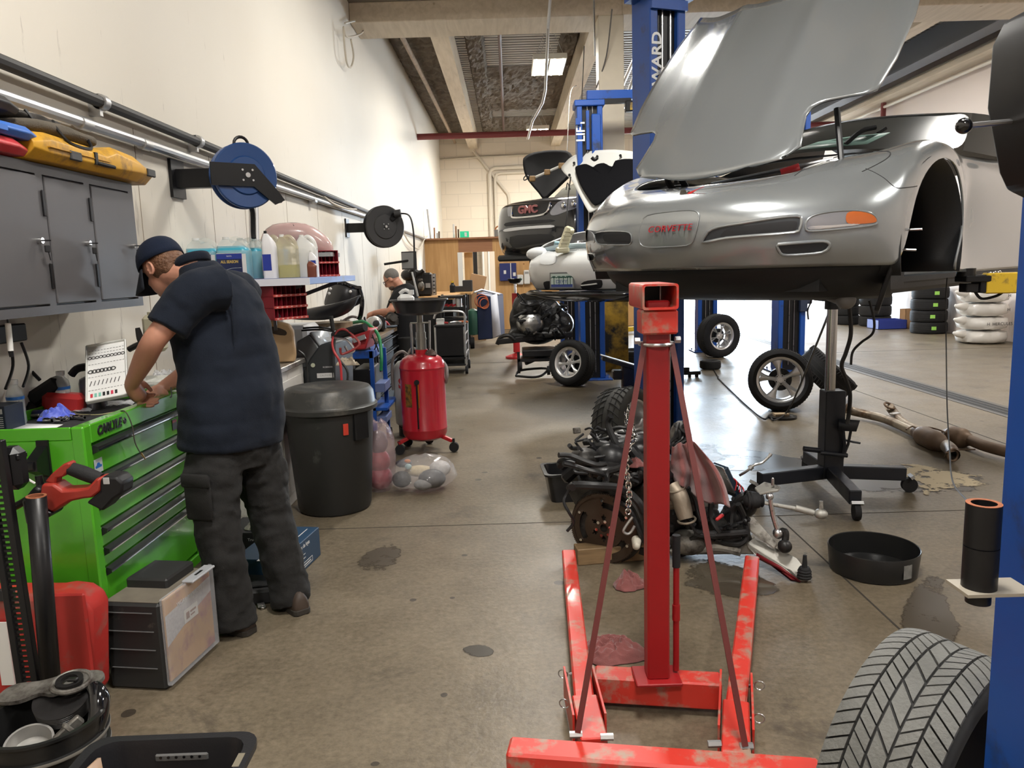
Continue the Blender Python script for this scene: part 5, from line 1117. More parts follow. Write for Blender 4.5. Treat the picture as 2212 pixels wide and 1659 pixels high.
q=atZ(1895,712); carton('blue_carton','open blue carton on the floor in front of the plain tire stack',q.x,q.x+.62,q.y-.05,q.y+.5,.002,.20,mat('blue carton',(.03,.05,.28),.5),M_card)
q=atZ(1970,712); c_=carton('cardboard_box','small brown cardboard box beside the lime-stickered tires',q.x,q.x+.3,q.y+.3,q.y+.55,.002,.42,M_card,M_card)
M_bag=mat('white film bag',(.72,.70,.66),.22,alpha=1,var=.08,vscale=8,bump=.35,bscale=9)
for k,(lab) in enumerate(['bottom','second','third','top']):
    q=V((8.42,13.75,.118+.242*k)); b=thing('bagged_tire',f'{lab} tire in white plastic of the wrapped stack at right','wrapped tire',(q.x,q.y,.23*k),0,'bagged tires')
    t=MB(); rs=[]
    for i,(r,z) in enumerate([(.05,-.112),(.30,-.112),(.39,-.08),(.41,0),(.39,.08),(.30,.108),(.05,.108)]):
        rs.append([q+V((cos(a*pi/18)*r*(1+.06*noise.noise(V((cos(a*pi/18)*3,sin(a*pi/18)*3,k*4+z*12)))),sin(a*pi/18)*r*(1+.06*noise.noise(V((a*.4,k*3,z*9)))),z+.012*noise.noise(V((a*.7,k,r*9))))) for a in range(36)])
    t.rings(rs); t.build('bag',M_bag,b,smooth=60)
    t=MB(); t.tube([q+V((-.36,-.1,.05)),q+V((-.50,-.12,.06)),q+V((-.56,-.1,.09))],[.08,.05,.015],8,3); t.build('knot',M_bag,b,smooth=60)
    if k in(1,2,3):
        pp=proj(q+V((.16,-.42,0))); text(('H  HERCULES TIRES' if k==1 else 'H'),.075,'lettering',mat('black print',(.02,.02,.02),.6),b,facing(q+V((.16 if k==1 else .2,-.425,.0)),(1,0,0),(0,0,1)),.001)
# ------------------------------------------------------------ green roller chest against the left wall
M_green=mat('lime green enamel',(.075,.36,.018),.26,coat=.5,var=.05,vscale=2)
XF,Y0c,Y1c,ZT=-1.62,2.84,3.80,1.035
tc=thing('tool_chest','lime green roller tool chest with black drawer pulls in front of the man','tool chest',(-1.86,3.3,0))
t=MB(); t.bx(-2.10,XF-.031,Y0c+.0015,Y1c-.0015,.141,ZT-.049,.004)
t.bx(XF-.05,XF,Y0c,Y0c+.05,.14,ZT,.006); t.bx(XF-.05,XF,Y1c-.05,Y1c,.14,ZT,.006); t.bx(XF-.05,XF,Y0c+.05,Y1c-.05,ZT-.075,ZT-.0005,.004); t.bx(XF-.05,XF,Y0c+.05,Y1c-.05,.1405,.19,.004)
t.bx(-2.10,XF-.049,Y0c+.0005,Y0c+.012,ZT-.0505,ZT-.0005,.003); t.bx(-2.0995,-2.085,Y0c+.012,Y1c-.012,ZT-.0505,ZT-.001,.003); t.bx(-2.10,XF-.049,Y1c-.012,Y1c-.0005,ZT-.0505,ZT-.0005,.003)
t.build('body',M_green,tc)
t=MB(); t.bx(-2.08,XF-.055,Y0c+.015,Y1c-.015,ZT-.055,ZT-.042); t.build('top_mat',mat('black foam mat',(.02,.02,.021),.9,bump=.2,bscale=300),tc)
M_pull=mat('black drawer pull',(.02,.02,.021),.35)
zs=[atX(x,y,XF).z for x,y in ((193,966),(202,1032),(210,1088),(215,1143),(219,1188),(223,1232))]
edges=zs+[.20]
for k in range(6):
    zt_=edges[k]; zb_=edges[k+1]+.004
    dr=MB(); dr.bx(XF-.03,XF-.006,Y0c+.055,Y1c-.055,zb_,zt_-.004,.003); d_=dr.build('drawer',M_green,tc)
    h=MB(); h.add([(XF-.004,Y0c+.056,zt_),(XF+.018,Y0c+.056,zt_-.006),(XF+.018,Y0c+.056,zt_-.022),(XF-.004,Y0c+.056,zt_-.034),(XF-.004,Y1c-.056,zt_),(XF+.018,Y1c-.056,zt_-.006),(XF+.018,Y1c-.056,zt_-.022),(XF-.004,Y1c-.056,zt_-.034)],[(0,1,2,3),(7,6,5,4),(0,4,5,1),(1,5,6,2),(2,6,7,3),(3,7,4,0)]); p_=h.build('drawer_pull',M_pull,d_)
    c=MB(); c.bx(XF+.017,XF+.0195,Y0c+.056,Y1c-.056,zt_-.021,zt_-.016); c.build('chrome_strip',chrome,p_)
text('CARLYLE',.05,'lettering',mat('black lettering',(.012,.012,.012),.4),tc,facing((XF+.001,3.025,ZT-.037),(0,1,0),(0,0,1)),.003,sx=.92,shear=.25,bold=.0018)
t=MB(); g=facing((XF+.001,3.148,ZT-.037),(0,1,0),(0,0,1)); t.at(g).torus((0,0,0),(0,0,1),.009,.004,14,6); t.box((0,0,0),(.014,.004,.004)); t.build('emblem',mat('black lettering',(.0,0,0)),tc)
def sticker(name,c,w,h,col,par,right=(0,1,0),extra=None):
    X=facing(c,right,(0,0,1)); t=MB().at(X); t.box((0,0,0),(w,h,.001)); o=t.build(name,mat('sticker '+name+str(col),col,.4),par)
    if extra: extra(X,o)
    return o
zc1=(edges[0]+edges[1])/2
def carpic(X,o): 
    t=MB().at(X); t.prism([(-.022,-.008),(.022,-.008),(.024,0),(.012,.003),(.006,.012),(-.008,.012),(-.014,.003),(-.024,0)],.0006,.001); t.build('blue_car_picture',mat('blue print',(.02,.12,.4),.4),o)
sticker('car_sticker',(XF-.004,Y0c+.085,edges[1]+.045-.01),.06,.055,(.42,.46,.46),tc,extra=carpic)
sticker('badge_sticker',(XF-.004,3.62,zc1-.005),.05,.05,(.03,.03,.03),tc,extra=lambda X,o:(lambda t:(t.at(X).box((0,.016,.0008),(.048,.012,.001)),t.build('red_band',mat('red print',(.35,.03,.02)),o)))(MB()))
def bars(X,o):
    t=MB().at(X)
    for k in range(9): t.box((-.016+k*.004,-.004,.0008),(.0012+.001*(k%3),.028,.0006))
    t.build('barcode',mat('black print',(.02,.02,.02)),o)
sticker('barcode_label',(-1.655,Y0c-.001,.235),.05,.06,(.6,.6,.58),tc,(1,0,0),bars)
t=MB()
for y in (Y0c+.1,Y1c-.1):
    for x in (-2.0,-1.72): t.cyl((x-.02,y,.06),(x+.02,y,.06),.06,n=18); t.bx(x-.03,x+.03,y-.03,y+.03,.06,.14)
t.build('casters',black_plastic,tc)
# side handle on the near end
t=MB(); YH=Y0c-.001
for x in (-1.985,-1.775): t.bx(x-.022,x+.022,YH-.01,YH,.83,.99); t.add([(x-.02,YH-.01,.97),(x+.02,YH-.01,.97),(x+.02,YH-.01,.85),(x-.02,YH-.01,.85),(x-.02,YH-.085,.93),(x+.02,YH-.085,.93),(x+.02,YH-.085,.89),(x-.02,YH-.085,.89)],[(0,1,5,4),(3,7,6,2),(0,4,7,3),(1,2,6,5),(4,5,6,7)])
t.tube([(-2.1,YH-.075,.91),(-1.765,YH-.075,.91)],.020,12); t.build('side_handle',satin_black,tc)
t=MB(); t.tube([(-1.81,YH-.055,.95),(-1.80,YH-.1,.93),(-1.79,YH-.105,.88),(-1.76,YH-.10,.85)],.004,6,5); t.build('zip_tie',white_plastic,tc)
ZM=ZT-.041                                                        # top surface of the mat
def on(px,py): return atZ(px,py,ZM)
def c3(x,y): return (x*300/2212,780+y*225/1659)
# bottles
def bottle(label,px,py,s=1.0):
    p=on(px,py); b=thing('water_bottle',label,'bottle',p,0,None)
    t=MB(); pr=[(0,0),(.030,.0),(.033,.01),(.032,.05),(.033,.10),(.033,.125),(.028,.145),(.016,.160),(.0145,.172)]; t.lathe([(r*s,z*s) for r,z in pr],p,n=24,cap1=False); t.build('bottle_body',mat('clear bottle plastic',(.7,.76,.78),.08,alpha=.38,coat=.5),b)
    t=MB(); t.lathe([(.0335*s,.105*s),(.0338*s,.118*s)],p,n=24,cap0=False,cap1=False); t.build('blue_band',mat('blue label',(.03,.16,.5),.4),b)
    t=MB(); t.add([p+V((cos(a*.2-2.3)*.0338*s,sin(a*.2-2.3)*.0338*s,z*s)) for z in(.03,.103) for a in range(9)],[(i,i+1,10+i,9+i) for i in range(8)]); t.build('paper_label',mat('printed label',(.6,.6,.58),.5,var=.25,vscale=70),b)
    t=MB(); t.lathe([(.016*s,.168*s),(.018*s,.170*s),(.018*s,.187*s),(.0,.189*s)],p,n=20); t.build('cap',white_plastic,b)
bottle('clear bottle with white cap nearest the left picture edge',40,916,1.0); bottle('clear bottle with white cap in front of the red drill',140,890,1.0)
# drill, gloves, bags, leads, sockets
p=on(118,893); dr=thing('cordless_drill','red and black cordless tool lying behind the bottles','power tool',p)
def bx(x,y,Y): return atY(*c3(x,y),Y)
t=MB(); t.box(p+V((.04,.02,.045)),(.17,.09,.09),.02,Euler((0,R(8),.2)).to_matrix()); t.build('motor_body',mat('red tool plastic',(.35,.02,.02),.4),dr)
t=MB(); t.box(p+V((-.04,.03,.10)),(.15,.10,.07),.015,Euler((0,R(-32),.2)).to_matrix()); t.box(p+V((-.11,.0,.03)),(.1,.1,.06),.02); t.build('battery_charger',black_plastic,dr)
t=MB(); t.tube([p+V((-.06,.02,.15)),p+V((-.10,.03,.19))],.008,6); t.tube([p+V((-.10,.02,.12)),p+V((-.15,.03,.15))],.008,6); t.build('prongs',black_plastic,dr)
jr=on(200,884); kt=thing('grey_canister','grey canister with dark handle behind the chart','canister',jr); t=MB(); q=jr+V((0,.02,0)); t.lathe([(0,0),(.055,0),(.055,.12),(.05,.14),(.02,.155),(0,.155)],q,n=24); t.build('can',mat('dark grey metal',(.12,.12,.13),.3,.7),kt); t=MB(); t.tube([q+V((-.09,0,.16)),q+V((-.05,0,.19)),q+V((.05,0,.19)),q+V((.08,0,.15))],.018,8,4); t.build('handle',black_plastic,kt)
gl=on(118,908); t=MB(); t.grid(crumple(gl+V((-.01,.03,0)),.085,.06,.055,6.6),44,14); tag(t.build('nitrile_glove',mat('blue nitrile',(.09,.13,.62),.45,sheen=.2),sub=1,smooth=70,solid=.001),'crumpled blue nitrile glove beside the near bottle','glove','blue gloves')
gl=on(172,884); t=MB(); t.grid(crumple(gl+V((.0,.02,0)),.06,.05,.04,9.1),40,12); o=t.build('nitrile_glove',mat('blue nitrile',(.09,.13,.62)),sub=1,smooth=70,solid=.001); tag(o,'smaller blue glove lying by the foot of the chart','glove','blue gloves')
M_film=mat('clear poly film',(.85,.87,.9),.12,alpha=.42,coat=.6)
def film(label,q,sx,sy,rz,seed,h=.02):
    t=MB(); X=T(q,(0,0,rz)); t.at(X).grid(lambda a,b: V(((a-.5)*sx,(b-.5)*sy,.006+h*abs(noise.noise(V((a*4,b*4,seed))))+h*.5*abs(noise.noise(V((a*11,b*11,seed)))))),18,18); t.tube([(-.4*sx,-.5*sy,.014),(-.38*sx,.5*sy,.014)],.003,5); return tag(t.build('zip_bag',M_film,smooth=60),label,'plastic bag','clear bags on the chest')
film('clear zip bag lying nearest the sockets',on(140,893)+V((.02,.02,0)),.17,.13,.35,1); film('clear zip bag lying below the chart',on(215,880)+V((.02,.03,0)),.24,.14,.3,2); film('clear bag of small parts behind the tray',on(345,818)+V((0,.10,0)),.15,.10,.5,5,.05)
# assortment tray the man is reaching into, with its chart lid
kb=thing('assortment_case','open white assortment case with a chart of rings in its raised lid','parts case',on(300,860)); 
q0=on(235,862); q=V((q0.x+.09,q0.y+.25,ZM))
t=MB(); t.at(T(q,(0,0,R(4)))); t.bx(-.15,.19,-.20,.20,.0,.012); t.bx(-.15,.19,-.20,-.193,0,.055); t.bx(-.15,.19,.193,.20,0,.055); t.bx(-.15,-.143,-.2,.2,0,.055); t.bx(.183,.19,-.2,.2,0,.055)
for k in range(1,6): t.bx(-.15+k*.057,-.147+k*.057,-.2,.2,0,.045)
for k in range(1,4): t.bx(-.15,.19,-.2+k*.1,-.197+k*.1,0,.045)
t.build('tray',mat('frosted plastic',(.72,.72,.68),.3,alpha=.8),kb)
A,B_,C_,D_=[atY(x,y,Y) for x,y,Y in ((163,757,3.52),(243,742,3.56),(305,845,3.36),(213,862,3.30))]
n_=(B_-A).cross(D_-A).normalized(); n_=-n_ if n_.y>0 else n_
lid=MB(); w_=(B_-A).length; h_=(A-D_).length; X=facing((A+B_+C_+D_)/4,(B_-A+C_-D_),(A-D_+B_-C_)); W_=((B_-A).length+(C_-D_).length)/2; H_=((A-D_).length+(B_-C_).length)/2
lid.at(X).box((0,0,-.008),(W_,H_,.014),.004); ld=lid.build('lid',mat('white chart card',(.78,.78,.76),.3),kb)
fr=MB().at(X); 
for s in(-1,1): fr.box((s*W_/2,0,.0),(.006,H_,.02),.002); fr.box((0,s*H_/2,0),(W_,.006,.02),.002)
fr.build('lid_rim',mat('frosted plastic',(.7,.7,.7)),ld)
ch_=MB().at(X); rr_=random.Random(5)
for k in range(10): x=-W_*.42+W_*.84*k/9; ch_.torus((x,H_*.27,.0005),(0,0,1),.0075,.0020,14,4)
for k in range(7): x=-W_*.40+W_*.56*k/6; ch_.torus((x,H_*.02,.0005),(0,0,1),.0100,.0026,14,4)
for k in range(8): x=-W_*.40+W_*.7*k/7; ch_.box((x,-H_*.19,.0005),(.003,.03,.001),0,M.Rotation(-.25,3,'Z'))
for k in range(12):
    for y in (.40,.345,.15,-.08,-.31): ch_.box((-W_*.43+W_*.86*k/11,H_*y,.0004),(.0075,.0014,.0006))
ch_.build('ring_chart',mat('chart print',(.05,.05,.05),.5),ld)
cc=[(.55,.04,.06),(.2,.5,.4),(.2,.5,.4),(.02,.02,.02),(.02,.02,.02),(.55,.04,.08),(.03,.03,.03)]
for k,c in enumerate(cc): t=MB().at(X); t.box((-W_*.38+W_*.1*k,-H_*.40,.0006),(.010,.022,.001),.0003); t.build('chart_swatch',mat('swatch'+str(c),c,.5),ld)
text('J',.05,'lettering',mat('black marker',(.02,.02,.02),.6),kb,facing(atY(370,846,3.2),(1,0,0),(0,0,1)),.0005)
# sockets, screwdriver, pliers, paper, leads
for k,(x,y) in enumerate([(700,960),(760,980),(850,960),(900,940),(930,985),(990,960),(1010,930),(1060,950),(1090,915),(1150,930),(1250,930),(1310,940)]):
    p=on(*c3(x,y)); a=rnd.uniform(-.9,.2); d_=V((cos(a),sin(a),0)); s=thing('socket','chrome socket in the loose row on the chest top','socket',p,0,'chrome sockets on the chest'); t=MB(); c=p+V((0,0,.011)); t.lathe([(.009,-.016),(.0105,-.014),(.0105,.004),(.0085,.008),(.0085,.018),(.005,.018),(.005,.010)],c,d_,16,cap1=False); t.build('barrel',chrome,s)
p=on(*c3(680,900)); sd=thing('screwdriver','screwdriver with fat dark blue handle by the sockets','screwdriver',p); t=MB(); t.lathe([(0,-.05),(.014,-.05),(.018,-.03),(.017,.03),(.010,.05),(.006,.052)],p+V((0,0,.018)),(1,.25,0),18); t.build('handle',mat('dark blue handle',(.012,.015,.06),.3),sd); t=MB(); t.cyl(p+V((.05,.012,.018)),p+V((.16,.04,.012)),.0035,n=8); t.build('blade',chrome,sd)
p=on(*c3(250,930)); pl_=thing('pliers','black handled pliers left of the screwdriver','pliers',p); t=MB(); t.tube([p+V((-.06,.03,.012)),p+V((-.03,.045,.02)),p+V((.02,.03,.02)),p+V((.05,.01,.015))],.009,8,4); t.tube([p+V((-.06,.0,.012)),p+V((-.02,.0,.015)),p+V((.05,.005,.015))],.009,8,4); t.build('handles',mat('dark grip',(.015,.015,.03),.4),pl_); t=MB(); t.box(p+V((.08,.005,.015)),(.05,.02,.012),.004); t.build('jaws',dull_alu,pl_)
t=MB(); A=[on(*c3(x,y)) for x,y in ((90,1095),(430,1008),(1005,1020),(870,1085))]; t.add([V((a.x,a.y,ZM+.003)) for a in A],[(0,1,2,3)]); tag(t.build('paper_sheet',mat('white paper',(.8,.8,.79),.6),solid=.001),'white paper sheet on the near edge of the green chest','paper')
def lead(label,pts,r,m): t=MB(); t.tube([on(*c3(x,y))+V((0,0,z)) for x,y,z in pts],r,6,6); tag(t.build('test_lead',m),label,'wire')
M_wirey=mat('dull yellow wire',(.35,.32,.15),.5)
lead('thin dark wire lying across the clear bags',[(140,560,.04),(380,690,.03),(600,730,.03),(740,790,.02),(1000,860,.012),(1300,890,.008),(1500,880,.008)],.0022,mat('dark wire',(.06,.05,.04),.5))
lead('pale wire curling below the near bottle',[(160,640,.04),(300,740,.03),(430,800,.02),(540,860,.01)],.002,white_plastic)
lead('pale wire with yellow tip beside the sockets',[(130,790,.02),(350,815,.01),(700,800,.01),(1000,850,.008),(1500,885,.008),(1830,840,.008)],.0022,M_wirey)
t=MB(); t.tube([on(*c3(1740,890)),on(*c3(1800,900))+V((0,0,.012)),V((XF+.004,3.15,ZT+.003)),V((XF+.024,3.16,ZT-.06)),V((XF+.024,3.17,.9)),V((XF+.03,3.20,.84))],.0025,6,6); o=t.build('test_lead',mat('dark wire',(.06,.05,.04))); tag(o,'thin lead hanging over the drawer front','wire'); 
t=MB(); t.cyl((XF+.03,3.20,.845),(XF+.035,3.22,.815),.005,.003,8); t.build('brass_tip',mat('brass',(.35,.22,.08),.35,.8),o)
bx1=thing('carton_box','small dark carton with white printed lines at the left picture edge','box',on(5,905)); q=on(10,932); t=MB(); t.bx(q.x-.09,q.x+.01,q.y,q.y+.12,ZM+.001,ZM+.10,.002); t.build('carton',mat('navy carton',(.02,.03,.05),.5),bx1)
t=MB()
for k in range(6): t.bx(q.x-.08,q.x+.0,q.y-.001,q.y,ZM+.015+k*.008,ZM+.018+k*.008)
t.bx(q.x-.03,q.x,q.y-.001,q.y,ZM+.07,ZM+.09); t.build('printing',mat('white print',(.6,.6,.6)),bx1)
bx2=thing('carton_box','orange topped carton standing at the left picture edge','box',on(0,905)); q=on(4,908); t=MB(); t.bx(q.x-.12,q.x+.01,q.y+.02,q.y+.14,ZM+.001,ZM+.15,.002); t.build('carton',mat('red brown carton',(.22,.05,.04),.6),bx2); t=MB(); t.bx(q.x-.125,q.x+.015,q.y+.015,q.y+.145,ZM+.12,ZM+.16,.003); t.build('orange_lid',mat('orange card',(.65,.17,.04),.5),bx2)
# power strip, plugs and a hanging marker under the cabinet
ps=thing('power_strip','black power strip on the wall under the grey cabinet','outlet',(XL+.03,3.15,1.28)); t=MB(); a=atX(0,727,XL+.03); b=atX(50,727,XL+.03); t.bx(XL,XL+.05,a.y-.3,b.y,a.z-.03,a.z+.045,.005); t.build('strip',black_plastic,ps)
t=MB()
for (pp,qq,rr2) in (((22,740),(28,790),(12,840)),((46,740),(62,790),(50,835))): t.tube([atX(pp[0],pp[1],XL+.06),atX(qq[0],qq[1],XL+.09),atX(rr2[0],rr2[1],XL+.12)],.006,6,6)
t.build('plug_cords',M_cord,ps)
mk=thing('paint_marker','white paint marker hanging by a cord from the grey cabinet','marker',atX(20,720,-1.85)); t=MB(); a=atX(17,698,-1.85); b=atX(23,758,-1.85); t.cyl(a,b,.010,n=14); t.build('barrel',white_plastic,mk); t=MB(); t.cyl(b,b+(b-a)*.22,.009,.006,12); t.tube([a,a+V((0,0,.05))],.003,5); t.build('cap',black_plastic,mk)
# ------------------------------------------------------------ grey wall cabinet and what lies on it
wc=thing('wall_cabinet','grey steel wall cabinet with three locked doors','cabinet',(-1.97,3.0,1.46))
XC=-1.80; t=MB(); t.bx(XL+.001,XC-.02,1.6,3.80,1.45,2.03,.003); t.bx(XC-.02,XC,1.6,3.80,1.99,2.03); t.bx(XC-.02,XC,1.6,3.80,1.45,1.485); 
for y in (2.63,3.05,3.39,3.775): t.bx(XC-.02,XC,y-.02,y+.025,1.485,1.99)
t.build('carcass',grey_paint,wc)
for k,(a,b) in enumerate(((2.66,3.03),(3.08,3.37),(3.42,3.75))):
    d_=MB(); d_.bx(XC-.012,XC+.004,a,b,1.492,1.983,.003); dd=d_.build('door',grey_paint,wc)
    l_=MB(); yb=b-.035 if k<2 else b-.02; l_.cyl((XC+.004,yb,1.735),(XC+.022,yb,1.735),.012,n=16); l_.build('lock',chrome,dd)
    ky=MB(); ky.cyl((XC+.022,yb,1.735),(XC+.05,yb+.006,1.735),.003,n=6); ky.bx(XC+.03,XC+.036,yb-.012,yb+.02,1.69,1.718,.004); ky.tube([(XC+.034,yb+.006,1.70),(XC+.036,yb+.012,1.66)],.002,5); ky.build('key',black_plastic,dd)
    hg=MB(); 
    for z in (1.60,1.88): hg.bx(XC+.002,XC+.008,a-.03,a-.012,z-.05,z+.05,.002)
    hg.build('hinge',satin_black,dd)
ZC0=2.031
def case_loft(name,label,cat,rings,m,detail=None,grp=None):
    o=thing(name,label,cat,sum((V(p) for p in rings[0]),V())/len(rings[0])); t=MB(); t.rings(rings); b=t.build('shell',m,o,bevel=.006,smooth=45)
    if detail: detail(o)
    return o
def zq(z): return 2.034+(z-2.034)*.60
def sec(y,x0,x1,z0,z1,b):
    z0,z1=zq(z0),zq(z1); b=min(b,(z1-z0)*.42); return [V((x0+b,y,z0)),V((x1-b,y,z0)),V((x1,y,z0+b)),V((x1,y,z1-b)),V((x1-b,y,z1)),V((x0+b,y,z1)),V((x0,y,z1-b)),V((x0,y,z0+b))]
# yellow case: two clam-shells, the nearer one with windows for the clips
def ydet(o):
    t=MB()
    for y,z in ((3.20,2.10),(3.66,2.13),(3.86,2.12)): t=MB(); t.bx(-1.735,-1.722,y-.04,y+.04,zq(z)-.018,zq(z)+.018,.004); t.build('clip',mat('dark clip',(.03,.03,.03),.5),o)
    t=MB(); t.bx(-1.735,-1.715,3.35,3.50,2.06,2.075,.005); t.bx(-1.735,-1.72,3.34,3.36,2.06,2.11); t.bx(-1.735,-1.72,3.49,3.51,2.06,2.11); t.build('handle',black_plastic,o)
    t=MB(); t.rings([sec(y,-2.06,-1.722,2.113,2.121,.002) for y in (3.02,3.7)]); t.build('seam',mat('yellow seam',(.4,.2,.015),.5),o)
case_loft('tool_case','yellow moulded tool case with black clips, overhanging the cabinet end','tool case',[sec(2.95,-2.03,-1.74,2.034,2.20,.04),sec(3.05,-2.06,-1.73,2.034,2.215,.03),sec(3.45,-2.07,-1.725,2.034,2.20,.03),sec(3.52,-2.08,-1.715,2.034,2.24,.03),sec(3.75,-2.08,-1.72,2.034,2.23,.04),sec(3.90,-2.05,-1.74,2.034,2.19,.05),sec(3.98,-1.99,-1.80,2.05,2.14,.04)],yellow_plastic,ydet)
def latch(o,y,z,x,m):
    z=zq(z); t=MB(); t.bx(x-.004,x+.006,y-.03,y+.03,z-.012,z+.012,.003); t.build('latch',m,o)
case_loft('tool_case','red plastic tool case at the bottom of the cases on the cabinet','tool case',[sec(2.28,-2.06,-1.75,2.034,2.13,.02),sec(2.86,-2.06,-1.74,2.034,2.13,.03),sec(2.94,-2.03,-1.76,2.04,2.11,.03)],red_plastic,lambda o:latch(o,2.62,2.08,-1.74,red_plastic))
M_bluecase=mat('blue case plastic',(.02,.13,.5),.4)
case_loft('tool_case','blue plastic tool case lying on the red case','tool case',[sec(2.40,-2.05,-1.74,2.135,2.20,.02),sec(2.93,-2.05,-1.735,2.135,2.215,.025),sec(3.02,-2.02,-1.76,2.14,2.195,.03)],M_bluecase,lambda o:latch(o,2.76,2.165,-1.735,M_bluecase))
case_loft('tool_case','second blue tool case, upper one at the left picture edge','tool case',[sec(2.2,-2.05,-1.76,2.22,2.29,.02),sec(2.72,-2.05,-1.755,2.22,2.30,.025),sec(2.80,-2.02,-1.78,2.225,2.28,.03)],M_bluecase,lambda o:latch(o,2.60,2.25,-1.755,M_bluecase))
case_loft('tool_case','black hard case topmost on the grey cabinet','tool case',[sec(2.3,-2.06,-1.79,2.305,2.38,.02),sec(2.90,-2.06,-1.78,2.305,2.385,.025),sec(3.0,-2.03,-1.81,2.31,2.365,.03)],dark_plastic,lambda o:latch(o,2.72,2.34,-1.78,dark_plastic))
M_canvas=mat('dark canvas',(.05,.045,.04),.9,var=.3,vscale=10,bump=.3,bscale=200)
def softbag(label,y0,y1,x0,x1,z0,z1,seed,m):
    z0,z1=zq(z0),zq(z1)
    o=thing('tool_bag',label,'tool bag',((x0+x1)/2,(y0+y1)/2,z0)); t=MB(); rs=[]
    for i in range(13):
        a=i/12; y=y0+(y1-y0)*a; k=min(1,sin(pi*min(max(a,.04),.96))*2.2); r=[]
        for j in range(20):
            th=2*pi*j/20; c_,s_=cos(th),sin(th); c2=math.copysign(abs(c_)**.6,c_); s2=math.copysign(abs(s_)**.6,s_); n1=noise.noise(V((a*5,c_*2,s_*2+seed)))
            r.append(V(((x0+x1)/2+(x1-x0)/2*c2*k*(1+.12*n1),y,(z0+z1)/2+(z1-z0)/2*s2*k*(1+(.35*n1 if s_>0 else 0)))))
        rs.append(r)
    t.rings(rs); t.build('bag',m,o,smooth=60,sub=1); t=MB(); t.tube([(x1-.01,y0+(y1-y0)*.3,z0+.04),(x1+.025,y0+(y1-y0)*.36,z0-.02),(x1+.025,y0+(y1-y0)*.62,z0-.02),(x1-.01,y0+(y1-y0)*.7,z0+.03)],.007,6,5); t.build('strap',satin_black,o)
softbag('brown grey canvas tool bag lying on the yellow case',2.97,3.56,-2.05,-1.76,2.215,2.32,1.3,mat('brown canvas',(.10,.085,.065),.9,var=.3,vscale=10,bump=.3,bscale=200)); softbag('dark rumpled soft bag behind the canvas bag',3.0,3.45,-2.08,-1.86,2.32,2.39,4.4,M_canvas)
# ------------------------------------------------------------ hose reels on the wall
def reel(label,px,py,Y,R_,col,arm,mount=True):
    c=V(((px-1100)/FPX*Y*1.0,Y,0)); c=atY(px,py,Y); o=thing('hose_reel',label,'hose reel',c); n=V((.62,-.78,0)) if arm else V((.55,-.84,0))
    t=MB(); t.lathe([(0,-.055),(R_*.96,-.055),(R_,-.045),(R_,-.035),(R_*.9,-.03),(R_*.9,.03),(R_,.035),(R_,.045),(R_*.96,.055),(R_*.60,.05),(R_*.56,.062),(0,.062)],c,n,56); t.build('drum',col,o)
    X=facing(c+n*.065,V((0,0,1)).cross(n),(0,0,1)); t=MB().at(X)
    if arm: t.prism([(-.23,-.07),(-.23,.07),(-.05,.07),(.05,.07),(.20,-.10),(.235,-.15),(.17,-.18),(.035,-.07),(-.05,-.07)],0,.012); t.box((.20,-.14,-.03),(.05,.05,.07),.008)
    else: t.box((.14,.13,-.02),(.16,.07,.08),.015,M.Rotation(.6,3,'Z'))
    t.build('arm',satin_black,o); t=MB().at(X)
    for k in range(4): t.cyl((cos(k*pi/2+.8)*.045,sin(k*pi/2+.8)*.045,.012),(cos(k*pi/2+.8)*.045,sin(k*pi/2+.8)*.045,.018),.007,n=8)
    t.cyl((0,0,.012),(0,0,.02),.016,n=12); t.build('hub_bolts',steel,o)
    t=MB(); q=V((XL,c.y+.05,c.z)); pl=c-n*.06; t.bar(q,pl,.08,.12,.004); t.bx(XL,XL+.02,q.y-.10,q.y+.10,q.z-.12,q.z+.12); t.build('wall_bracket',satin_black,o)
    return o,c,X
o,c,X=reel('blue hose reel on the wall above the man',526,381,5.1,.205,mat('blue reel',(.012,.05,.17),.35,coat=.2),True)
t=MB(); t.torus(c+V((0,0,.20)),(.62,-.78,0),.045,.010,18,8); t.build('lift_ring',satin_black,o)
t=MB(); q=atX(546,448,XL+.12); t.tube([c+V((.03,0,-.19)),atY(546,460,5.15),atY(547,500,5.2),atY(548,515,5.2)],.016,8,3); t.build('hose',rubber,o)
t=MB(); t.cyl(atX(553,440,XL+.05),atX(556,560,XL+.05),.02,n=10); struct(t.build('trim_10',galv),'vertical conduit under the blue reel')
o,c,X=reel('black cord reel on the wall farther along',829,490,10.4,.275,mat('black reel',(.02,.02,.021),.35),False)
t=MB(); t.tube([atY(862,461,10.4),atY(884,466,10.4),atY(893,500,10.4),atY(895,560,10.5),atY(895,640,10.6)],.012,6,6); t.build('cable',M_cord,o); t=MB(); t.cyl(atY(852,462,10.38),atY(866,460,10.38),.05,n=12); t.build('outlet_guide',dark_plastic,o)
def loops(label,pts,r=.012,m=M_wpipe): t=MB(); t.tube(pts,r,6,6); tag(t.build('wall_cable',m),label,'cable')
loops('pale cable sagging on the wall left of the black reel',[atX(690,415,XL+.05),atX(720,440,XL+.08),atX(755,452,XL+.08),atX(775,450,XL+.06)],.012)
loops('pale cable looped on the wall right of the black reel',[atX(868,495,XL+.06),atX(885,525,XL+.08),atX(905,537,XL+.08),atX(918,515,XL+.06),atX(926,508,XL+.05)],.016)
loops('thin cable coil high on the wall beside the cross beam',[atX(745,50,XL+.05),atX(780,45,XL+.1),atX(783,70,XL+.12),atX(750,80,XL+.1),atX(742,60,XL+.1),atX(748,130,XL+.1),atX(758,145,XL+.08),atX(764,120,XL+.08),atX(758,85,XL+.08)],.014)
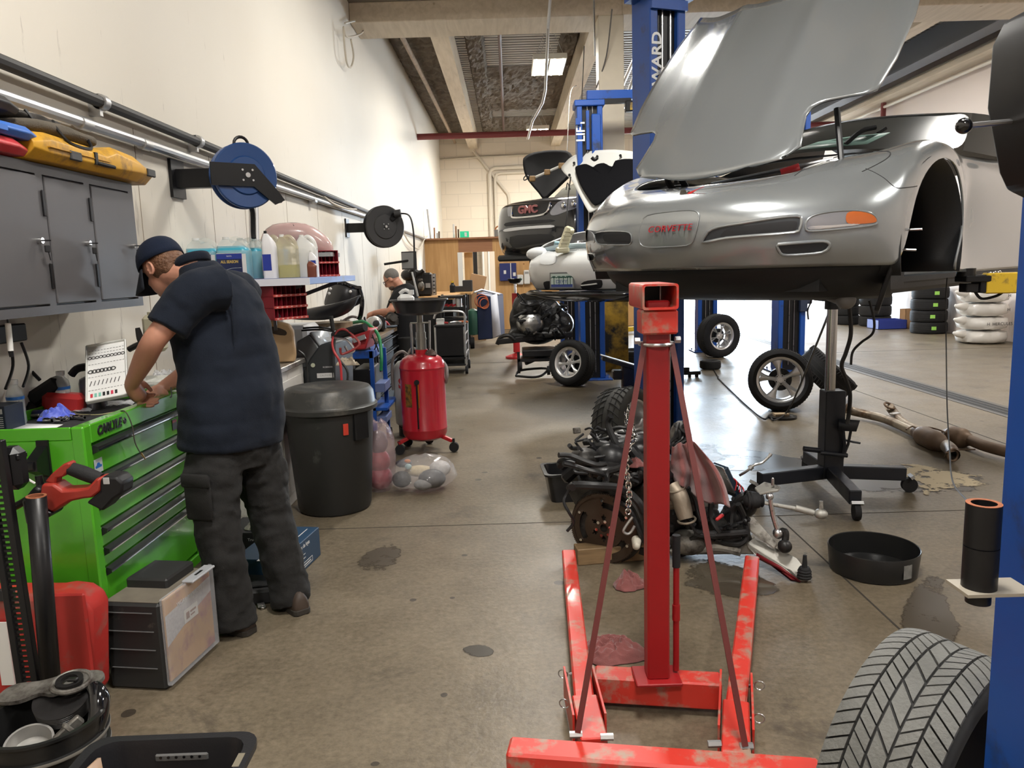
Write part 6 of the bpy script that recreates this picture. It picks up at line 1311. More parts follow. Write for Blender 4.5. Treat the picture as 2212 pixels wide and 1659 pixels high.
# ------------------------------------------------------------ shelf of jugs
ZS=1.555; sh_=thing('wall_shelf','blue steel shelf with pale front lip carrying jugs','shelf',(-1.7,5.6,1.5))
t=MB(); t.bx(XL,-1.29,5.0,6.5,ZS-.045,ZS,.003); t.build('shelf_board',blue_lift,sh_)
t=MB(); t.bx(-1.73,-1.285,4.992,4.999,ZS-.047,ZS-.001); t.build('pale_strip',mat('pale end strip',(.62,.63,.7),.4),sh_)  # paler strip across the near end of the shelf
t=MB(); t.bar((XL,5.2,1.25),(-1.4,5.2,ZS-.05),.02,.03); t.bar((XL,6.3,1.25),(-1.4,6.3,ZS-.05),.02,.03); t.build('bracket',grey_paint,sh_)
def jug(name,label,x,y,w,h,d,body,liq,lvl,lab=None,rz=0,grp=None,hand=True,caps=white_plastic):
    o=thing(name,label,'jug',(x,y,ZS),0,grp); X=T((x,y,ZS),(0,0,rz))
    def prof(z0,z1,k=1.0):
        t=MB().at(X); zz=[z0+(z1-z0)*i/10 for i in range(11)]; rs=[]
        for z in zz:
            f=z/h
            if f<.74: sx=1; ox=0
            elif f<.9: q_=(f-.74)/.16; sx=1-.35*q_**1.5; ox=-.12*w*q_
            else: q_=(f-.9)/.1; sx=.65-.40*q_; ox=-.12*w-.09*w*q_
            sy=1 if f<.74 else max(.35,1-.65*((f-.74)/.26))
            rs.append([V((xx*sx*k+ox,yy*sy*k,z)) for xx,yy in rrect(w,d,d*.28)])
        t.rings(rs); return t
    prof(.001,h).build('jug_body',body,o,smooth=50)
    if liq: prof(.004,h*lvl,.985).build('liquid',liq,o,smooth=50)
    t=MB().at(X); t.cyl((-.23*w,0,h),(-.23*w,0,h*1.06),w*.11,n=16); t.build('cap',caps,o)
    if hand: t=MB().at(X); t.tube([(-.1*w,0,h*.97),(.12*w,0,h*1.0),(.36*w,0,h*.88),(.45*w,0,h*.70)],d*.13,8,5); t.build('handle',body,o)
    if lab: lab(X,o,w,h,d)
    return o
M_milky=mat('milky jug plastic',(.70,.72,.66),.3,alpha=.24); M_wash=mat('blue washer fluid',(.05,.36,.50),.3)
M_navy=mat('navy label',(.012,.02,.07),.35); M_gold=mat('gold print',(.5,.36,.1),.4)
def wlab(X,o,w,h,d):
    z0=-d/2-.0015; Y=X@T((0,z0,h*.34),(pi/2,0,0)); t=MB().at(Y); t.box((-.06*w,0,0),(w*.80,h*.60,.001)); l=t.build('front_label',M_navy,o)
    t=MB().at(Y); t.box((-.06*w,h*.235,.0008),(w*.80,h*.13,.001)); t.build('label_band',mat('royal blue band',(.02,.04,.25),.35),l)
    t=MB().at(Y); t.box((-.06*w,h*.31,.001),(w*.80,.003,.001)); t.box((.40*w,0,.0003),(w*.13,h*.58,.001)); t.build('label_border',mat('white print',(.6,.6,.6)),l)
    text('NAPA',h*.05,'lettering',mat('white print',(.6,.6,.6)),l,Y@T((-.06*w,h*.24,.0016)),.0003); text('ALL SEASON',h*.095,'lettering',M_gold,l,Y@T((-.06*w,h*.10,.0012)),.0004,sx=.82,bold=.0008)
    t=MB().at(Y); t.tube([(-.38*w,-h*.25,.001),(-.28*w,-h*.13,.001),(.0,-h*.06,.001),(.3*w,-h*.05,.001)],.0015,4,5); t.torus((-.1*w,-h*.17,.001),(0,0,1),h*.045,.0018,16,4); t.torus((.03*w,-h*.18,.001),(0,0,1),h*.045,.0018,16,4); t.build('car_drawing',mat('pale line print',(.4,.42,.45),.4),l)
W_=.207; HJ=.262
g_='washer fluid jugs on the blue shelf'
jug('washer_jug','blue washer fluid jug nearest the wall, half behind the man\'s cap',-2.02,5.18,W_,HJ,.13,M_milky,M_wash,.80,wlab,0,g_)
jug('washer_jug','blue washer fluid jug in front with its whole label showing',-1.805,5.14,W_,HJ,.13,M_milky,M_wash,.83,wlab,0,g_)
for k,(lv,lb) in enumerate(((.8,'second'),(.7,'third'),(.85,'fourth'))):
    jug('washer_jug',f'{lb} washer fluid jug in the row running back from the front one',-1.80+.035*k+.02,5.34+.19*k,W_,HJ,.13,M_milky,mat('bright blue fluid',(.04,.32,.7),.3) if k==2 else M_wash,lv,lambda X,o,w,h,d:(lambda t:(t.at(X).box((w/2+.001,0,h*.33),(.001,d*.7,h*.5)),t.build('side_label',mat('grey print',(.45,.45,.47),.5,var=.3,vscale=90),o)))(MB()),0,g_)
jug('bottle_jug','white bottle with navy label beside the washer jugs',-1.56,5.10,.088,.29,.075,mat('white bottle plastic',(.72,.72,.74),.35),None,0,lambda X,o,w,h,d:(lambda t:(t.at(X).box((-.01,-d/2-.001,h*.36),(.055,.001,h*.36)),t.build('label',mat('navy blue label',(.02,.04,.28),.4),o)))(MB()),0,None,False,black_plastic)
jug('fluid_jug','cream jug half filled with yellow fluid',-1.47,5.19,.135,.27,.12,mat('yellowed jug plastic',(.58,.53,.36),.35,alpha=.45),mat('yellow fluid',(.42,.40,.03),.25),.32,None,0)
jug('fluid_jug','plain white jug right of the yellow fluid',-1.40,5.42,.14,.275,.12,mat('white jug plastic',(.68,.68,.66),.35),None,0)
jug('fluid_jug','cream jug behind the white bottle',-1.62,5.36,.13,.28,.12,mat('yellowed jug plastic',(.5,.5,.3)),None,0)
jug('spray_bottle','slim white and blue bottle on the shelf end',-1.345,5.35,.055,.17,.05,mat('white bottle plastic',(.7,.7,.7)),None,0,lambda X,o,w,h,d:(lambda t:(t.at(X).box((0,-d/2-.001,h*.42),(.05,.001,h*.5)),t.build('label',mat('navy blue label',(.02,.04,.2)),o)))(MB()),0,None,False)
jug('small_bottle','small brown bottle at the right end of the shelf',-1.315,5.20,.062,.105,.05,mat('brown bottle plastic',(.16,.045,.025),.35),None,0,None,0,None,False,mat('grey cap',(.4,.4,.38),.5))
# bundle on top of the jugs
bw=thing('paper_roll_bundle','pink wrapped roll with dark end lying on top of the jugs','roll',(-1.6,5.9,1.85)); t=MB(); t.tube([(-1.78,5.75,1.80),(-1.70,5.75,1.86),(-1.52,5.8,1.86),(-1.40,5.85,1.78),(-1.36,5.85,1.72)],[.05,.085,.09,.08,.05],14,4); t.build('wrapping',mat('pinkish film',(.62,.42,.40),.25,alpha=.85,coat=.4),bw); t=MB(); t.ball((-1.60,5.78,1.885),(.13,.08,.07),16,10); t.build('dark_roll',black_plastic,bw); t=MB(); t.bx(-1.75,-1.3,5.7,6.0,1.70,1.73); t.build('tray',mat('grey tray',(.3,.3,.3),.6),bw)
# red bolt bins
def bins(label,c,w,h,d,rz,rows,cols):
    o=thing('bolt_bin_rack',label,'bin rack',c,0); X=T(c,(0,0,rz)); t=MB().at(X); M_b=mat('dark red bins',(.20,.008,.018),.45); t.bx(-w/2,w/2,d-.01,d,0,h); t.bx(-w/2,-w/2+.006,0,d,0,h); t.bx(w/2-.006,w/2,0,d,0,h); t.bx(-w/2,w/2,0,d,h-.006,h); t.bx(-w/2,w/2,0,d,0,.006)
    for k in range(1,cols): x=-w/2+w*k/cols; t.bx(x-.002,x+.002,.01,d,0,h)
    for r in range(rows): z=h*r/rows; t.bx(-w/2,w/2,.0,d,z,z+.006)
    t.build('rack',M_b,o); t=MB().at(X)
    for r in range(rows): z=h*r/rows; t.bx(-w/2,w/2,-.012,0,z,z+h*.07)
    t.build('label_rail',mat('pink red rail',(.5,.07,.06),.45),o); t=MB().at(X)
    for r in range(rows):
        for k in range(cols): t.bx(-w/2+w*(k+.3)/cols,-w/2+w*(k+.7)/cols,-.0135,-.012,h*r/rows+.005,h*r/rows+h*.055)
    t.build('rail_labels',mat('pale pink tag',(.7,.4,.38),.5),o)
bins('dark red bolt bin rack hanging below the jug shelf',(-1.455,5.12,1.285),.27,.225,.20,R(55),3,7)
bins('red bolt bins standing at the end of the jug shelf',(-1.33,5.75,ZS),.16,.19,.12,R(40),2,5)
t=MB(); t.bar((-1.70,5.1,ZS-.05),(-1.52,5.1,1.30),.02,.02); t.tube([(-1.62,5.3,1.52),(-1.62,5.3,1.2)],.012,6); struct(t.build('trim_13',grey_paint),'struts under the jug shelf')
# ------------------------------------------------------------ white counter with steel top
ct=thing('bench_cabinet','white cabinet with stained steel top behind the man','cabinet',(-1.84,5.1,0)); t=MB(); t.bx(XL+.01,-1.55,4.35,5.66,.0,.93,.006); t.build('carcass',mat('stained white panel',(.58,.56,.52),.4,dirt=(.2,.15,.09),dirtamt=.12,dscale=5),ct); t=MB(); t.bx(XL+.005,-1.53,4.33,5.68,.93,.965,.004); t.build('steel_top',mat('stained steel top',(.40,.38,.35),.35,.7,dirt=(.10,.07,.05),dirtamt=.4,dscale=8),ct)
t=MB(); t.bx(-1.549,-1.545,4.40,5.0,.08,.86); t.bx(-1.549,-1.545,5.05,5.62,.08,.86); t.build('door',mat('stained white panel',(.6,.6,.6)),ct,bevel=.002)
ZK=.966
def onk(px,py): return atZ(px,py,ZK)
bj=thing('fluid_container','beige plastic jug with moulded handle on the steel counter','jug',(-1.66,5.45,ZK)); t=MB(); X=facing((-1.655,5.38,ZK),(1,.15,0),(0,0,1)); out=[(-.11,0),(.12,0),(.13,.05),(.125,.22),(.10,.265),(.0,.30),(-.05,.29),(-.10,.235)]; ho=[(-.03,.215),(.07,.19),(.075,.225),(-.02,.258)]
t.at(X).prism(out,-.09,.0); t.build('container',mat('beige plastic',(.55,.37,.20),.45,var=.1),bj,bevel=.012); t=MB().at(X); t.prism(smooth2d(ho,3),.0,.003); t.build('handle_opening',mat('dark opening',(.05,.035,.025),.8),bj)
t=MB().at(X); t.cyl((-.12,.235,-.04),(-.13,.275,-.04),.02,n=12); t.build('cap',mat('pink cap',(.6,.25,.22),.5),bj)
fn_=thing('metal_pot','black and metal pot with an orange funnel leaning in it','pot',onk(590,790)); q=onk(592,775); t=MB(); t.lathe([(0,0),(.055,0),(.06,.03),(.045,.06),(.05,.13),(.0,.13)],q,n=24); t.build('pot',grease_black,fn_); t=MB(); t.lathe([(.045,.0),(.038,.01),(.012,.05),(.008,.10)],q+V((.07,-.03,.11)),(-.5,.75,-.2),24,cap0=False,cap1=False); t.build('funnel',mat('orange brown funnel',(.42,.13,.06),.4),fn_,solid=.002); t=MB(); t.lathe([(.05,.0),(.052,.025),(.0,.03)],q+V((-.0,-.03,.13)),n=20); t.tube([q+V((.0,.0,.16)),q+V((.05,.0,.17)),q+V((.06,.0,.12))],.008,6,4); t.build('lid',dull_alu,fn_)
for k in range(5):
    t=MB(); a=onk(622+k*5,775); t.tube([V((-1.56,a.y,ZK+.06)),V((-1.52,a.y,ZK+.02)),V((-1.51,a.y+.01*k,.9)),V((-1.51,a.y+.02*(k%2),.80-.02*k)),V((-1.50,a.y+.03,.72))],.005,6,5); o=t.build('hooked_wire',M_cord); tag(o,'black hooked wire hanging over the steel counter front','wire','wires over the counter edge')
# clutter seen past the man's arm on the wall and chest end
js=thing('oil_tin','yellowed plastic jug behind the man against the wall','jug',(-2.0,4.2,1.2)); t=MB(); q=atY(335,720,4.15); t.box(q,(.10,.10,.20),.02); t.cyl(q+V((0,0,.10)),q+V((0,0,.115)),.03,n=14); t.build('tin',mat('yellowed plastic',(.42,.39,.28),.5,var=.15),js)
cl_=thing('clamp_tool','rusty dark clamp hanging behind the man','clamp',atY(305,740,4.1)); t=MB(); t.tube([atY(297,708,4.1),atY(303,730,4.1),atY(312,748,4.1),atY(318,775,4.1)],[.012,.02,.025,.012],8,4); t.tube([atY(278,755,4.1),atY(300,744,4.1),atY(325,738,4.1)],.016,8,3); t.build('jaw',grease_black,cl_)
# ------------------------------------------------------------ left foreground on the floor
# trash can
cn=thing('trash_can','large round black plastic trash can with domed dented lid','trash can',(-1.235,5.08,0)); c=V((-1.235,5.08,0))
t=MB(); t.lathe([(0,.006),(.235,.006),(.245,.03),(.29,.67),(.31,.68),(.315,.705),(.30,.707),(.295,.69)],c,n=64,cap1=False); t.build('can_body',mat('scuffed black plastic',(.020,.020,.019),.5,dirt=(.11,.11,.10),dirtamt=.06,dscale=3.2),cn)
t=MB(); t.lathe([(.318,.685),(.322,.713),(.312,.720),(.305,.732),(.298,.795),(.275,.828),(.24,.838),(.20,.827),(.10,.808),(0,.804)],c,n=64,cap0=False); t.build('lid',mat('dusty black lid',(.035,.035,.033),.42,dirt=(.13,.12,.10),dirtamt=.22,dscale=4),cn)
for a in (-.6,2.6):
    t=MB(); X=T(c+V((cos(a)*.29,sin(a)*.29,.60)),(0,0,a)); t.at(X).bx(-.02,.012,-.06,.06,-.1,.12,.006); t.build('handle_boss',black_plastic,cn)
a=-1.0; t=MB(); X=T(c+V((cos(a)*.291,sin(a)*.291,.585)),(0,R(3),a)); t.at(X).box((0,0,0),(.004,.035,.075),.001); t.build('red_tag',mat('red tag',(.55,.05,.03),.4),cn)
# used-oil drainer
dd=thing('oil_drainer','red waste oil drain tank on casters with a wide black catch pan on top','oil drainer',(-.785,6.66,0)); c=V((-.785,6.66,0))
t=MB(); t.lathe([(0,.10),(.13,.11),(.18,.135),(.195,.17),(.195,.20),(.198,.205),(.198,.215),(.195,.22),(.195,.735),(.199,.74),(.199,.75),(.195,.755),(.19,.79),(.17,.825),(.13,.85),(.07,.862),(0,.865)],c,n=56); t.build('tank',mat('glossy red tank',(.40,.010,.022),.3,coat=.4,var=.06,vscale=3),dd)
t=MB(); t.cyl(c+V((0,0,.85)),c+V((0,0,.90)),.055,n=20); t.build('neck',red_paint,dd)
t=MB(); t.cyl(c+V((0,0,.895)),c+V((0,0,1.05)),.045,n=20); t.cyl(c+V((0,0,.985)),c+V((0,0,1.0)),.05,n=20); t.cyl(c+V((0,0,1.05)),c+V((0,0,1.13)),.038,n=20); t.cyl(c+V((0,0,1.13)),c+V((0,0,1.22)),.026,n=16); t.bx(c.x-.085,c.x+.085,c.y-.03,c.y+.03,1.125,1.135); t.build('telescopic_neck',mat('grey oil tube',(.28,.27,.24),.35,.8,var=.2,vscale=10),dd)
t=MB(); t.tube([c+V((-.075,-.02,1.13)),c+V((-.075,-.02,.86))],.012,8); t.tube([c+V((.085,-.02,1.15)),c+V((.075,-.02,.90)),c+V((.10,-.02,.86))],.010,8); t.build('side_rod',steel,dd)
t=MB(); t.lathe([(.04,1.20),(.16,1.205),(.20,1.225),(.235,1.32),(.25,1.325),(.25,1.335),(.232,1.335),(.19,1.24),(.04,1.225)],c,n=48,loop=True); t.build('catch_pan',mat('satin black pan',(.02,.02,.021),.28),dd)
t=MB(); a=-1.72; q=c+V((cos(a)*.197,sin(a)*.197,0)); t.cyl(q+V((0,0,.64)),q+V((0,-.02,.64)),.022,n=14); t.tube([q+V((0,-.02,.63)),q+V((0,-.02,.45)),q+V((0,-.02,.24))],.007,6); t.build('sight_gauge',black_plastic,dd)
t=MB(); t.tube([q+V((0.012,-.013,.62)),q+V((.012,-.013,.42))],.005,6); t.build('amber_tube',mat('amber tube',(.35,.10,.01),.3),dd)
t=MB(); pts=[]; 
for z in (.42,.62):
    for k in range(5): a=-2.35+k*.09; pts.append(c+V((cos(a)*.1965,sin(a)*.1965,z)))
t.add(pts,[(i,i+1,6+i,5+i) for i in range(4)]); s=t.build('warning_label',mat('yellow black label',(.22,.10,.015),.4,dirt=(.03,.02,.01),dirtamt=.5,dscale=30),dd)
t=MB(); t.tube([c+V((.17,.02,.80)),c+V((.21,.0,.74)),c+V((.215,-.02,.66)),c+V((.20,.02,.6))],.014,8,5); t.build('hose',mat('grey hose',(.25,.22,.21),.5),dd)
t=MB(); t.grid(crumple(c+V((.085,-.04,.85)),.06,.05,.05,3.3),30,10); t.build('brown_rag',mat('brown rag',(.09,.06,.05),.95,var=.3,vscale=20),dd,solid=.002)
for a in (-.35,-2.6,1.6,3.6-1.2):
    l=MB(); p=c+V((cos(a)*.15,sin(a)*.15,.14)); q=c+V((cos(a)*.26,sin(a)*.26,.10)); l.bar(p,q,.035,.03,.004); lo_=l.build('foot',red_paint,dd); w=MB(); w.cyl(q+V((.012,-.02,-.055)),q+V((.012,.02,-.055)),.042,n=18); w.bx(q.x,q.x+.02,q.y-.01,q.y+.01,q.z-.06,q.z+.02); w.build('caster',rubber,lo_)
# grey tank
gt=thing('pressure_tank','pale grey pressure tank behind the red drainer','tank',(-.99,7.35,0)); c=V((-1.0,7.35,0)); t=MB(); t.lathe([(0,.08),(.10,.085),(.14,.12),(.145,.16),(.145,.62),(.135,.68),(.10,.72),(.05,.735),(0,.737)],c,n=40); t.build('tank',mat('pale grey enamel',(.42,.41,.39),.4,var=.1),gt)
t=MB(); t.cyl(c+V((0,0,.73)),c+V((0,0,.78)),.035,n=14); t.tube([c+V((0,0,.78)),c+V((-.05,-.05,.82)),c+V((-.13,-.06,.76)),c+V((-.15,-.06,.6)),c+V((-.15,-.03,.45))],.014,8,5); t.tube([c+V((0,0,.78)),c+V((.04,.02,.84)),c+V((.1,.0,.82)),c+V((.14,0,.76))],.012,8,5); t.build('valve_hose',mat('grey brown hose',(.2,.18,.16),.5),gt)
X=facing(c+V((-.055,-.1385,.52)),(1,-.35,0),(0,0,1)); text('S',.13,'lettering',mat('red brown print',(.3,.03,.03),.5),gt,X,.0006,bold=.006); t=MB(); t.cyl(c,c+V((0,0,.09)),.12,n=24); t.build('foot_ring',dark_plastic,gt)
# bags of rubbish
def sackmesh(c,rx,ry,h,seed):
    t=MB(); rs=[]
    for i in range(15):
        a=i/14; z=h*a; k=(sin(pi*(.08+.90*a))**.5); r=[]
        for j in range(36):
            th=2*pi*j/36; n1=noise.noise(V((cos(th)*1.6,sin(th)*1.6,a*2.2+seed))); n2=noise.noise(V((cos(th)*5,sin(th)*5,a*7+seed)))
            r.append(V((c[0]+cos(th)*rx*k*(1+.22*n1+.06*n2),c[1]+sin(th)*ry*k*(1+.22*n1+.06*n2),max(.003,c[2]+z*(1+.10*n1)))))
        rs.append(r)
    t.rings(rs); return t
M_sack=mat('clear rubbish sack',(.78,.76,.77),.10,alpha=.20,coat=.8,bump=.5,bscale=26)
q=atZ(905,1075); sk=thing('rubbish_bag','clear plastic sack of bottles and wrappers lying in front of the red tank','rubbish bag',q); cb=V((q.x+.0,q.y+.22,0)); sackmesh(cb,.25,.20,.25,2.0).build('sack',M_sack,sk,smooth=70)
for k,(dx,dy,z,rx,ry,rz_,col) in enumerate([(-.14,-.05,.09,.07,.06,.06,(.02,.02,.022)),(.08,-.06,.09,.10,.07,.07,(.022,.022,.024)),(-.02,.02,.13,.11,.06,.04,(.5,.40,.24)),(-.13,.02,.19,.06,.05,.03,(.05,.05,.06)),(-.09,-.04,.18,.025,.025,.02,(.3,.45,.45)),(.13,.03,.14,.08,.08,.06,(.45,.43,.42)),(-.10,0,.21,.025,.02,.015,(.45,.14,.03)),(.02,-.1,.06,.07,.05,.04,(.2,.2,.2))]):
    t=MB(); t.ball(cb+V((dx,dy,z)),(rx,ry,rz_),14,9); t.build('contents',mat('rubbish %d'%k,col,.5,var=.4,vscale=25,bump=.3,bscale=40),sk)
q=atZ(820,1075); s2=thing('rubbish_bag','tall clear sack with red contents squeezed between trash can and the lying sack','rubbish bag',q); c2=V((q.x-.02,q.y+.18,0)); sackmesh(c2,.13,.13,.52,5.0).build('sack',mat('pink clear sack',(.62,.46,.48),.12,alpha=.32,coat=.7,bump=.5,bscale=26),s2,smooth=70)
for k,(z,r,col) in enumerate(((.10,.09,(.30,.03,.05)),(.22,.08,(.28,.03,.04)),(.36,.07,(.05,.045,.05)))):
    t=MB(); t.ball(c2+V((0,0,z)),(r,r,.09),14,9); t.build('contents',mat('sack fill %d'%k,col,.5,var=.4,vscale=20),s2)
# blue parts carton by the man's feet and the dark one beside it
bc=thing('parts_carton','blue printed parts carton lying beside the trash can','box',(-1.2,4.2,0)); a0=atZ(660,1231); a1=atZ(714,1178); d_=(a1-a0); d_.z=0; L_=.34; d_=d_.normalized(); s_=V((-d_.y,d_.x,0)); hh=.165
X=facing(a0,d_,(0,0,1)); t=MB().at(X); t.bx(-.28,.22,0,hh,-.26,0,.003); t.build('carton',mat('navy blue carton',(.018,.05,.10),.4),bc)
M_pw=mat('white print',(.6,.6,.6))
text('Tru-Flow Bombas de Agua',.030,'lettering',M_pw,bc,X@T((-.07,.135,.001)),.0004,sx=.9,bold=.0006); t=MB().at(X)
for k in range(7): t.bx(-.16,-.16+.14+.04*sin(k*2.1),.095-k*.007,.098-k*.007,0,.001)
for k in range(2): t.bx(-.16,.10,.016+k*.026,.019+k*.026,0,.001)
for x in(-.16,.10): t.bx(x,x+.003,.016,.045,0,.001)
t.bx(-.14,.08,.026,.033,0,.001); t.build('printing',M_pw,bc)
Xt=facing(a0+V((0,0,hh+.0006)),d_,s_); t=MB().at(Xt); t.bx(-.30,.05,.09,.12,0,.001); t.bx(-.30,.18,.05,.055,0,.001); t.bx(-.1,.15,.15,.155,0,.001); t.build('top_printing',M_pw,bc)
dk_=thing('parts_carton','open dark carton with foil behind the man\'s legs','box',atZ(560,1235)); q=atZ(560,1225); t=MB(); t.bx(q.x-.18,q.x+.12,q.y+.02,q.y+.30,.002,.19,.003); t.build('carton',mat('black carton',(.015,.015,.018),.45),dk_); t=MB(); t.grid(crumple(V((q.x+.0,q.y+.14,.19)),.11,.10,.05,7.7),30,10); t.build('foil_wrap',mat('silver foil',(.6,.6,.58),.25,.9),dk_); text('TruFlow',.022,'lettering',M_pw,dk_,facing((q.x-.02,q.y+.019,.15),(1,0,0),(0,0,1)),.0004)
kc=thing('plastic_case','black plastic tool case lying open on the floor between the man\'s shoes','tool case',atZ(560,1330)); q=atZ(575,1318); t=MB(); X=T(q+V((-.03,.16,0)),(0,0,R(12))); t.at(X).bx(-.20,.10,-.10,.16,.0,.075,.012); t.bx(-.16,.05,-.06,.12,.075,.085,.005); t.build('case',dark_plastic,kc); t=MB().at(X); t.tube([(.05,-.10,.03),(.06,-.14,.03),(.10,-.12,.03),(.10,-.06,.03)],.012,8,3); t.build('handle',black_plastic,kc); t=MB().at(X); t.box((-.03,-.125,.012),(.035,.03,.008),.002,Euler((.3,0,.3)).to_matrix()); t.torus((-.02,-.15,.014),(.2,0,1),.012,.003,12,6); t.build('latch',steel,kc)
# black storage case with clear printed lid
q0=atZ(372,1494); q1=atZ(475,1396); fd=(q1-q0); fd.z=0; Lf=fd.length; fd.normalize(); pd=V((-fd.y,fd.x,0)); sb=thing('storage_case','black ribbed storage case with clear printed lid beside the green chest','storage case',q0)
X=M((fd.to_3d(),pd,V((0,0,1)))).transposed().to_4x4(); X.translation=q0
Hs=.375; D_=.26
t=MB().at(X); t.bx(0,Lf,.02,D_,0,Hs-.02,.012); t.bx(.14,Lf-.02,.07,D_-.01,Hs-.03,Hs+.02,.008); t.build('case_body',mat('dusty black case',(.022,.022,.022),.5,dirt=(.16,.14,.11),dirtamt=.0,dscale=5),sb)
t=MB().at(X)
for k in range(4): t.bx(-.0045,.001,.05,D_-.02,.09+k*.075,.094+k*.075,.001)
t.build('rib',mat('worn edge',(.10,.10,.10),.45),sb)
t=MB().at(X); t.bx(.01,Lf-.01,.03,D_-.01,Hs-.0205,Hs-.0185); t.build('top_dust',mat('dust film',(.15,.13,.10),.9,var=.4,vscale=12),sb)
t=MB().at(X); t.bx(.0,Lf,-.004,.02,.02,Hs,.006); ld=t.build('clear_lid',mat('hazy lid plastic',(.62,.63,.66),.15,alpha=.30,coat=.6),sb)
t=MB().at(X); t.bx(.02,Lf-.012,.012,.0195,.03,Hs-.012); t.build('printed_insert',mat('orange tan print',(.50,.29,.12),.5,var=.45,vscale=7,dirt=(.28,.10,.10),dirtamt=.35,dscale=6),ld)
t=MB().at(X); t.add([(.02,.0115,Hs-.13),(Lf-.012,.0115,Hs-.10),(Lf-.012,.0115,Hs-.05),(.02,.0115,Hs-.08)],[(0,1,2,3)]); t.add([(.02,.0117,.17),(Lf*.7,.0117,.24),(Lf-.012,.0117,.26),(Lf-.012,.0117,Hs-.09),(.02,.0117,Hs-.12)],[(0,1,2,3,4)]); t.build('grey_band',mat('grey print',(.15,.17,.20),.5),ld)
t=MB().at(X); t.box((.19,.010,.235),(.10,.001,.055),.0002); t.build('white_sticker',mat('white sticker',(.62,.62,.6),.5),ld)
t=MB().at(X); t.box((.165,.009,.235),(.022,.001,.028)); t.bx(.185,.225,.0085,.0095,.238,.246); t.bx(.185,.215,.0085,.0095,.224,.230); t.build('sticker_mark',mat('brown print',(.25,.15,.12),.5),ld)
text('WORK MANAGER',.028,'lettering',mat('white print',(.5,.5,.5)),ld,facing(X@V((.19,.0095,.305)),fd,(0,0,1)),.0003,sx=.8)
t=MB().at(X); t.box((.24,-.008,Hs+.004),(.17,.05,.010),.003); t.build('lid_handle',mat('grey clear handle',(.35,.36,.38),.25),ld)
t=MB().at(X); t.box((.24,-.008,Hs+.0095),(.05,.01,.002)); t.build('handle_slot',black_plastic,ld)
# red case, farm jack and pipe, reciprocating saw
rc=thing('red_case','scuffed red plastic case standing behind the black jack bar','case',(-1.8,2.63,0)); ZR=.56
def rp(x,y,Y=2.60): return atY(x,y,Y)
out=[(0,1490),(0,1262),(35,1262),(100,1262),(125,1258),(160,1262),(185,1278),(196,1300),(199,1490)]
p3=[rp(x-(120 if x==0 else 0),y,2.62) for x,y in [(x,y+26) for x,y in out]]; t=MB(); n=len(p3); t.add(p3+[p+V((0,.14,0)) for p in p3],[tuple(range(n))[::-1],tuple(range(n,2*n))]+[(i,(i+1)%n,n+(i+1)%n,n+i) for i in range(n)]); t.build('case_shell',mat('scuffed red plastic',(.42,.03,.025),.5,dirt=(.25,.10,.08),dirtamt=.25,dscale=7),rc,bevel=.02)
t=MB(); t.bx(rp(100,1300).x,rp(180,1300).x,2.607,2.622,rp(0,1470).z,rp(0,1290).z,.01); t.build('moulded_panel',mat('scuffed red plastic',(.4,.03,.02)),rc); t=MB(); a=rp(-30,1300).x; t.bx(a,rp(30,1300).x,2.600,2.618,rp(0,1300).z,rp(0,1275).z,.004); t.build('handle_gap',mat('dark gap',(.02,.02,.02),.8),rc); t=MB(); a=rp(105,1288); t.box(a+V((0,-.006,0)),(.035,.02,.02),.004); t.build('latch',dull_alu,rc)
t=MB(); t.bx(rp(-20,1300).x,rp(8,1300).x,2.598,2.606,rp(0,1480).z,rp(0,1345).z); t.build('white_label',white_plastic,rc)
fj=thing('farm_jack','black holed farm jack bar leaning with its pipe handle at the left edge','jack',atZ(60,1500)); YJ2=2.36
def jp(x,y,Y=YJ2): return atY(x,y,Y)
b0,b1=jp(62,1470),jp(-15,965); ax=(b1-b0).normalized(); rt2=V((1,0,0)); rt2=(rt2-ax*rt2.dot(ax)).normalized(); nn=rt2.cross(ax)
Xb=M((rt2,nn,ax)).transposed().to_4x4(); Xb.translation=b0; Lb=(b1-b0).length; wb_=.036
t=MB().at(Xb); pitch=.0185; k=0; z=0
# I-bar: two edge strips joined by webs between the holes
t.bx(-wb_,-.014,-.012,.012,-.35,Lb+.02,.002); t.bx(.014,wb_,-.012,.012,-.35,Lb+.02,.002)
while z<Lb: t.bx(-.015,.015,-.006,.006,z,z+.007); z+=pitch
t.build('jack_bar',satin_black,fj)
t=MB(); t.cyl(jp(112,1500,2.36),jp(78,1072,2.36),.0295,n=24,cap=False); t.build('pipe_handle',satin_black,fj,solid=.004); t=MB(); q=jp(78,1072,2.36); d3=(jp(78,1072)-jp(112,1500)).normalized(); t.lathe([(.022,-.01),(.0295,0),(.0295,.002),(.022,.002)],q,d3,24,loop=True); t.lathe([(0,-.03),(.023,-.03)],q,d3,24); t.build('rusty_end',rust_orange,fj,label='rusty orange pipe mouth')
t=MB(); t.box(jp(30,1010,2.42),(.07,.07,.14),.02); t.box(jp(40,985,2.42),(.03,.05,.02),.004); t.build('jack_head',satin_black,fj)
sw=thing('reciprocating_saw','red and black cordless reciprocating saw hung in front of the green chest','power saw',atY(170,1050,2.45)); YS=2.46
def c4(x,y,Y=YS): return atY(x*440/2212,900+y*330/1659,Y)
M_sawred=mat('dull red tool plastic',(.30,.028,.018),.45)
def slab(name,pts,y0,y1,m,bev=.008):
    t=MB(); a=[c4(x,y,YS) for x,y in pts]; n=len(a); t.add([p+V((0,y0,0)) for p in a]+[p+V((0,y1,0)) for p in a],[tuple(range(n))[::-1],tuple(range(n,2*n))]+[(i,(i+1)%n,n+(i+1)%n,n+i) for i in range(n)]); return t.build(name,m,sw,bevel=bev)
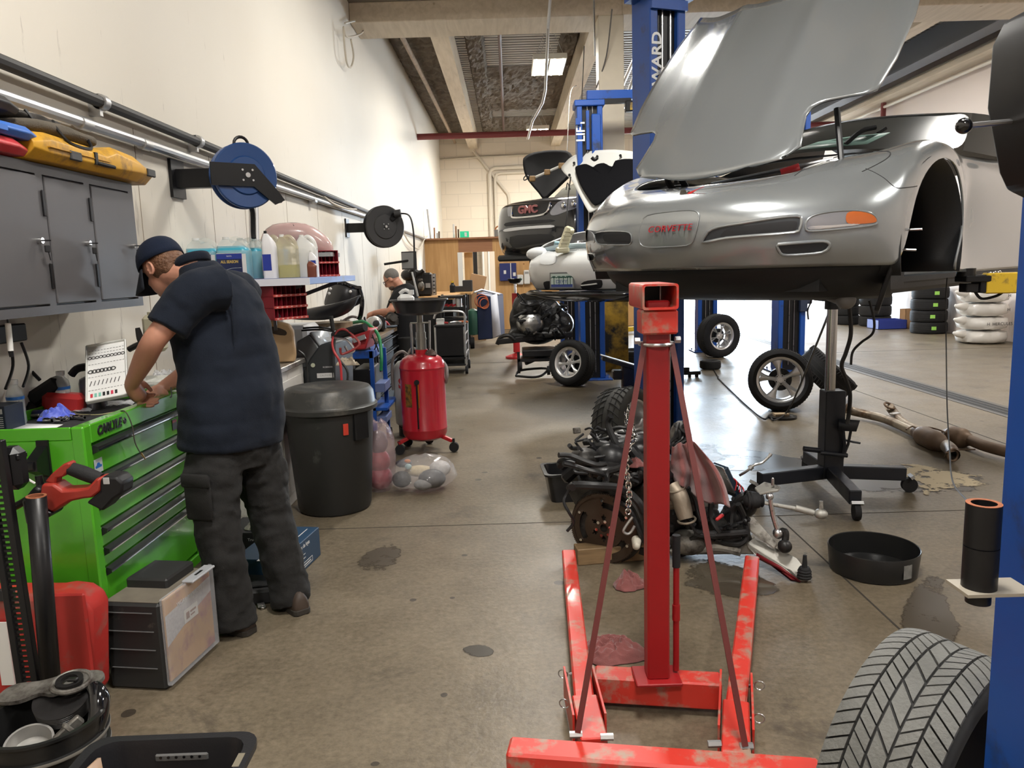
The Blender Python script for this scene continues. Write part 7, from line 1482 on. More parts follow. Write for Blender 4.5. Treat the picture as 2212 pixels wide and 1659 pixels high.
slab('body',[(520,700),(640,700),(740,770),(900,760),(1010,740),(1100,640),(1150,640),(1150,780),(1060,850),(960,860),(820,890),(720,950),(640,1010),(540,960),(470,870)],-.035,.035,M_sawred)
slab('rear_arm',[(520,690),(600,600),(720,500),(770,480),(800,500),(790,560),(720,640),(650,650),(640,720)],-.02,.02,M_sawred)
slab('gear_case',[(310,880),(450,720),(530,760),(470,880),(560,980),(640,1010),(600,1060),(360,1140)],-.04,.04,satin_black)
t=MB(); t.tube([c4(760,560),c4(900,610),c4(1030,660),c4(1100,680)],[.021,.024,.023,.020],12,4); t.build('grip',rubber,sw)
slab('battery',[(1150,660),(1180,615),(1330,620),(1400,690),(1390,800),(1300,860),(1180,990),(1000,900),(1060,850),(1150,780)],-.04,.04,black_plastic)
t=MB(); p=c4(1225,660); t.box(p+V((0,-.042,0)),(.02,.003,.022),.001); t.build('battery_label',mat('grey label',(.4,.4,.4),.4),sw)
t=MB(); t.tube([c4(420,640),c4(430,800),c4(300,900),c4(120,1000)],.012,8,4); t.build('saw_nose',satin_black,sw)
# bucket of scrap castings
bu=thing('scrap_bucket','black bucket full of scrap engine parts','bucket',(-1.34,2.0,0)); cb=V((-1.335,1.99,0)); Rb=.155
t=MB(); t.lathe([(0,.005),(.128,.005),(.132,.02),(.146,.27),(.156,.272),(.156,.282),(.147,.284),(.149,.315),(.158,.317),(.158,.327),(.150,.329),(.152,.375),(.160,.378),(.160,.386),(.148,.386),(.128,.02),(0,.015)],cb,n=56,cap0=False,cap1=False); t.build('bucket_wall',mat('glossy black bucket',(.014,.014,.014),.28,var=.2),bu)
t=MB(); t.lathe([(.157,.2725),(.1585,.277),(.157,.282)],cb,n=56,cap0=False,cap1=False); t.lathe([(.159,.317),(.1605,.322),(.159,.327)],cb,n=56,cap0=False,cap1=False); t.build('worn_rib',mat('worn grey rib',(.16,.15,.13),.6),bu)
def bpart(name,label,cat,fn,m): o=MB(); fn(o); return tag(o.build(name,m,bevel=0),label,cat,'scrap parts in the bucket')
c_=cb+V((-.03,-.03,.30)); bpart('scrap_casting','open round aluminium housing in the scrap bucket','metal part',lambda t:(t.lathe([(.048,-.03),(.058,-.03),(.062,.03),(.056,.03),(.05,-.01),(0,-.01)],c_,(.15,-.35,1),32,cap0=False,cap1=False),t.lathe([(0,-.012),(.048,-.012)],c_,(.15,-.35,1),32),t.box(c_+V((.06,.03,0)),(.05,.04,.03),.008),t.box(c_+V((-.04,.06,.0)),(.03,.02,.03),.004)),alu)
bpart('pulley','black grooved pulley across the back of the scrap bucket','metal part',lambda t:t.lathe([(.0,-.02)]+[(r,z) for k in range(6) for r,z in ((.075,-.02+k*.007),(.070,-.0165+k*.007))]+[(.075,.022),(0,.022)],cb+V((.0,.09,.37)),(.1,-.45,1),40),grease_black)
bpart('timing_cover','flat aluminium cover lying on top of the scrap bucket','metal part',lambda t:(t.prism(smooth2d([(-.15,-.035),(-.09,-.05),(-.04,-.03),(.0,-.045),(.05,-.025),(.10,-.035),(.125,.0),(.10,.035),(.02,.045),(-.05,.03),(-.12,.035),(-.15,.01)],3),0,.012,T(cb+V((-.02,.11,.405)),(R(8),R(-3),.2))),t.torus(cb+V((.02,.11,.42)),(.05,-.1,1),.05,.008,28,8)),dull_alu)
bpart('oil_seal_ring','black ring with tab on the aluminium cover','metal part',lambda t:(t.lathe([(.022,0),(.036,0),(.036,.012),(.022,.012)],cb+V((.02,.10,.423)),(.05,-.15,1),28,loop=True),t.box(cb+V((.035,.09,.438)),(.03,.015,.01),.003)),grease_black)
bpart('pipe_elbow','shiny black elbow at the right of the scrap bucket','metal part',lambda t:t.tube([cb+V((.10,.08,.42)),cb+V((.13,.05,.40)),cb+V((.135,.02,.35)),cb+V((.12,-.01,.30))],[.02,.028,.026,.022],12,4),gloss_black)
bpart('scrap_bracket','bent aluminium bracket in the middle of the scrap bucket','metal part',lambda t:(t.bar(cb+V((.03,-.02,.31)),cb+V((.09,.02,.36)),.02,.03,.004),t.box(cb+V((.09,-.04,.30)),(.05,.03,.04),.006),t.tube([cb+V((.04,.02,.34)),cb+V((.07,-.02,.36)),cb+V((.10,-.02,.33))],.007,6,4)),dull_alu)
bpart('dark_casting','dark casting filling the bottom of the scrap bucket','metal part',lambda t:(t.box(cb+V((0,0,.19)),(.17,.17,.14),.03),t.ball(cb+V((-.06,.04,.26)),.05,12,8),t.ball(cb+V((.06,.05,.27)),.045,12,8)),grease_black)
# black tote with a sheet of plywood in it
tt_=thing('storage_tote','black plastic tote with moulded handle holes at the bottom edge','tote',(-.74,1.62,0)); ZB=.46
def tp(x,y): return atZ(x,y,ZB)
A=tp(205,1592); B_=tp(566,1578); w_=(B_-A).length; dxx=(B_-A).normalized(); dyy=V((dxx.y,-dxx.x,0))                        # dyy points to the camera
X=M((dxx.to_3d(),-dyy,V((0,0,1)))).transposed().to_4x4(); X.translation=(A+B_)/2-V((0,0,ZB))
M_tote=mat('black tote plastic',(.012,.012,.014),.45,spec=.35,bump=.05,bscale=200)
def rr4(w,d,z,r): return [V((x,y-d0/2,z)) for x,y in rrect(w,d,r)]
d0=.36
t=MB().at(X); t.rings([rr4(w_*.74,d0*.72,.0,.04),rr4(w_*.88,d0*.90,ZB-.02,.05),rr4(w_,d0,ZB-.016,.05),rr4(w_,d0,ZB,.05),rr4(w_*.88,d0*.88,ZB,.05),rr4(w_*.86,d0*.86,ZB-.02,.05),rr4(w_*.72,d0*.70,.012,.04)]); t.build('tub',M_tote,tt_,smooth=40)
t=MB().at(X); t.bx(-.05,.08,-d0*.075-.004,-d0*.075+.004,ZB-.055,ZB-.035,.004); hp=t.build('handle_strip',mat('grey scuffed strip',(.09,.09,.09),.5),tt_)
t=MB().at(X)
for k in range(6): t.cyl((-.035+k*.019,-d0*.075-.006,ZB-.042),(-.035+k*.019,-d0*.075-.003,ZB-.042),.0035,n=8)
t.build('holes',gloss_black,hp)
t=MB().at(X); t.bx(w_/2-.028,w_/2-.012,-.14,-.09,ZB+.0002,ZB+.001); t.build('grip_slot',mat('floor through slot',(.16,.14,.10),.6),tt_)
t=MB().at(X); t.add([(-w_*.34,-.10,.47),(-w_*.34,-.30,.50),(-w_*.28,-.33,.03),(-w_*.30,-.08,.03)],[(0,1,2,3)]); tag(t.build('board_offcut',wood_material('pale board',(.40,.26,.17),(.50,.34,.23),2,2),solid=.008),'pale board standing in the left end of the black tote','board')
# ------------------------------------------------------------ people
M_skin=mat('fair skin',(.50,.245,.165),.5,var=.10,vscale=9,bump=.04,bscale=120); M_skin.node_tree.nodes['Principled BSDF'].inputs['Subsurface Weight'].default_value=.12; M_skin.node_tree.nodes['Principled BSDF'].inputs['Subsurface Radius'].default_value=(.02,.008,.005)
M_navyshirt=mat('navy work shirt',(.009,.0125,.021),.9,var=.15,vscale=5,sheen=.04,spec=.2,bump=.15,bscale=220)
M_pants=mat('charcoal work trousers',(.019,.0185,.018),.9,var=.25,vscale=6,sheen=.03,spec=.2,bump=.15,bscale=220)
M_hair=mat('brown hair',(.13,.06,.03),.55,var=.4,vscale=60,bump=.5,bscale=90)
def fuse(o,vox,sm=6):
    r=o.modifiers.new('fuse','REMESH'); r.mode='VOXEL'; r.voxel_size=vox; r.use_smooth_shade=True
    s=o.modifiers.new('soft','SMOOTH'); s.iterations=sm; s.factor=.5
def ellring(c,ax,lat,a,b,n=24,e=1.0,w=None):
    lat=V(lat).normalized(); ax=V(ax).normalized(); lat=(lat-ax*lat.dot(ax)).normalized(); dep=ax.cross(lat); r=[]
    for j in range(n):
        th=2*pi*j/n; ca_,sa_=cos(th),sin(th); ca_=math.copysign(abs(ca_)**e,ca_); sa_=math.copysign(abs(sa_)**e,sa_)
        k=1+(w(th) if w else 0); r.append(V(c)+lat*a*ca_*k+dep*b*sa_*k)
    return r
def limb(mb,pts,rad,lat=(1,0,0),n=16,flat=1.0,wr=0,seed=0,sub=5,wf=22):
    P,Q=crom([V(p) for p in pts],list(rad),sub); rs=[]
    for i,(p,r) in enumerate(zip(P,Q)):
        ax=(P[min(i+1,len(P)-1)]-P[max(i-1,0)])
        def wv(th,i=i): return wr*(noise.noise(V((cos(th)*1.2,sin(th)*1.2,i*.55+seed)))+.6*noise.noise(V((cos(th)*2.3+4,sin(th)*2.3,i*1.1+seed)))) if wr else 0
        rs.append(ellring(p,ax,lat,r,r*flat,n,1.0,wv))
    mb.rings(rs)
def A(x,y,Y): return atY(x,y,Y)
pm=thing('person','man in navy cap and navy shirt bending over the green tool chest','person',(-1.18,3.35,0))
FW=V((-.78,.62,0)).normalized(); RT=V((FW.y,-FW.x,0))          # facing, his right
hip=A(508,935,3.42); chest=A(478,735,3.44); nk=A(425,592,3.50); hd=A(352,577,3.55)
# skin: head, neck, arms, hands as one surface
sk=MB()
HA=(V((-.80,.42,-.42))).normalized()                            # direction the face looks (down and to the left)
HUp=(V((0,0,1))-HA*HA.z).normalized(); HR=HA.cross(HUp).normalized()
def hp(f,u,r): return hd+HA*f+HUp*u+HR*r
Mh=M((HA,HR,HUp)).transposed()
sk.ball(hp(-.005,.02,0),(.098,.076,.10),22,14,Mh)               # cranium
sk.ball(hp(.03,-.055,0),(.064,.058,.07),18,12,Mh)              # jaw and cheeks
sk.ball(hp(.06,-.10,0),(.026,.026,.022),12,8,Mh)               # chin
sk.tube([hp(.088,.01,0),hp(.108,-.03,0),hp(.09,-.045,0)],[.010,.017,.012],10,3)   # nose
sk.ball(hp(.082,-.068,0),(.012,.024,.010),10,6,Mh)             # lips
for s in(-1,1):
    sk.ball(hp(.072,.018,s*.034),(.018,.024,.010),10,6,Mh)      # brow
    e=hp(-.012,-.012,s*.074); sk.rings([[e+HR*s*dz+HA*(cos(2*pi*j/14)*.021*k-.004)+HUp*(sin(2*pi*j/14)*.034*k) for j in range(14)] for dz,k in ((-.006,.6),(.004,.9),(.014,1.0),(.016,.85),(.009,.6))])
limb(sk,[nk+V((.03,-.02,-.05)),nk+V((-.01,.0,.0)),hp(-.035,-.05,0),hp(-.03,-.01,0)],[.07,.062,.058,.055])
# left arm (nearest the camera) : shoulder, elbow, wrist
shL=A(412,640,3.26); elL=A(331,738,3.17); wrL=A(283,832,3.29)
limb(sk,[shL,shL.lerp(elL,.45),elL+V((.01,0,.012)),elL.lerp(wrL,.35),elL.lerp(wrL,.75),wrL],[.058,.052,.047,.046,.036,.028],sub=6)
shR=A(520,640,3.70); elR=A(425,790,3.86); wrR=A(345,842,3.66)
limb(sk,[shR,shR.lerp(elR,.5),elR,elR.lerp(wrR,.4),wrR],[.055,.048,.043,.042,.028])
def hand(w,fd,up,side,sp):
    fd=fd.normalized(); up=(up-fd*up.dot(fd)).normalized(); sd=fd.cross(up)*side
    sk.tube([w-fd*.01,w+fd*.03,w+fd*.07,w+fd*.095],[.026,.034,.037,.030],12,3)
    sk.ball(w+fd*.055,(.05,.042,.019),14,8,M((fd,sd,up)).transposed())
    for k,(o,l) in enumerate(((-.030,.060),(-.010,.074),(.011,.070),(.031,.054))):
        b=w+fd*.088+sd*o; c=1.0+.12*k
        sk.tube([b,b+fd*l*.45-up*l*.18*c,b+fd*l*.62-up*l*.55*c,b+fd*l*.50-up*l*.85*c],[.0105,.0098,.009,.007],9,3)
    b=w+fd*.03-sd*.032; sk.tube([b,b+fd*.028-sd*.022-up*.012,b+fd*.055-sd*.014-up*.030,b+fd*.072-sd*.002-up*.042],[.015,.0125,.0105,.008],9,3)
hand(wrL,A(308,866,3.38)-wrL,V((-.5,-.6,.55)),-1,1); hand(wrR,A(318,862,3.52)-wrR,V((0,.3,1)),1,1)
body_=sk.build('body_skin',M_skin,pm,smooth=180); fuse(body_,.0048,5)
# hair under the cap, at the nape and round the ear
hr=MB(); hr.ball(hp(-.028,.005,0),(.092,.079,.088),24,14,Mh); hr.ball(hp(-.062,-.035,0),(.045,.062,.05),18,10,Mh); h_=hr.build('hair',M_hair,pm,smooth=180); fuse(h_,.006,2)
# cap with visor
cp=MB(); rs=[]
for k in range(9):
    t_=k/8; a_=t_*pi/2; rs.append([hp(-.001+cos(2*pi*j/32)*.118*cos(a_)**.7,.022+.112*sin(a_)-.004*cos(2*pi*j/32)*(1-t_),sin(2*pi*j/32)*.097*cos(a_)**.7) for j in range(32)])
cp.rings(rs,cap0=False); cp.ball(hp(-.006,.135,0),(.008,.008,.005),8,6,Mh); cap_=cp.build('cap',mat('navy cap cloth',(.009,.014,.030),.9,sheen=.03,spec=.2,bump=.15,bscale=200),pm,smooth=60,solid=.004)
vs=MB(); rs=[]
for k in range(7):
    t_=k/6; a_=[R(-72+144*j/16) for j in range(17)]
    rs.append([hp(-.006+cos(q)*(.116+.100*t_*cos(q*.62)),.020-.050*t_-.028*(sin(q)**2)*(.5+t_)-.015*t_*t_,sin(q)*(.095+.012*t_)) for q in a_])
vs.rings(rs,closed=False,cap0=False,cap1=False); vs.build('cap_visor',mat('dark navy visor',(.008,.010,.016),.8),cap_,smooth=60,solid=.005)
# shirt: torso plus sleeves fused
sh=MB(); UPt=(nk-hip)
def tw(amp,seed):
    return lambda i:(lambda th: amp*(noise.noise(V((cos(th)*1.4,sin(th)*1.4,i*.5+seed)))+.5*noise.noise(V((cos(th)*3,sin(th)*3,i*.25+seed)))))
lv=[(A(500,958,3.42),.232,.168),(A(503,915,3.42),.240,.172),(A(503,860,3.43),.236,.168),(A(496,800,3.45),.228,.160),(A(486,750,3.46),.226,.158),(A(474,700,3.47),.226,.154),(A(462,655,3.49),.218,.142),(A(450,618,3.50),.178,.115),(A(436,592,3.51),.105,.090),(A(424,574,3.52),.082,.078)]
P_,Qa=crom([V(l[0]) for l in lv],[l[1] for l in lv],4); _,Qb=crom([V(l[0]) for l in lv],[l[2] for l in lv],4); rs=[]; wfun=tw(.05,2.0)
for i,(p,a,b) in enumerate(zip(P_,Qa,Qb)):
    up=(P_[min(i+1,len(P_)-1)]-P_[max(i-1,0)]).normalized(); up=(up*.5+V((0,0,1))*.5).normalized(); rs.append(ellring(p,up,RT,a,b,40,.85,wfun(i)))
sh.rings(rs)
limb(sh,[shL+V((.10,.09,.03)),shL+V((.03,.02,.02)),shL.lerp(elL,.35),shL.lerp(elL,.72)+V((.01,0,0))],[.105,.098,.090,.086],wr=.06,seed=5,sub=6)
limb(sh,[shR+V((-.08,-.08,.02)),shR+V((0,0,.01)),shR.lerp(elR,.4),shR.lerp(elR,.72)],[.105,.095,.088,.084],wr=.06,seed=8,sub=6)
s_=sh.build('shirt',M_navyshirt,pm,smooth=180); fuse(s_,.0085,4)
dt=bpy.data.textures.new('shirt folds','CLOUDS'); dt.noise_scale=.16; dt.noise_depth=2
dm=s_.modifiers.new('folds','DISPLACE'); dm.texture=dt; dm.strength=.024; dm.mid_level=.5
cl=MB(); cr_=[(0.0,.078),(.012,.083),(.03,.082),(.045,.075)]
cl.rings([ellring(A(424,574,3.52)+V((-.02,.012,h-.005)),(-.35,.2,1),RT,r,r*.95,32) for h,r in cr_],cap0=False,cap1=False); cl.build('collar',M_navyshirt,s_,smooth=60,solid=.004)
ple=MB(); ple.tube([A(476,598,3.36),A(500,650,3.335),A(505,700,3.31),A(508,740,3.30)],[.002,.006,.006,.002],6,4); ple.tube([A(424,690,3.30),A(422,760,3.29),A(420,850,3.26),A(418,930,3.24)],[.002,.007,.008,.003],6,4); ple.build('fold',M_navyshirt,s_)
# trousers
tr=MB(); hipL=A(458,968,3.32); hipR=A(552,960,3.52); knL=A(468,1130,3.25); knR=A(582,1100,3.52); anL=A(508,1338,3.245); anR=A(630,1290,3.49)
tr.rings([ellring(A(505,915,3.42),(0,0,1),RT,.195,.140,32),ellring(A(505,960,3.42),(0,0,1),RT,.205,.15,32),ellring(A(505,1005,3.42),(0,0,1),RT,.195,.142,32)])
limb(tr,[hipL+V((.02,.02,0)),hipL.lerp(knL,.35),hipL.lerp(knL,.75),knL,knL.lerp(anL,.35),knL.lerp(anL,.75),anL+V((0,0,-.02))],[.120,.118,.106,.100,.098,.096,.100],lat=RT,wr=.10,seed=11,sub=6,n=28)
limb(tr,[hipR+V((-.02,-.02,0)),hipR.lerp(knR,.35),hipR.lerp(knR,.75),knR,knR.lerp(anR,.35),knR.lerp(anR,.75),anR+V((0,0,-.02))],[.122,.118,.106,.100,.098,.094,.098],lat=RT,wr=.10,seed=15,sub=6,n=28)
t_=tr.build('trousers',M_pants,pm,smooth=180); fuse(t_,.0085,3)
dt2=bpy.data.textures.new('trouser folds','CLOUDS'); dt2.noise_scale=.09; dt2.noise_depth=2
dm=t_.modifiers.new('folds','DISPLACE'); dm.texture=dt2; dm.strength=.028; dm.mid_level=.5
pk=MB(); q=A(436,1060,3.165); X=facing(q,V((.8,-.6,0)).cross(V((0,0,1)))*-1,(0,0,1))
X=facing(A(428,1075,3.155),(.9,-.25,0),(-.04,0,1)); pk.at(X).box((0,0,0),(.13,.20,.022),.010); pk.box((0,.075,.010),(.14,.06,.018),.008); pk.build('cargo_pocket',M_pants,t_,smooth=60)
# shoes
def shoe(an,d,name='shoe'):
    d=d.normalized(); s_d=V((-d.y,d.x,0)); b=V((an.x,an.y,0)); t=MB(); rs=[]
    for f,w,h in ((-.085,.030,.055),(-.07,.040,.08),(-.02,.044,.095),(.05,.047,.075),(.11,.050,.058),(.16,.044,.045),(.185,.025,.03)):
        rs.append([b+d*f+s_d*(cos(th)*w)+V((0,0,.022+max(0,sin(th))*h*1.0+min(0,sin(th))*.012)) for th in [2*pi*j/18 for j in range(18)]])
    t.rings(rs); u=t.build('shoe',mat('brown work boot leather',(.045,.03,.022),.6,var=.3,vscale=20),pm,smooth=60)
    so=MB(); ol=[(-.09,.028),(-.075,.042),(-.02,.046),(.06,.050),(.12,.053),(.165,.046),(.19,.022)]; pts=[b+d*f+s_d*w for f,w in ol]+[b+d*f-s_d*w for f,w in ol[::-1]]
    n=len(pts); so.add([p+V((0,0,.001)) for p in pts]+[p+V((0,0,.028)) for p in pts],[tuple(range(n))[::-1],tuple(range(n,2*n))]+[(i,(i+1)%n,n+(i+1)%n,n+i) for i in range(n)]); so.build('sole',mat('dark sole',(.03,.025,.02),.8),u,bevel=.004)
shoe(A(512,1352,3.26)+V((0,0,0)),FW*.8+V((-.2,-.1,0))); shoe(A(637,1300,3.47),FW+V((.1,.2,0)))
# ---- second man in the background, leaning over the work bench
p2=thing('person','man with grey hair and glasses in black shirt leaning over the far bench','person',(-1.45,9.6,0)); Y2=9.6; F2=V((-.9,.45,0)).normalized(); R2_=V((F2.y,-F2.x,0))
def B2(x,y,dy=0): return atY(x,y,Y2+dy)
h2=B2(846,603); HA=V((-.78,.22,-.50)).normalized(); HUp=(V((0,0,1))-HA*HA.z).normalized(); HR=HA.cross(HUp).normalized(); hd=h2; Mh=M((HA,HR,HUp)).transposed()
sk=MB(); sk.ball(hp(-.005,.02,0),(.10,.078,.10),20,12,Mh); sk.ball(hp(.03,-.055,0),(.066,.06,.07),16,10,Mh); sk.ball(hp(.06,-.10,0),(.026,.026,.022),10,8,Mh); sk.tube([hp(.09,.01,0),hp(.112,-.03,0),hp(.09,-.045,0)],[.010,.018,.012],8,3)
for s in(-1,1): sk.ball(hp(-.012,-.012,s*.078),(.02,.010,.034),10,8,Mh); sk.ball(hp(.074,.018,s*.034),(.018,.024,.010),8,6,Mh)
limb(sk,[B2(868,630),B2(862,618),hp(-.03,-.04,0)],[.07,.064,.06])
s1,e1,w1=B2(862,642,-.2),B2(842,672,-.3),B2(808,676,-.1); limb(sk,[s1,s1.lerp(e1,.5),e1,e1.lerp(w1,.5),w1],[.06,.052,.047,.042,.03]); hand(w1,V((-.8,.3,-.4)),V((-.3,-.2,.9)),-1,1)
s2_,e2,w2=B2(885,645,.25),B2(858,680,.35),B2(822,680,.2); limb(sk,[s2_,s2_.lerp(e2,.5),e2,w2],[.06,.05,.045,.03]); hand(w2,V((-.8,.1,-.4)),V((-.3,.2,.9)),1,1)
o=sk.build('body_skin',mat('tanned skin',(.42,.20,.13),.5),p2,smooth=180); fuse(o,.008,4)
t=MB(); t.ball(hp(-.02,.035,0),(.097,.083,.093),20,12,Mh); t.build('hair',mat('cropped grey hair',(.13,.12,.11),.8,var=.3,vscale=50),p2,smooth=180)
t=MB(); t.ball(hp(.04,-.085,0),(.055,.056,.045),14,10,Mh); t.build('beard',mat('grey brown beard',(.12,.08,.06),.8),p2,smooth=180)
t=MB()
for s in(-1,1): t.torus(hp(.098,.0,s*.033),HA,.024,.0035,16,6); t.tube([hp(.09,.004,s*.056),hp(.0,.0,s*.082)],.003,5)
t.tube([hp(.105,.004,-.01),hp(.105,.004,.01)],.003,5); t.build('glasses',satin_black,p2)
t=MB(); t.rings([ellring(B2(x,y),(0,0,1) if i<3 else (-.3,.1,1),R2_,a,b,28,.85) for i,(x,y,a,b) in enumerate(((872,745,.20,.19),(870,710,.21,.195),(869,680,.215,.195),(870,650,.22,.18),(873,630,.19,.14),(868,616,.09,.09)))]); limb(t,[s1+V((.05,.08,.02)),s1,s1.lerp(e1,.6)],[.10,.09,.08]); limb(t,[s2_-V((.05,.08,-.02)),s2_,s2_.lerp(e2,.6)],[.10,.09,.08])
o=t.build('shirt',mat('black tee shirt',(.008,.008,.009),.9,sheen=.03,spec=.2),p2,smooth=180); fuse(o,.014,3)
t=MB(); 
for dx,dy in ((-.08,-.12),(.08,.14)): 
    b=B2(882,735)+V((dx*.3,dy,0)); limb(t,[b+V((0,0,.06)),V((b.x,b.y,.5)),V((b.x+.03,b.y,.06))],[.12,.09,.085])
o=t.build('trousers',M_pants,p2,smooth=180); fuse(o,.014,3)
t=MB()
for dy in(-.12,.14): b=B2(882,735)+V((0,dy,0)); t.ball(V((b.x-.04,b.y,.045)),(.14,.05,.045),12,8)
t.build('shoe',satin_black,p2,smooth=180)
# ------------------------------------------------------------ the two vehicles on the far lifts
def car_frame(X0,Y0,Z0,A_):
    ca,sa=cos(A_),sin(A_)
    return M(((ca,sa,0,X0),(-sa,ca,0,Y0),(0,0,1,Z0),(0,0,0,1)))
def shell(name,FM,G,m,root,thick=.012):
    full=[[(-u,v,w) for u,v,w in s] for s in G[:0:-1]]+G
    mb=MB(); mb.rings([[FM@V(p) for p in s] for s in full],closed=False,cap0=False,cap1=False); b=mb.build(name,m,root,smooth=60,sub=2,solid=thick)
    dg=bpy.context.evaluated_depsgraph_get(); dg.update(); me=bpy.data.meshes.new_from_object(b.evaluated_get(dg)); return b,BVHTree.FromPolygons([v.co for v in me.vertices],[tuple(p.vertices) for p in me.polygons])
def stations(prof,plan,lift=()):                                  # prof: (dv,w) rows; plan: (u, v) outline
    out=[]
    for i,(u,v) in enumerate(plan):
        row=[]
        for j,(dv,w) in enumerate(prof):
            k=j/(len(prof)-1); uu=u*(1-.12*max(0,(k-.6)/.4)); row.append((uu,v+dv*(1 if i<len(plan)-2 else .15),w))
        out.append(row)
    return out
A0_=R(46)
# ---- black SUV
FG=car_frame(.28,12.0,1.52,A0_); M_blk=mat('black car paint',(.012,.012,.014),.16,coat=.8)
gm=thing('suv','black SUV raised high on a far lift with its hood open','car',FG@V((0,0,.2)))
prof=[(.16,.24),(.05,.34),(.0,.50),(.0,.68),(.02,.84),(.05,.98),(.14,1.07),(.50,1.13),(1.0,1.16)]
plan=[(0,0),(.3,.01),(.6,.05),(.80,.14),(.93,.28),(.99,.5),(1.0,.9),(1.0,1.8),(1.0,3.6)]
b,bt=shell('body',FG,stations(prof,plan),M_blk,gm)
skin(smooth2d([(1109,452),(1113,447),(1150,441),(1185,437),(1189,440),(1183,456),(1172,463),(1140,468),(1112,469)],2),.01,.03,'grille',mat('grille mesh',(.015,.015,.015),.5),gm,bt=bt)
skinline([(1108,448),(1107,462),(1110,470),(1140,469),(1172,464),(1184,456),(1190,438)],.018,'grille_surround',chrome,gm,.01,False,5,8,bt=bt)
p,nn=hit(1140,453,bt); rtg=(hit(1170,452,bt)[0]-hit(1115,456,bt)[0]).normalized()
text('GMC',.16,'lettering',mat('red chrome letters',(.34,.12,.12),.3,.3),gm,facing(p-ray(1140,453).normalized()*.03,rtg,(0,0,1)),.012,sx=1.15,bold=.006)
skin(smooth2d([(1189,458),(1196,448),(1206,437),(1225,431),(1246,431),(1247,448),(1225,456),(1205,464),(1192,465)],2),.008,.03,'headlight',M_lens,gm,bt=bt)
for x,y in ((1219,444),(1240,441)): p,nn=hit(x,y,bt); t=MB(); t.ball(p-ray(x,y)*.02,.05,12,8); t.build('projector',chrome,gm)
skin(smooth2d([(1097,449),(1104,446),(1107,448),(1105,465),(1098,467)],2),.006,.02,'headlight',M_lens,gm,bt=bt)
skin(smooth2d([(1089,497),(1100,493),(1140,489),(1190,486),(1198,489),(1190,492),(1140,495),(1100,500),(1090,500)],2),.015,.03,'bumper_strip',mat('silver bumper strip',(.62,.62,.62),.4),gm,bt=bt)
skin(smooth2d([(1092,482),(1120,478),(1190,474),(1192,480),(1120,486),(1093,489)],2),.006,.02,'bumper_slot',M_gap,gm,bt=bt)
skin(smooth2d([(1102,512),(1140,507),(1190,506),(1192,520),(1140,530),(1108,535)],2),.006,.02,'lower_grille',mat('dark grey plastic',(.02,.02,.021),.6),gm,bt=bt)
t=MB().at(FG); t.bx(-.85,.85,.15,3.4,.16,.26,.03); t.bx(-.3,.3,.3,1.2,-.02,.2,.05); t.build('underbody',M_under,gm)
def hoodplate(name,pts,O,N,m,root,th=.03,inner=None,bulge=.06):
    N=V(N).normalized()
    if N.dot(CAMO-O)<0: N=-N
    P=smooth2d(pts,3); cx=sum(p[0] for p in P)/len(P); cy=sum(p[1] for p in P)/len(P); n=len(P); rs=[]
    for k in (0.02,.25,.5,.75,.9,1.0): rs.append([atP(cx+(x-cx)*k,cy+(y-cy)*k,O,N)-N*bulge*(1-k*k) for x,y in P])
    t=MB(); t.rings(rs,cap0=True,cap1=False); o=t.build(name,m,root,smooth=60,solid=th); return N
Ng=hoodplate('hood',[(1131,353),(1135,341),(1155,331),(1190,326),(1225,327),(1236,336),(1243,350),(1240,372),(1215,398),(1192,420),(1176,432),(1163,417),(1142,392),(1134,375)],FG@V((0,1.15,1.16)),FG.to_3x3()@V((0,.85,-.55)),mat('hood liner',(.007,.007,.008),.9,spec=.15),gm)
t=MB(); t.tube([atP(1145,388,FG@V((0,1.0,1.2)),Ng),atP(1243,345,FG@V((0,1.0,1.2)),Ng)],.022,10); hb=t.build('hood_prop',white_paint,gm)
t=MB()
for x,y in ((1150,386),(1182,372),(1213,358)): q=atP(x,y,FG@V((0,.98,1.2)),Ng); t.box(q,(.10,.08,.09),.01)
t.build('prop_clamp',mat('amber clamp',(.3,.17,.05),.4),hb)
t=MB(); t.torus(atP(1136,384,FG@V((0,1.0,1.2)),Ng),Ng,.05,.010,14,6); t.build('hook',satin_black,hb)
gg=MB(); gg.at(FG); gg.rings([[(-.85,1.3,1.15),(0,1.15,1.17),(.85,1.3,1.15)],[(-.7,2.0,1.62),(0,1.9,1.66),(.7,2.0,1.62)],[(-.7,3.5,1.68),(0,3.5,1.72),(.7,3.5,1.68)]],closed=False,cap0=False,cap1=False); gg.build('windscreen',mat('pale reflecting glass',(.30,.30,.26),.1,coat=.5),gm,smooth=60,sub=1)
t=MB(); t.ball(FG@V((.3,.5,-.02)),(.12,.12,.1),12,8); t.tube([FG@V((.2,.4,.1)),FG@V((.1,.3,-.08)),FG@V((.35,.3,-.1))],.03,8,3); t.build('hanging_part',grease_black,gm)
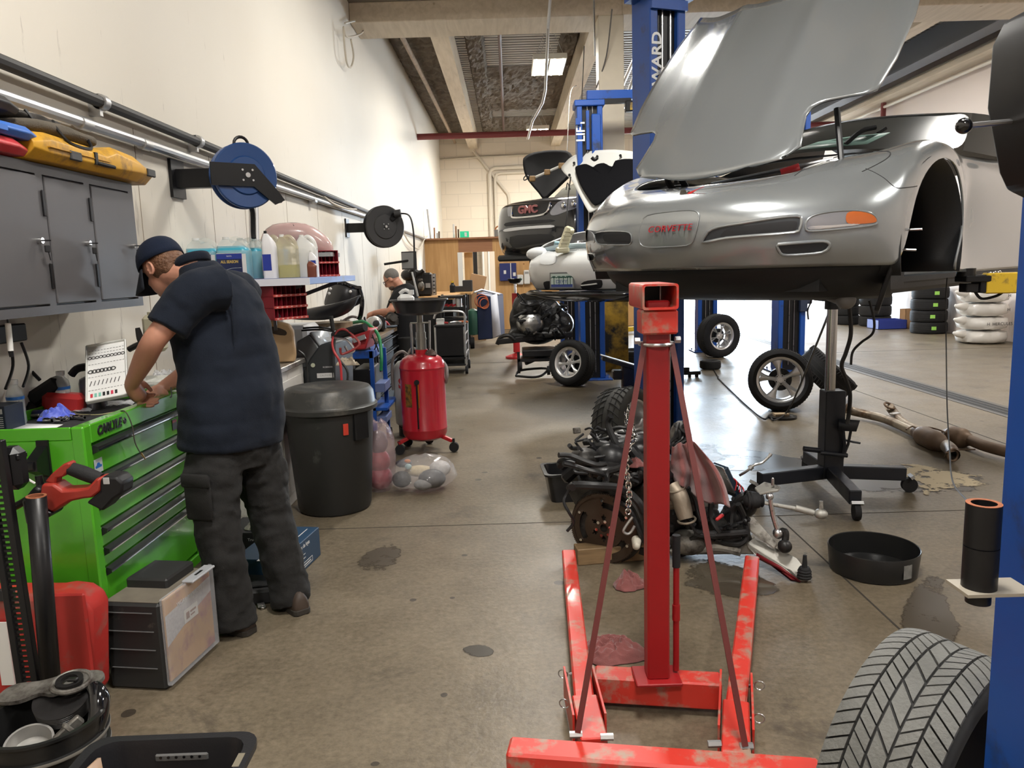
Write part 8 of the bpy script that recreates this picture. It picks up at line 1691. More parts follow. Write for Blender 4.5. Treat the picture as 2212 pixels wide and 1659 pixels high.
# ---- white car
FWc=car_frame(.56,8.0,1.12,A0_); M_whitecar=mat('white car paint',(.62,.63,.62),.25,coat=.7)
wcx=thing('white_car','white car raised on the lift behind the silver one, hood open','car',FWc@V((0,0,.1)))
prof=[(.12,.205),(.03,.30),(.0,.40),(.01,.50),(.06,.57),(.16,.615),(.30,.64)]
plan=[(0,0),(.25,.01),(.48,.05),(.66,.14),(.78,.28),(.84,.48),(.85,.62)]
b,bt2=shell('bumper',FWc,stations(prof,plan),M_whitecar,wcx)
fd=MB(); 
for s in(-1,1): fd.rings([[FWc@V((s*.80,.35,.50)),FWc@V((s*.80,.42,.66)),FWc@V((s*.70,.55,.74)),FWc@V((s*.62,.62,.76))],[FWc@V((s*.85,.75,.60)),FWc@V((s*.83,.8,.74)),FWc@V((s*.75,.85,.82)),FWc@V((s*.64,.85,.84))],[FWc@V((s*.85,1.5,.55)),FWc@V((s*.84,1.5,.76)),FWc@V((s*.76,1.5,.87)),FWc@V((s*.66,1.5,.89))]],closed=False,cap0=False,cap1=False)
fd.build('fender',M_whitecar,wcx,smooth=60,sub=2,solid=.012)
bay=MB().at(FWc); bay.bx(-.62,.62,.35,1.45,.3,.66); bay.bx(-.55,.5,.28,.34,.55,.68,.01); bay.build('engine_bay',M_under,wcx)
rr_=random.Random(9)
for k in range(14):
    t=MB().at(FWc); t.box((rr_.uniform(-.5,.5),rr_.uniform(.4,1.0),.68+rr_.uniform(0,.04)),(rr_.uniform(.06,.2),rr_.uniform(.06,.2),.06),.012,Euler((rr_.uniform(-.3,.3),rr_.uniform(-.3,.3),0)).to_matrix()); t.build('engine_part',[black_plastic,steel,dull_alu,mat('pale blue cover',(.25,.4,.45),.3)][k%4],wcx)
t=MB(); t.tube([FWc@V((-.6,.3,.63)),FWc@V((-.2,.22,.66)),FWc@V((.3,.22,.66)),FWc@V((.62,.34,.63))],.03,8,4); t.build('radiator_support',mat('steel blue panel',(.3,.38,.42),.3,.5),wcx)
hl=skin(smooth2d([(1168,567),(1170,553),(1180,545),(1194,546),(1202,553),(1201,567),(1190,572),(1175,572)],3),.012,.05,'headlight',mat('hazy headlamp',(.62,.64,.65),.12,coat=.6),wcx,bt=bt2)
if True:
    for s in(-1,1): t=MB().at(FWc); t.ball((s*.60,.25,.60),(.16,.10,.075),16,10); t.build('headlight',mat('hazy headlamp',(.6,.6,.6)),wcx)
pl_=thing('x','x','x'); bpy.data.objects.remove(pl_)
p,nn=hit(1214,606,bt2); rtw=FWc.to_3x3()@V((1,0,0)); X=facing(p-ray(1214,606).normalized()*.05,rtw*.75+V((.35,0,0)),(0,0,1))
t=MB().at(X); t.box((0,0,0),(.285,.17,.012),.003); lp=t.build('licence_plate',mat('plate frame',(.12,.12,.12),.4),wcx,label='licence plate with palm trees')
t=MB().at(X); t.box((0,0,.007),(.255,.14,.002)); t.build('plate_face',mat('pale green plate',(.42,.50,.46),.4),lp)
t=MB().at(X); t.bx(-.125,.125,-.068,-.038,.008,.009); t.build('plate_water',mat('navy plate print',(.03,.05,.2),.4),lp)
t=MB().at(X)
for x in (-.09,-.03,.02,.07,.10):
    t.bx(x-.004,x+.004,-.045,.03,.0085,.0095)
    for k in range(5): a=R(20+35*k); t.tube([(x,.03,.009),(x+.022*cos(a),.03+.018*sin(a),.009),(x+.036*cos(a),.03+.012*sin(a)-.008,.009)],.004,4)
t.build('palm_print',mat('dark green print',(.02,.08,.06),.5),lp)
text('DEVY',.05,'lettering',mat('navy plate print',(.03,.05,.2)),lp,X@T((0,-.012,.0095)),.0005,sx=1.1)
skin(smooth2d([(1175,609),(1187,607),(1190,612),(1190,622),(1180,625),(1176,618)],2),.006,.02,'bumper_slot',M_gap,wcx,bt=bt2)
sl=skin(smooth2d([(1256,612),(1270,606),(1296,604),(1301,608),(1300,620),(1285,624),(1258,624)],2),.004,.02,'bumper_slot',M_gap,wcx,bt=bt2)
skinline([(1256,616),(1275,614),(1290,612)],.008,'slot_bar',M_whitecar,sl,.006,False,3,6,bt=bt2)
ad=MB(); rs=[]
for (u,v) in [(-.86,.60),(-.80,.30),(-.66,.14),(-.4,.03),(0,-.02),(.4,.03),(.66,.14),(.80,.30),(.86,.60)]: rs.append([FWc@V((u,v,.20)),FWc@V((u*1.03,v-.05,.175)),FWc@V((u*1.03,v-.05,.155)),FWc@V((u*.98,v+.10,.11)),FWc@V((u*.9,v+.25,.08))])
ad.rings(rs,closed=False,cap0=False,cap1=False); ad.build('front_splitter',gloss_black,wcx,smooth=50,sub=1,solid=.01)
t=MB().at(FWc); t.bx(-.78,.78,.2,3.6,.10,.17,.01); t.bx(.78,.86,.55,1.4,.12,.6,.02); t.build('underbody',M_under,wcx)
t=MB().at(FWc); t.bx(.72,.83,.58,1.35,.16,.58,.03); t.build('wheel_arch_liner',M_under,wcx)
Oh=FWc@V((0,1.45,.90)); Nh_=FWc.to_3x3()@V((0,.80,-.60))
Nh=hoodplate('hood',[(1214,368),(1222,354),(1236,341),(1262,331),(1300,326),(1345,326),(1400,338),(1400,372),(1360,410),(1320,438),(1292,452),(1276,460),(1268,452),(1252,422),(1236,392)],Oh,Nh_,mat('white hood underside',(.55,.55,.52),.4),wcx,.02,None,.03)
hoodplate('hood_liner',[(1243,366),(1252,358),(1268,355),(1282,361),(1290,356),(1306,353),(1322,360),(1330,348),(1360,344),(1396,350),(1396,372),(1355,402),(1318,428),(1292,442),(1283,443),(1272,430),(1254,400)],Oh+Nh*.05,Nh_,mat('black hood liner',(.004,.004,.005),.95,spec=.1),wcx,.012,None,.03)
t=MB()
for x,y in ((1230,378),(1240,352),(1290,338),(1340,336)): t.cyl(atP(x,y,Oh+Nh*.03,Nh),atP(x,y,Oh+Nh*.045,Nh),.018,n=10)
t.build('hood_fastener',black_plastic,wcx)
t=MB(); t.tube([atY(1278,340,9.0),atY(1284,345,9.0),atY(1290,341,9.0)],.02,8,3); t.build('hood_latch',grease_black,wcx)
t=MB(); t.tube([atY(1233,382,8.4),atY(1228,420,8.4),atY(1224,470,8.3),atY(1219,500,8.3)],.007,6,5); t.tube([atY(1223,410,8.4),atY(1226,395,8.4),atY(1232,410,8.4)],.006,6,4); t.build('dangling_wire',M_cord,wcx)
yt=thing('coolant_tank','yellowed plastic coolant tank hanging in front of the white car','coolant tank',atY(1222,515,8.1)); t=MB(); a,b=atY(1212,545,8.1),atY(1232,490,8.1); t.bar(a,b,.09,.10,.02); t.cyl(atY(1232,500,8.05),atY(1240,500,8.05),.025,n=12); t.box(atY(1215,540,8.1),(.14,.12,.06),.015); t.build('tank',mat('yellowed tank plastic',(.50,.47,.32),.4,var=.2),yt)
for k in range(5): t=MB(); t.bar(a.lerp(b,.2+.15*k)+V((-.045,-.052,0)),a.lerp(b,.2+.15*k)+V((.045,-.052,0)),.008,.008); t.build('tank_rib',mat('yellowed tank plastic',(.5,.4,.3)),yt)
# ------------------------------------------------------------ engine on a wheeled stand behind the leaning wheel
es=thing('engine_on_stand','black engine and gearbox on a wheeled table by the far blue post','engine',(.55,11.2,0)); Ye=11.2
def e1(x,y,dy=0): return atY(x,y,Ye+dy)
t=MB(); t.ball(e1(1160,690,.3),(.42,.3,.38),18,12); t.ball(e1(1135,665,.2),(.20,.2,.22),14,10); t.ball(e1(1200,700,.25),(.28,.25,.22),14,10); t.box(e1(1160,722,.2),(.85,.5,.14),.04); t.ball(e1(1142,668,0),(.16,.15,.17),14,8)
o=t.build('engine_block',mat('black engine mass',(.018,.018,.018),.4,.4,var=.6,vscale=12,bump=.6,bscale=16),es,smooth=180); fuse(o,.03,2)
t=MB(); t.ball(e1(1145,698,-.05),(.20,.12,.17),16,10); t.build('gearbox_case',mat('bright gearbox casting',(.40,.40,.39),.28,.9,var=.4,vscale=8,bump=.4,bscale=12),es)
rr_=random.Random(21)
for k in range(34):
    x=rr_.uniform(1108,1232); y=rr_.uniform(640,720); t=MB()
    if k%3: t.tube([e1(x,y,-.12),e1(x+rr_.uniform(-14,14),y+rr_.uniform(-12,12),-.2),e1(x+rr_.uniform(-22,22),y+rr_.uniform(-5,22),-.12)],rr_.uniform(.008,.02),6,4); t.build('hose',M_hose,es)
    else: t.box(e1(x,y,-.1),(rr_.uniform(.04,.12),.1,rr_.uniform(.03,.09)),.012,Euler((0,rr_.uniform(-.7,.7),0)).to_matrix()); t.build('bracket',[grease_black,dull_alu,black_plastic,steel][k%4],es)
t=MB(); t.bar(e1(1075,738,-.1),e1(1235,722,.1),.10,.08,.01); t.tube([e1(1074,744,-.1),e1(1082,728,-.1),e1(1100,725,-.1),e1(1112,735,-.1)],.03,8,3); t.build('subframe',grease_black,es)
t=MB(); t.bx(e1(1128,760).x,e1(1215,760).x,Ye-.3,Ye+.25,e1(0+1150,766).z,e1(1150,752).z,.01); t.bx(e1(1118,760).x,e1(1200,760).x,Ye-.3,Ye+.2,e1(1150,776).z,e1(1150,770).z); 
for x in (1120,1200): t.bx(e1(x,780).x-.02,e1(x,780).x+.02,Ye-.3,Ye-.26,.08,e1(1150,755).z)
t.bar(e1(1135,785,-.2),e1(1200,757,0),.05,.05); t.build('stand_table',satin_black,es)
t=MB(); t.tube([e1(1115,812,-.4),e1(1125,800,-.2),e1(1180,796,-.1),e1(1172,810,-.5),e1(1150,815,-.6),e1(1115,812,-.4)],.018,8,4); t.build('floor_rail',satin_black,es)
for x,y in ((1125,790),(1185,800)): t=MB(); c=e1(x,y,-.28); t.cyl(c-V((.02,0,0)),c+V((.02,0,0)),.065,n=18); t.build('caster',rubber,es)
od=thing('oil_pan_stand','small black drain bowl on a chrome stem behind the engine stand','drain bowl',atY(1112,700,13.5)); t=MB(); c=atY(1112,602,13.5); t.lathe([(.02,-.09),(.09,-.07),(.125,-.01),(.13,.0),(.12,.0),(.02,-.07)],c,n=28,loop=True); t.build('bowl',satin_black,od); t=MB(); t.cyl(c-V((0,0,.08)),V((c.x,c.y,.1)),.022,n=12); t.build('stem',chrome,od); t=MB(); t.lathe([(.2,0),(.2,.03),(0,.1)],V((c.x,c.y,.002)),n=20); t.cyl(V((c.x,c.y,.1)),V((c.x,c.y,c.z-.25)),.06,n=14); t.build('foot',red_plastic,od)
# ------------------------------------------------------------ plywood partition with a doorway
YP=20.0
def p20(x,y): return atY(x,y,YP)
zt_=p20(1000,517).z; x0=XL; xd0,xd1=p20(992,600).x,p20(1070,600).x; xr_=3.4
t=MB(); t.bx(x0,xd0,YP,YP+.05,0,zt_); t.bx(xd1,xr_,YP,YP+.05,0,zt_); t.bx(xd0,xd1,YP,YP+.05,p20(1000,545).z,zt_); struct(t.build('wall_partition',M_ply),'plywood partition with a doorway')
t=MB(); t.bx(xd0+.01,xd1-.05,YP-.012,YP,p20(1000,545).z,zt_-.02); struct(t.build('trim_14',M_ply2),'darker plywood over the doorway')
t=MB(); t.bx(x0,xr_,YP-.15,YP+.6,zt_,zt_+.04); struct(t.build('trim_15',M_ply2),'shelf edge on top of the plywood')
t=MB(); t.bx(xd0-.02,xd0+.1,YP-.02,YP+.06,0,p20(1000,545).z); struct(t.build('trim_14',white_paint),'white door jamb')
dl=MB(); a=p20(995,600).x+.1; b=p20(1022,600).x; dl.bx(a,b,YP+.2,YP+.25,0,p20(1000,545).z); struct(dl.build('door_2',M_ply),'plywood door leaf standing open')
t=MB(); t.bx(xd0+.4,xd1+.8,YB-.32,YB-.3,.3,2.5); struct(t.build('trim_16',mat('pale poster wall',(.62,.55,.46),.6)),'pale wall seen through the doorway')
ef=thing('wall_tube_frame','white pipes and a dark strip on the wall seen through the doorway','pipe',(.2,YB-.4,.3)); t=MB(); t.bx(p20(1023,600).x*1.27,p20(1032,600).x*1.27,YB-.36,YB-.33,1.1,2.4); t.build('dark_strip',satin_black,ef); t=MB(); 
for px in (1045,1057): t.cyl((p20(px,600).x*1.27,YB-.36,.4),(p20(px,600).x*1.27,YB-.36,2.4),.03,n=8)
t.build('pipe',white_paint,ef); t=MB(); t.bx(p20(1040,600).x*1.27-.15,p20(1040,600).x*1.27,YB-.38,YB-.34,.95,1.1); t.build('red_switch',red_plastic,ef)
kb_=thing('key_cabinet','navy blue wall box on the plywood partition','cabinet',p20(1097,587)); t=MB(); a,b=p20(1080,607),p20(1115,568); t.bx(a.x,b.x,YP-.16,YP-.001,a.z,b.z,.01); t.build('box',mat('navy box',(.02,.03,.14),.4),kb_); t=MB(); m_=(a.x+b.x)/2+.06; t.bx(m_,m_+.02,YP-.165,YP-.16,a.z,b.z); t.box((m_-.14,YP-.165,(a.z+b.z)/2),(.06,.01,.09)); t.box((m_+.1,YP-.165,(a.z+b.z)/2-.06),(.07,.01,.09)); t.build('white_tag',white_plastic,kb_)
ew=thing('soap_dispenser','white dispenser on the plywood near the black vehicle','dispenser',p20(1138,595)); t=MB(); a,b=p20(1132,614),p20(1144,583); t.bx(a.x,b.x,YP-.12,YP-.001,a.z,b.z,.02); t.build('housing',white_plastic,ew); t=MB(); t.bx(a.x+.03,b.x-.03,YP-.13,YP-.12,b.z-.09,b.z-.04); t.cyl((b.x+.06,YP-.06,a.z+.05),(b.x+.06,YP-.06,b.z-.1),.05,n=12); t.build('window',mat('grey window',(.3,.3,.3),.3),ew)
fa_=thing('first_aid_box','white first aid box with a green cross on the plywood','first aid box',p20(1124,602)); t=MB(); a,b=p20(1117,615),p20(1130,593); t.bx(a.x,b.x,YP-.1,YP-.001,a.z,b.z,.02); t.build('box',white_plastic,fa_); t=MB(); c=(a+b)/2; t.box((c.x,YP-.103,c.z),(.10,.006,.03)); t.box((c.x,YP-.104,c.z),(.03,.006,.10)); t.build('green_cross',mat('green sign',(.02,.30,.14),.4),fa_)
xs_=thing('exit_sign','green running-man exit sign above the plywood partition','exit sign',atY(1003,506,YP)); t=MB(); a,b=p20(994,512),p20(1013,500); t.bx(a.x,b.x,YP-.06,YP-.0,zt_+.042,zt_+.20,.004); t.build('sign_box',mat('lit green sign',(.02,.40,.20),.4,emit=(.02,.5,.25),estr=.6),xs_)
t=MB(); c=V(((a.x+b.x)/2,YP-.062,zt_+.12)); t.bx(c.x-.005,c.x+.06,c.y-.002,c.y,c.z-.05,c.z+.05); t.build('door_symbol',white_paint,xs_); t=MB(); t.ball(c+V((-.01,-.004,.035)),.013,8,6); t.tube([c+V((-.01,-.004,.02)),c+V((-.02,-.004,-.01)),c+V((-.05,-.004,-.04))],.008,6); t.tube([c+V((-.02,-.004,-.01)),c+V((.01,-.004,-.045))],.008,6); t.tube([c+V((-.045,-.004,.005)),c+V((-.01,-.004,.015)),c+V((.015,-.004,-.005))],.006,6); t.build('running_man',mat('lit green sign',(.02,.4,.2)),xs_)
for k,(px,h) in enumerate(((930,.75),(938,.28),(948,.18),(980,.35),(985,.30),(990,.22),(944,.14))):
    q=p20(px,517); t=MB(); t.tube([(max(q.x,XL+.06),YP+.1,zt_+.04),(max(q.x,XL+.06)+(-.06 if k==0 else 0),YP+.15,zt_+.04+h)],.03 if k<1 else .022,6); tag(t.build('stored_bar',[galv,M_ply2,rusty][k%3]),['long grey bar leaning in the wall corner on the partition top','short brown bar standing on the partition top near the wall','stub of pipe standing on the partition near the wall','tall brown bar left of the exit sign','dark bar next to the exit sign','low bar just left of the exit sign','shortest bar on the partition near the wall'][k],'bar','bars stored on the partition')
bs=thing('battery_box','metal box with a curved handle on the partition beside the black vehicle','box',p20(1078,505)); t=MB(); a=p20(1068,512); t.bx(a.x,a.x+.34,YP,YP+.2,zt_+.042,zt_+.22,.01); t.build('case',mat('grey box',(.2,.2,.19),.4),bs); t=MB(); t.tube([(a.x+.02,YP,zt_+.22),(a.x+.1,YP,zt_+.3),(a.x+.34,YP,zt_+.31),(a.x+.42,YP,zt_+.22)],.02,6,4); t.build('handle',mat('orange grip',(.4,.15,.05),.5),bs)
# ------------------------------------------------------------ benches, carts and machines along the left
# dark tool bench where the second man works
tb=thing('tool_bench','black drawer bench with a timber top in front of the second man','work bench',(-1.75,8.7,0)); t=MB(); t.bx(XL+.02,-1.42,8.0,10.2,.10,.86,.006); t.build('carcass',satin_black,tb); t=MB(); t.bx(XL+.01,-1.39,7.95,10.25,.86,.905,.004); t.build('top',wood_material('oiled bench top',(.10,.065,.04),(.17,.12,.07),1,1.5),tb)
for k in range(5): d_=MB(); z=.16+k*.138; d_.bx(-1.42,-1.405,8.05,10.15,z,z+.125,.003); dd_=d_.build('drawer',satin_black,tb); h_=MB(); h_.tube([(-1.40,8.1,z+.10),(-1.385,8.15,z+.10),(-1.385,10.05,z+.10),(-1.40,10.1,z+.10)],.010,6); h_.build('pull',dark_plastic,dd_)
ZT2=.906
def on2(x,y): return atZ(x,y,ZT2)
yb=thing('glue_bottle','yellow bottle with a black nozzle on the dark bench','bottle',(-1.72,8.3,ZT2)); q=V((-1.52,8.02,ZT2)); t=MB(); t.lathe([(0,0),(.032,0),(.034,.02),(.034,.15),(.02,.165),(0,.17)],q,n=18); t.build('bottle_body',mat('yellow bottle',(.6,.48,.04),.4),yb); t=MB(); t.lathe([(.018,.165),(.012,.19),(.009,.21),(0,.215)],q,n=12); t.build('nozzle',black_plastic,yb)
al=thing('alternator','grey alternator standing on the dark bench','alternator',(-1.55,8.5,ZT2)); c=V((-1.52,8.55,ZT2+.10)); t=MB(); t.lathe([(0,-.08),(.07,-.075),(.085,-.05),(.085,.04),(.06,.06),(.045,.09),(0,.09)],c,(.4,-.9,.1),22); t.build('housing',alu,al); t=MB(); t.lathe([(.02,.09),(.035,.092),(.03,.10),(.035,.108),(.02,.11)],c,(.4,-.9,.1),18); t.build('pulley',grease_black,al)
rr_=random.Random(31)
for k,(lab) in enumerate(['dark casting on the bench beside the alternator','long black handled tool lying on the bench','red plier handles among the bench clutter','small black motor nearest the second man']):
    q=V((-1.5+.02*k,8.75+.18*k,ZT2)); r=thing('bench_part',lab,'engine part',q); t=MB()
    if k==1: t.tube([q+V((.0,-.3,.06)),q+V((.1,0,.04)),q+V((.12,.2,.03))],.014,8,3); t.build('shaft',black_plastic,r)
    elif k==2: t.tube([q+V((0,-.4,.08)),q+V((.03,-.3,.10)),q+V((.05,-.2,.05))],.016,8,3); t.build('grip',red_plastic,r)
    else: t.box(q+V((0,0,.07)),(.16,.16,.13),.03); t.cyl(q+V((0,-.05,.12)),q+V((.05,-.12,.13)),.05,n=14); t.tube([q+V((-.06,0,.12)),q+V((0,-.05,.18)),q+V((.08,0,.13))],.014,6,4); t.build('housing',[grease_black,black_plastic,black_plastic,M_block][k],r)
# two black plastic car trim panels on a rusty drum
q=atY(700,720,6.9)
dm=thing('steel_drum','short rusty ribbed drum under the black plastic panels','drum',(q.x,6.95,0)); c=V((-1.63,6.95,0)); t=MB(); pr=[(0,0),(.20,0)]+[x for k in range(5) for x in ((.20,.08+k*.19),(.212,.10+k*.19),(.212,.12+k*.19),(.20,.14+k*.19))]+[(.20,1.14),(0,1.14)]; t.lathe(pr,c,n=40); t.build('drum_shell',mat('rusty beige drum',(.24,.19,.12),.7,var=.35,vscale=8,dirt=(.10,.06,.03),dirtamt=.45,dscale=7),dm)
pa=thing('bumper_panel','black plastic bumper panel lying on the drum','car panel',(q.x,6.9,1.2)); Yp=6.9
def pp_(x,y,dy=0): return atY(x,y,Yp+dy)
t=MB(); t.rings([[pp_(600,690,.5),pp_(640,676,.3),pp_(700,668,.1),pp_(760,652,0),pp_(779,640,.1)],[pp_(600,684,.1),pp_(640,664,-.05),pp_(700,652,-.15),pp_(755,640,-.15),pp_(778,632,0)],[pp_(640,690,-.05),pp_(670,692,-.1),pp_(710,692,-.15),pp_(750,680,-.1),pp_(770,660,0)]],closed=False,cap0=False,cap1=False); t.build('panel',mat('satin panel plastic',(.022,.022,.024),.35),pa,smooth=60,sub=2,solid=.012)
pb=thing('seat_shell','black moulded shell standing upright on the bumper panel','car panel',(q.x+.3,7.2,1.25)); Yp=7.2; t=MB(); t.rings([[pp_(700,664),pp_(708,640),pp_(716,614),pp_(722,610)],[pp_(725,668,-.12),pp_(730,640,-.14),pp_(736,616,-.12),pp_(740,611,-.05)],[pp_(755,664,-.12),pp_(758,640,-.14),pp_(758,622,-.12),pp_(758,618,-.05)],[pp_(778,656),pp_(779,640),pp_(778,626),pp_(776,622)]],closed=False,cap0=False,cap1=False); t.build('shell_panel',mat('satin panel plastic',(.02,.02,.02)),pb,smooth=60,sub=2,solid=.02)
t=MB(); t.tube([pp_(716,614,-.02),pp_(740,611,-.1),pp_(760,620,-.1),pp_(778,622,-.02)],.02,8,4); t.tube([pp_(776,625,-.05),pp_(782,650,-.05),pp_(779,680,-.05),pp_(774,690,-.05)],.022,8,4); t.build('edge_bead',gloss_black,pb)
t=MB()
for x,y in ((714,624),(711,634),(757,630)): t.ball(pp_(x,y,-.16),.014,8,6)
t.build('clip',white_plastic,pb)
wx=thing('white_appliance','white plastic appliance behind the grey machine','appliance',(-1.9,6.35,0)); t=MB(); t.bx(XL+.02,-1.64,6.15,6.6,.0,1.17,.03); t.build('housing',mat('white housing',(.62,.62,.62),.4),wx)
# grey and black service machine behind the trash can
am=thing('service_machine','black and grey service machine with hoses behind the trash can','machine',(-1.3,5.95,0)); Ym2=5.75
def m2(x,y,dy=0): return atY(x,y,Ym2+dy)
pts=[(650,835),(655,800),(668,775),(690,745),(712,738),(722,740),(724,830),(724,1000),(650,1000)]; a_=[m2(x,y) for x,y in pts]; n=len(a_); t=MB(); t.add(a_+[p+V((.05,.45,0)) for p in a_],[tuple(range(n))[::-1],tuple(range(n,2*n))]+[(i,(i+1)%n,n+(i+1)%n,n+i) for i in range(n)]); t.build('housing',mat('dark grey machine',(.03,.033,.035),.45),am,bevel=.015)
t=MB(); b0=[m2(640,738,.1),m2(668,722,.1),m2(692,757,.05),m2(662,795,.05),m2(640,795,.1)]; n=5; t.add(b0+[p+V((.10,.35,.04)) for p in b0],[tuple(range(n))[::-1],tuple(range(n,2*n))]+[(i,(i+1)%n,n+(i+1)%n,n+i) for i in range(n)]); t.build('console',mat('mid grey console',(.16,.165,.17),.4),am,bevel=.01)
t=MB(); b0=[m2(668,720,.1),m2(702,715,.3),m2(712,738,.3),m2(696,758,.05)]; t.add(b0,[(0,1,2,3)]); t.build('screen_panel',mat('pale grey panel',(.36,.38,.40),.3),am,solid=.02)
X=facing(m2(703,811,-.004),(1,.1,0),(0,0,1)); t=MB().at(X); t.box((0,0,0),(.125,.036,.002)); t.build('label',mat('white sticker',(.6,.6,.6)),am); text('CAUTION',.018,'lettering',mat('grey lettering',(.25,.25,.25),.5),am,X@T((0,0,.002)),.0003)
text('ROBINAIR',.016,'lettering',mat('white print',(.6,.6,.6)),am,facing(m2(708,793,-.004),(1,.1,0),(0,0,1)),.0003)
t=MB(); t.cyl(m2(676,789,.02),m2(676,789,-.01),.016,n=18); t.build('badge',mat('pale green badge',(.4,.42,.3),.4),am)
t=MB(); t.tube([m2(720,726,-.1),m2(760,715,-.15),m2(789,707,-.2)],[.03,.034,.03],10,3); t.build('handle_grip',rubber,am)
hz_=[([(722,722),(718,740),(722,760),(735,785),(738,830)],red_plastic),([(726,720),(722,745),(728,770),(750,800),(750,830)],M_cord),([(720,735),(730,715),(745,712),(760,722),(776,745),(740,765),(735,752)],mat('dull red hose',(.28,.04,.04),.4)),([(716,728),(730,730),(750,735),(765,755),(755,762),(745,748)],steel)]
for pts,m_ in hz_: t=MB(); t.tube([m2(x,y,-.12-.02*i) for i,(x,y) in enumerate(pts)],.009,8,5); t.build('service_hose',m_,am)
t=MB(); t.tube([m2(652,714,.1),m2(690,712,.05),m2(722,716,.05)],.008,6,4); t.tube([m2(655,709,.1),m2(690,707,.05),m2(722,712,.05)],.008,6,4); t.tube([m2(720,715,0),m2(716,690,0),m2(715,683,0)],.016,8); t.build('hose_arm',M_cord,am)
pr_=thing('oily_paper','crumpled cream paper hanging at the blue cart','paper',m2(745,790,.1)); t=MB(); t.grid(crumple(m2(748,790,-.05),.09,.03,.06,4.4),30,10); t.build('paper',mat('cream paper',(.6,.52,.4),.7,var=.15),pr_,solid=.002)
# blue cart with a red case on it
cr_=thing('blue_cart','blue steel cart with red case between the machine and the tank','cart',(-1.15,6.9,0)); Yc=6.75
def q2(x,y,dy=0): return atY(x,y,Yc+dy)
for (xa,xb) in ((797,806),(815,824)): t=MB(); a=q2(xa,770); b=q2(xb,770); t.bx(a.x,b.x,Yc-(.0 if xa<800 else -.25),Yc+.03+(.25 if xa>800 else 0),.10,q2(800,758).z,.003); t.build('leg',blue_lift,cr_)
t=MB(); a=q2(757,770).x; b=q2(806,770).x; t.bx(a,b,Yc,Yc+.6,q2(790,775).z,q2(790,758).z,.004); t.bx(a,b+.1,Yc,Yc+.6,.35,.38,.004); t.build('shelf',blue_lift,cr_)
a=q2(806,770).x
for z0_,z1_ in ((.52,.60),(.24,.30)): t=MB(); t.bx(a,a+.09,Yc-.01,Yc+.3,z0_,z1_,.004); t.build('side_rail',mat('pale blue rail',(.12,.16,.32),.4),cr_)
t=MB(); t.bx(q2(757,770).x,q2(795,770).x,Yc+.05,Yc+.55,.1,.72,.01); t.build('black_box',satin_black,cr_); t=MB()
for k in(0,1): t.cyl((q2(820,900).x-.02,Yc+.1+k*.4,.05),(q2(820,900).x+.02,Yc+.1+k*.4,.05),.05,n=16)
t.build('caster',rubber,cr_)
rb=thing('red_tool_box','red metal box lying on the blue cart','tool box',q2(770,735)); t=MB(); pts=[(745,725),(755,714),(790,711),(800,712),(790,755),(748,757)]; a_=[q2(x,y,-.02) for x,y in pts]; n=6; t.add(a_+[p+V((.02,.3,0)) for p in a_],[tuple(range(n))[::-1],tuple(range(n,2*n))]+[(i,(i+1)%n,n+(i+1)%n,n+i) for i in range(n)]); t.build('box_shell',mat('red box plastic',(.36,.025,.03),.4),rb,bevel=.012); t=MB(); t.bar(q2(763,736,-.06),q2(789,727,-.06),.03,.04); t.build('latch_bar',galv,rb)
fr_=thing('grey_stand_frame','pale grey bracket frame standing behind the red box','frame',q2(755,700,.5)); t=MB(); t.bar(q2(735,695,.6),q2(765,725,.5),.02,.06); t.tube([q2(752,690,.5),q2(754,703,.5),q2(780,703,.5),q2(800,703,.5)],.016,8,3); t.build('frame_bar',mat('pale grey bar',(.4,.39,.36),.4),fr_)
def hose(label,pts,r,m,k=6): t=MB(); t.tube(pts,r,8,k); tag(t.build('air_hose',m),label,'hose')
M_gh=mat('green hose',(.02,.22,.08),.4)
hose('green hose looping down beside the dark bench',[q2(762,697,.4),q2(785,695,.3),q2(803,707,.2),q2(816,722,.15),q2(822,745,.1),q2(824,775,.05),q2(823,800,.05)],.015,M_gh)
hose('grey hose arched over the pale frame',[q2(740,694,.5),q2(760,684,.5),q2(780,690,.45),q2(795,705,.4)],.013,mat('grey hose',(.25,.22,.21)))
hose('thin black cables coiled beside the green hose',[q2(800,715,.1),q2(812,745,.1),q2(803,760,.1),q2(795,740,.1),q2(806,730,.1),q2(818,760,.1)],.006,M_cord)
# monitor, black engine and small drawers against the wall behind the second man
mo=thing('monitor','black monitor on a wall arm behind the second man','monitor',atY(882,565,13.0)); t=MB(); a=atY(874,545,13.0); b=atY(893,580,13.2); X=facing(((a+b)/2),(.7,-.55,0),(0,0,1)); t.at(X).box((0,0,0),(.34,.30,.03),.006); t.build('bezel',satin_black,mo); t=MB().at(X); t.box((0,0,.017),(.31,.26,.003)); t.build('screen',mat('grey blank screen',(.20,.21,.22),.15),mo); t=MB(); t.tube([(a+b)/2,V((XL+.05,13.1,((a+b)/2).z-.05))],.02,8); t.build('wall_arm',satin_black,mo)
eb=thing('stripped_engine','black engine with wiring on the bench behind the second man','engine',(-1.6,14.2,1.0)); t=MB(); c=atY(898,608,14.2); t.box(c+V((0,.1,-.04)),(.36,.35,.48),.05); t.box(atY(920,614,14.3),(.24,.3,.42),.03); t.ball(c+V((-.10,0,.12)),(.17,.16,.12),12,8); t.tube([atY(885,590,14),atY(893,583,14),atY(905,590,14),atY(915,584,14)],.04,8,3); t.build('block',grease_black,eb)
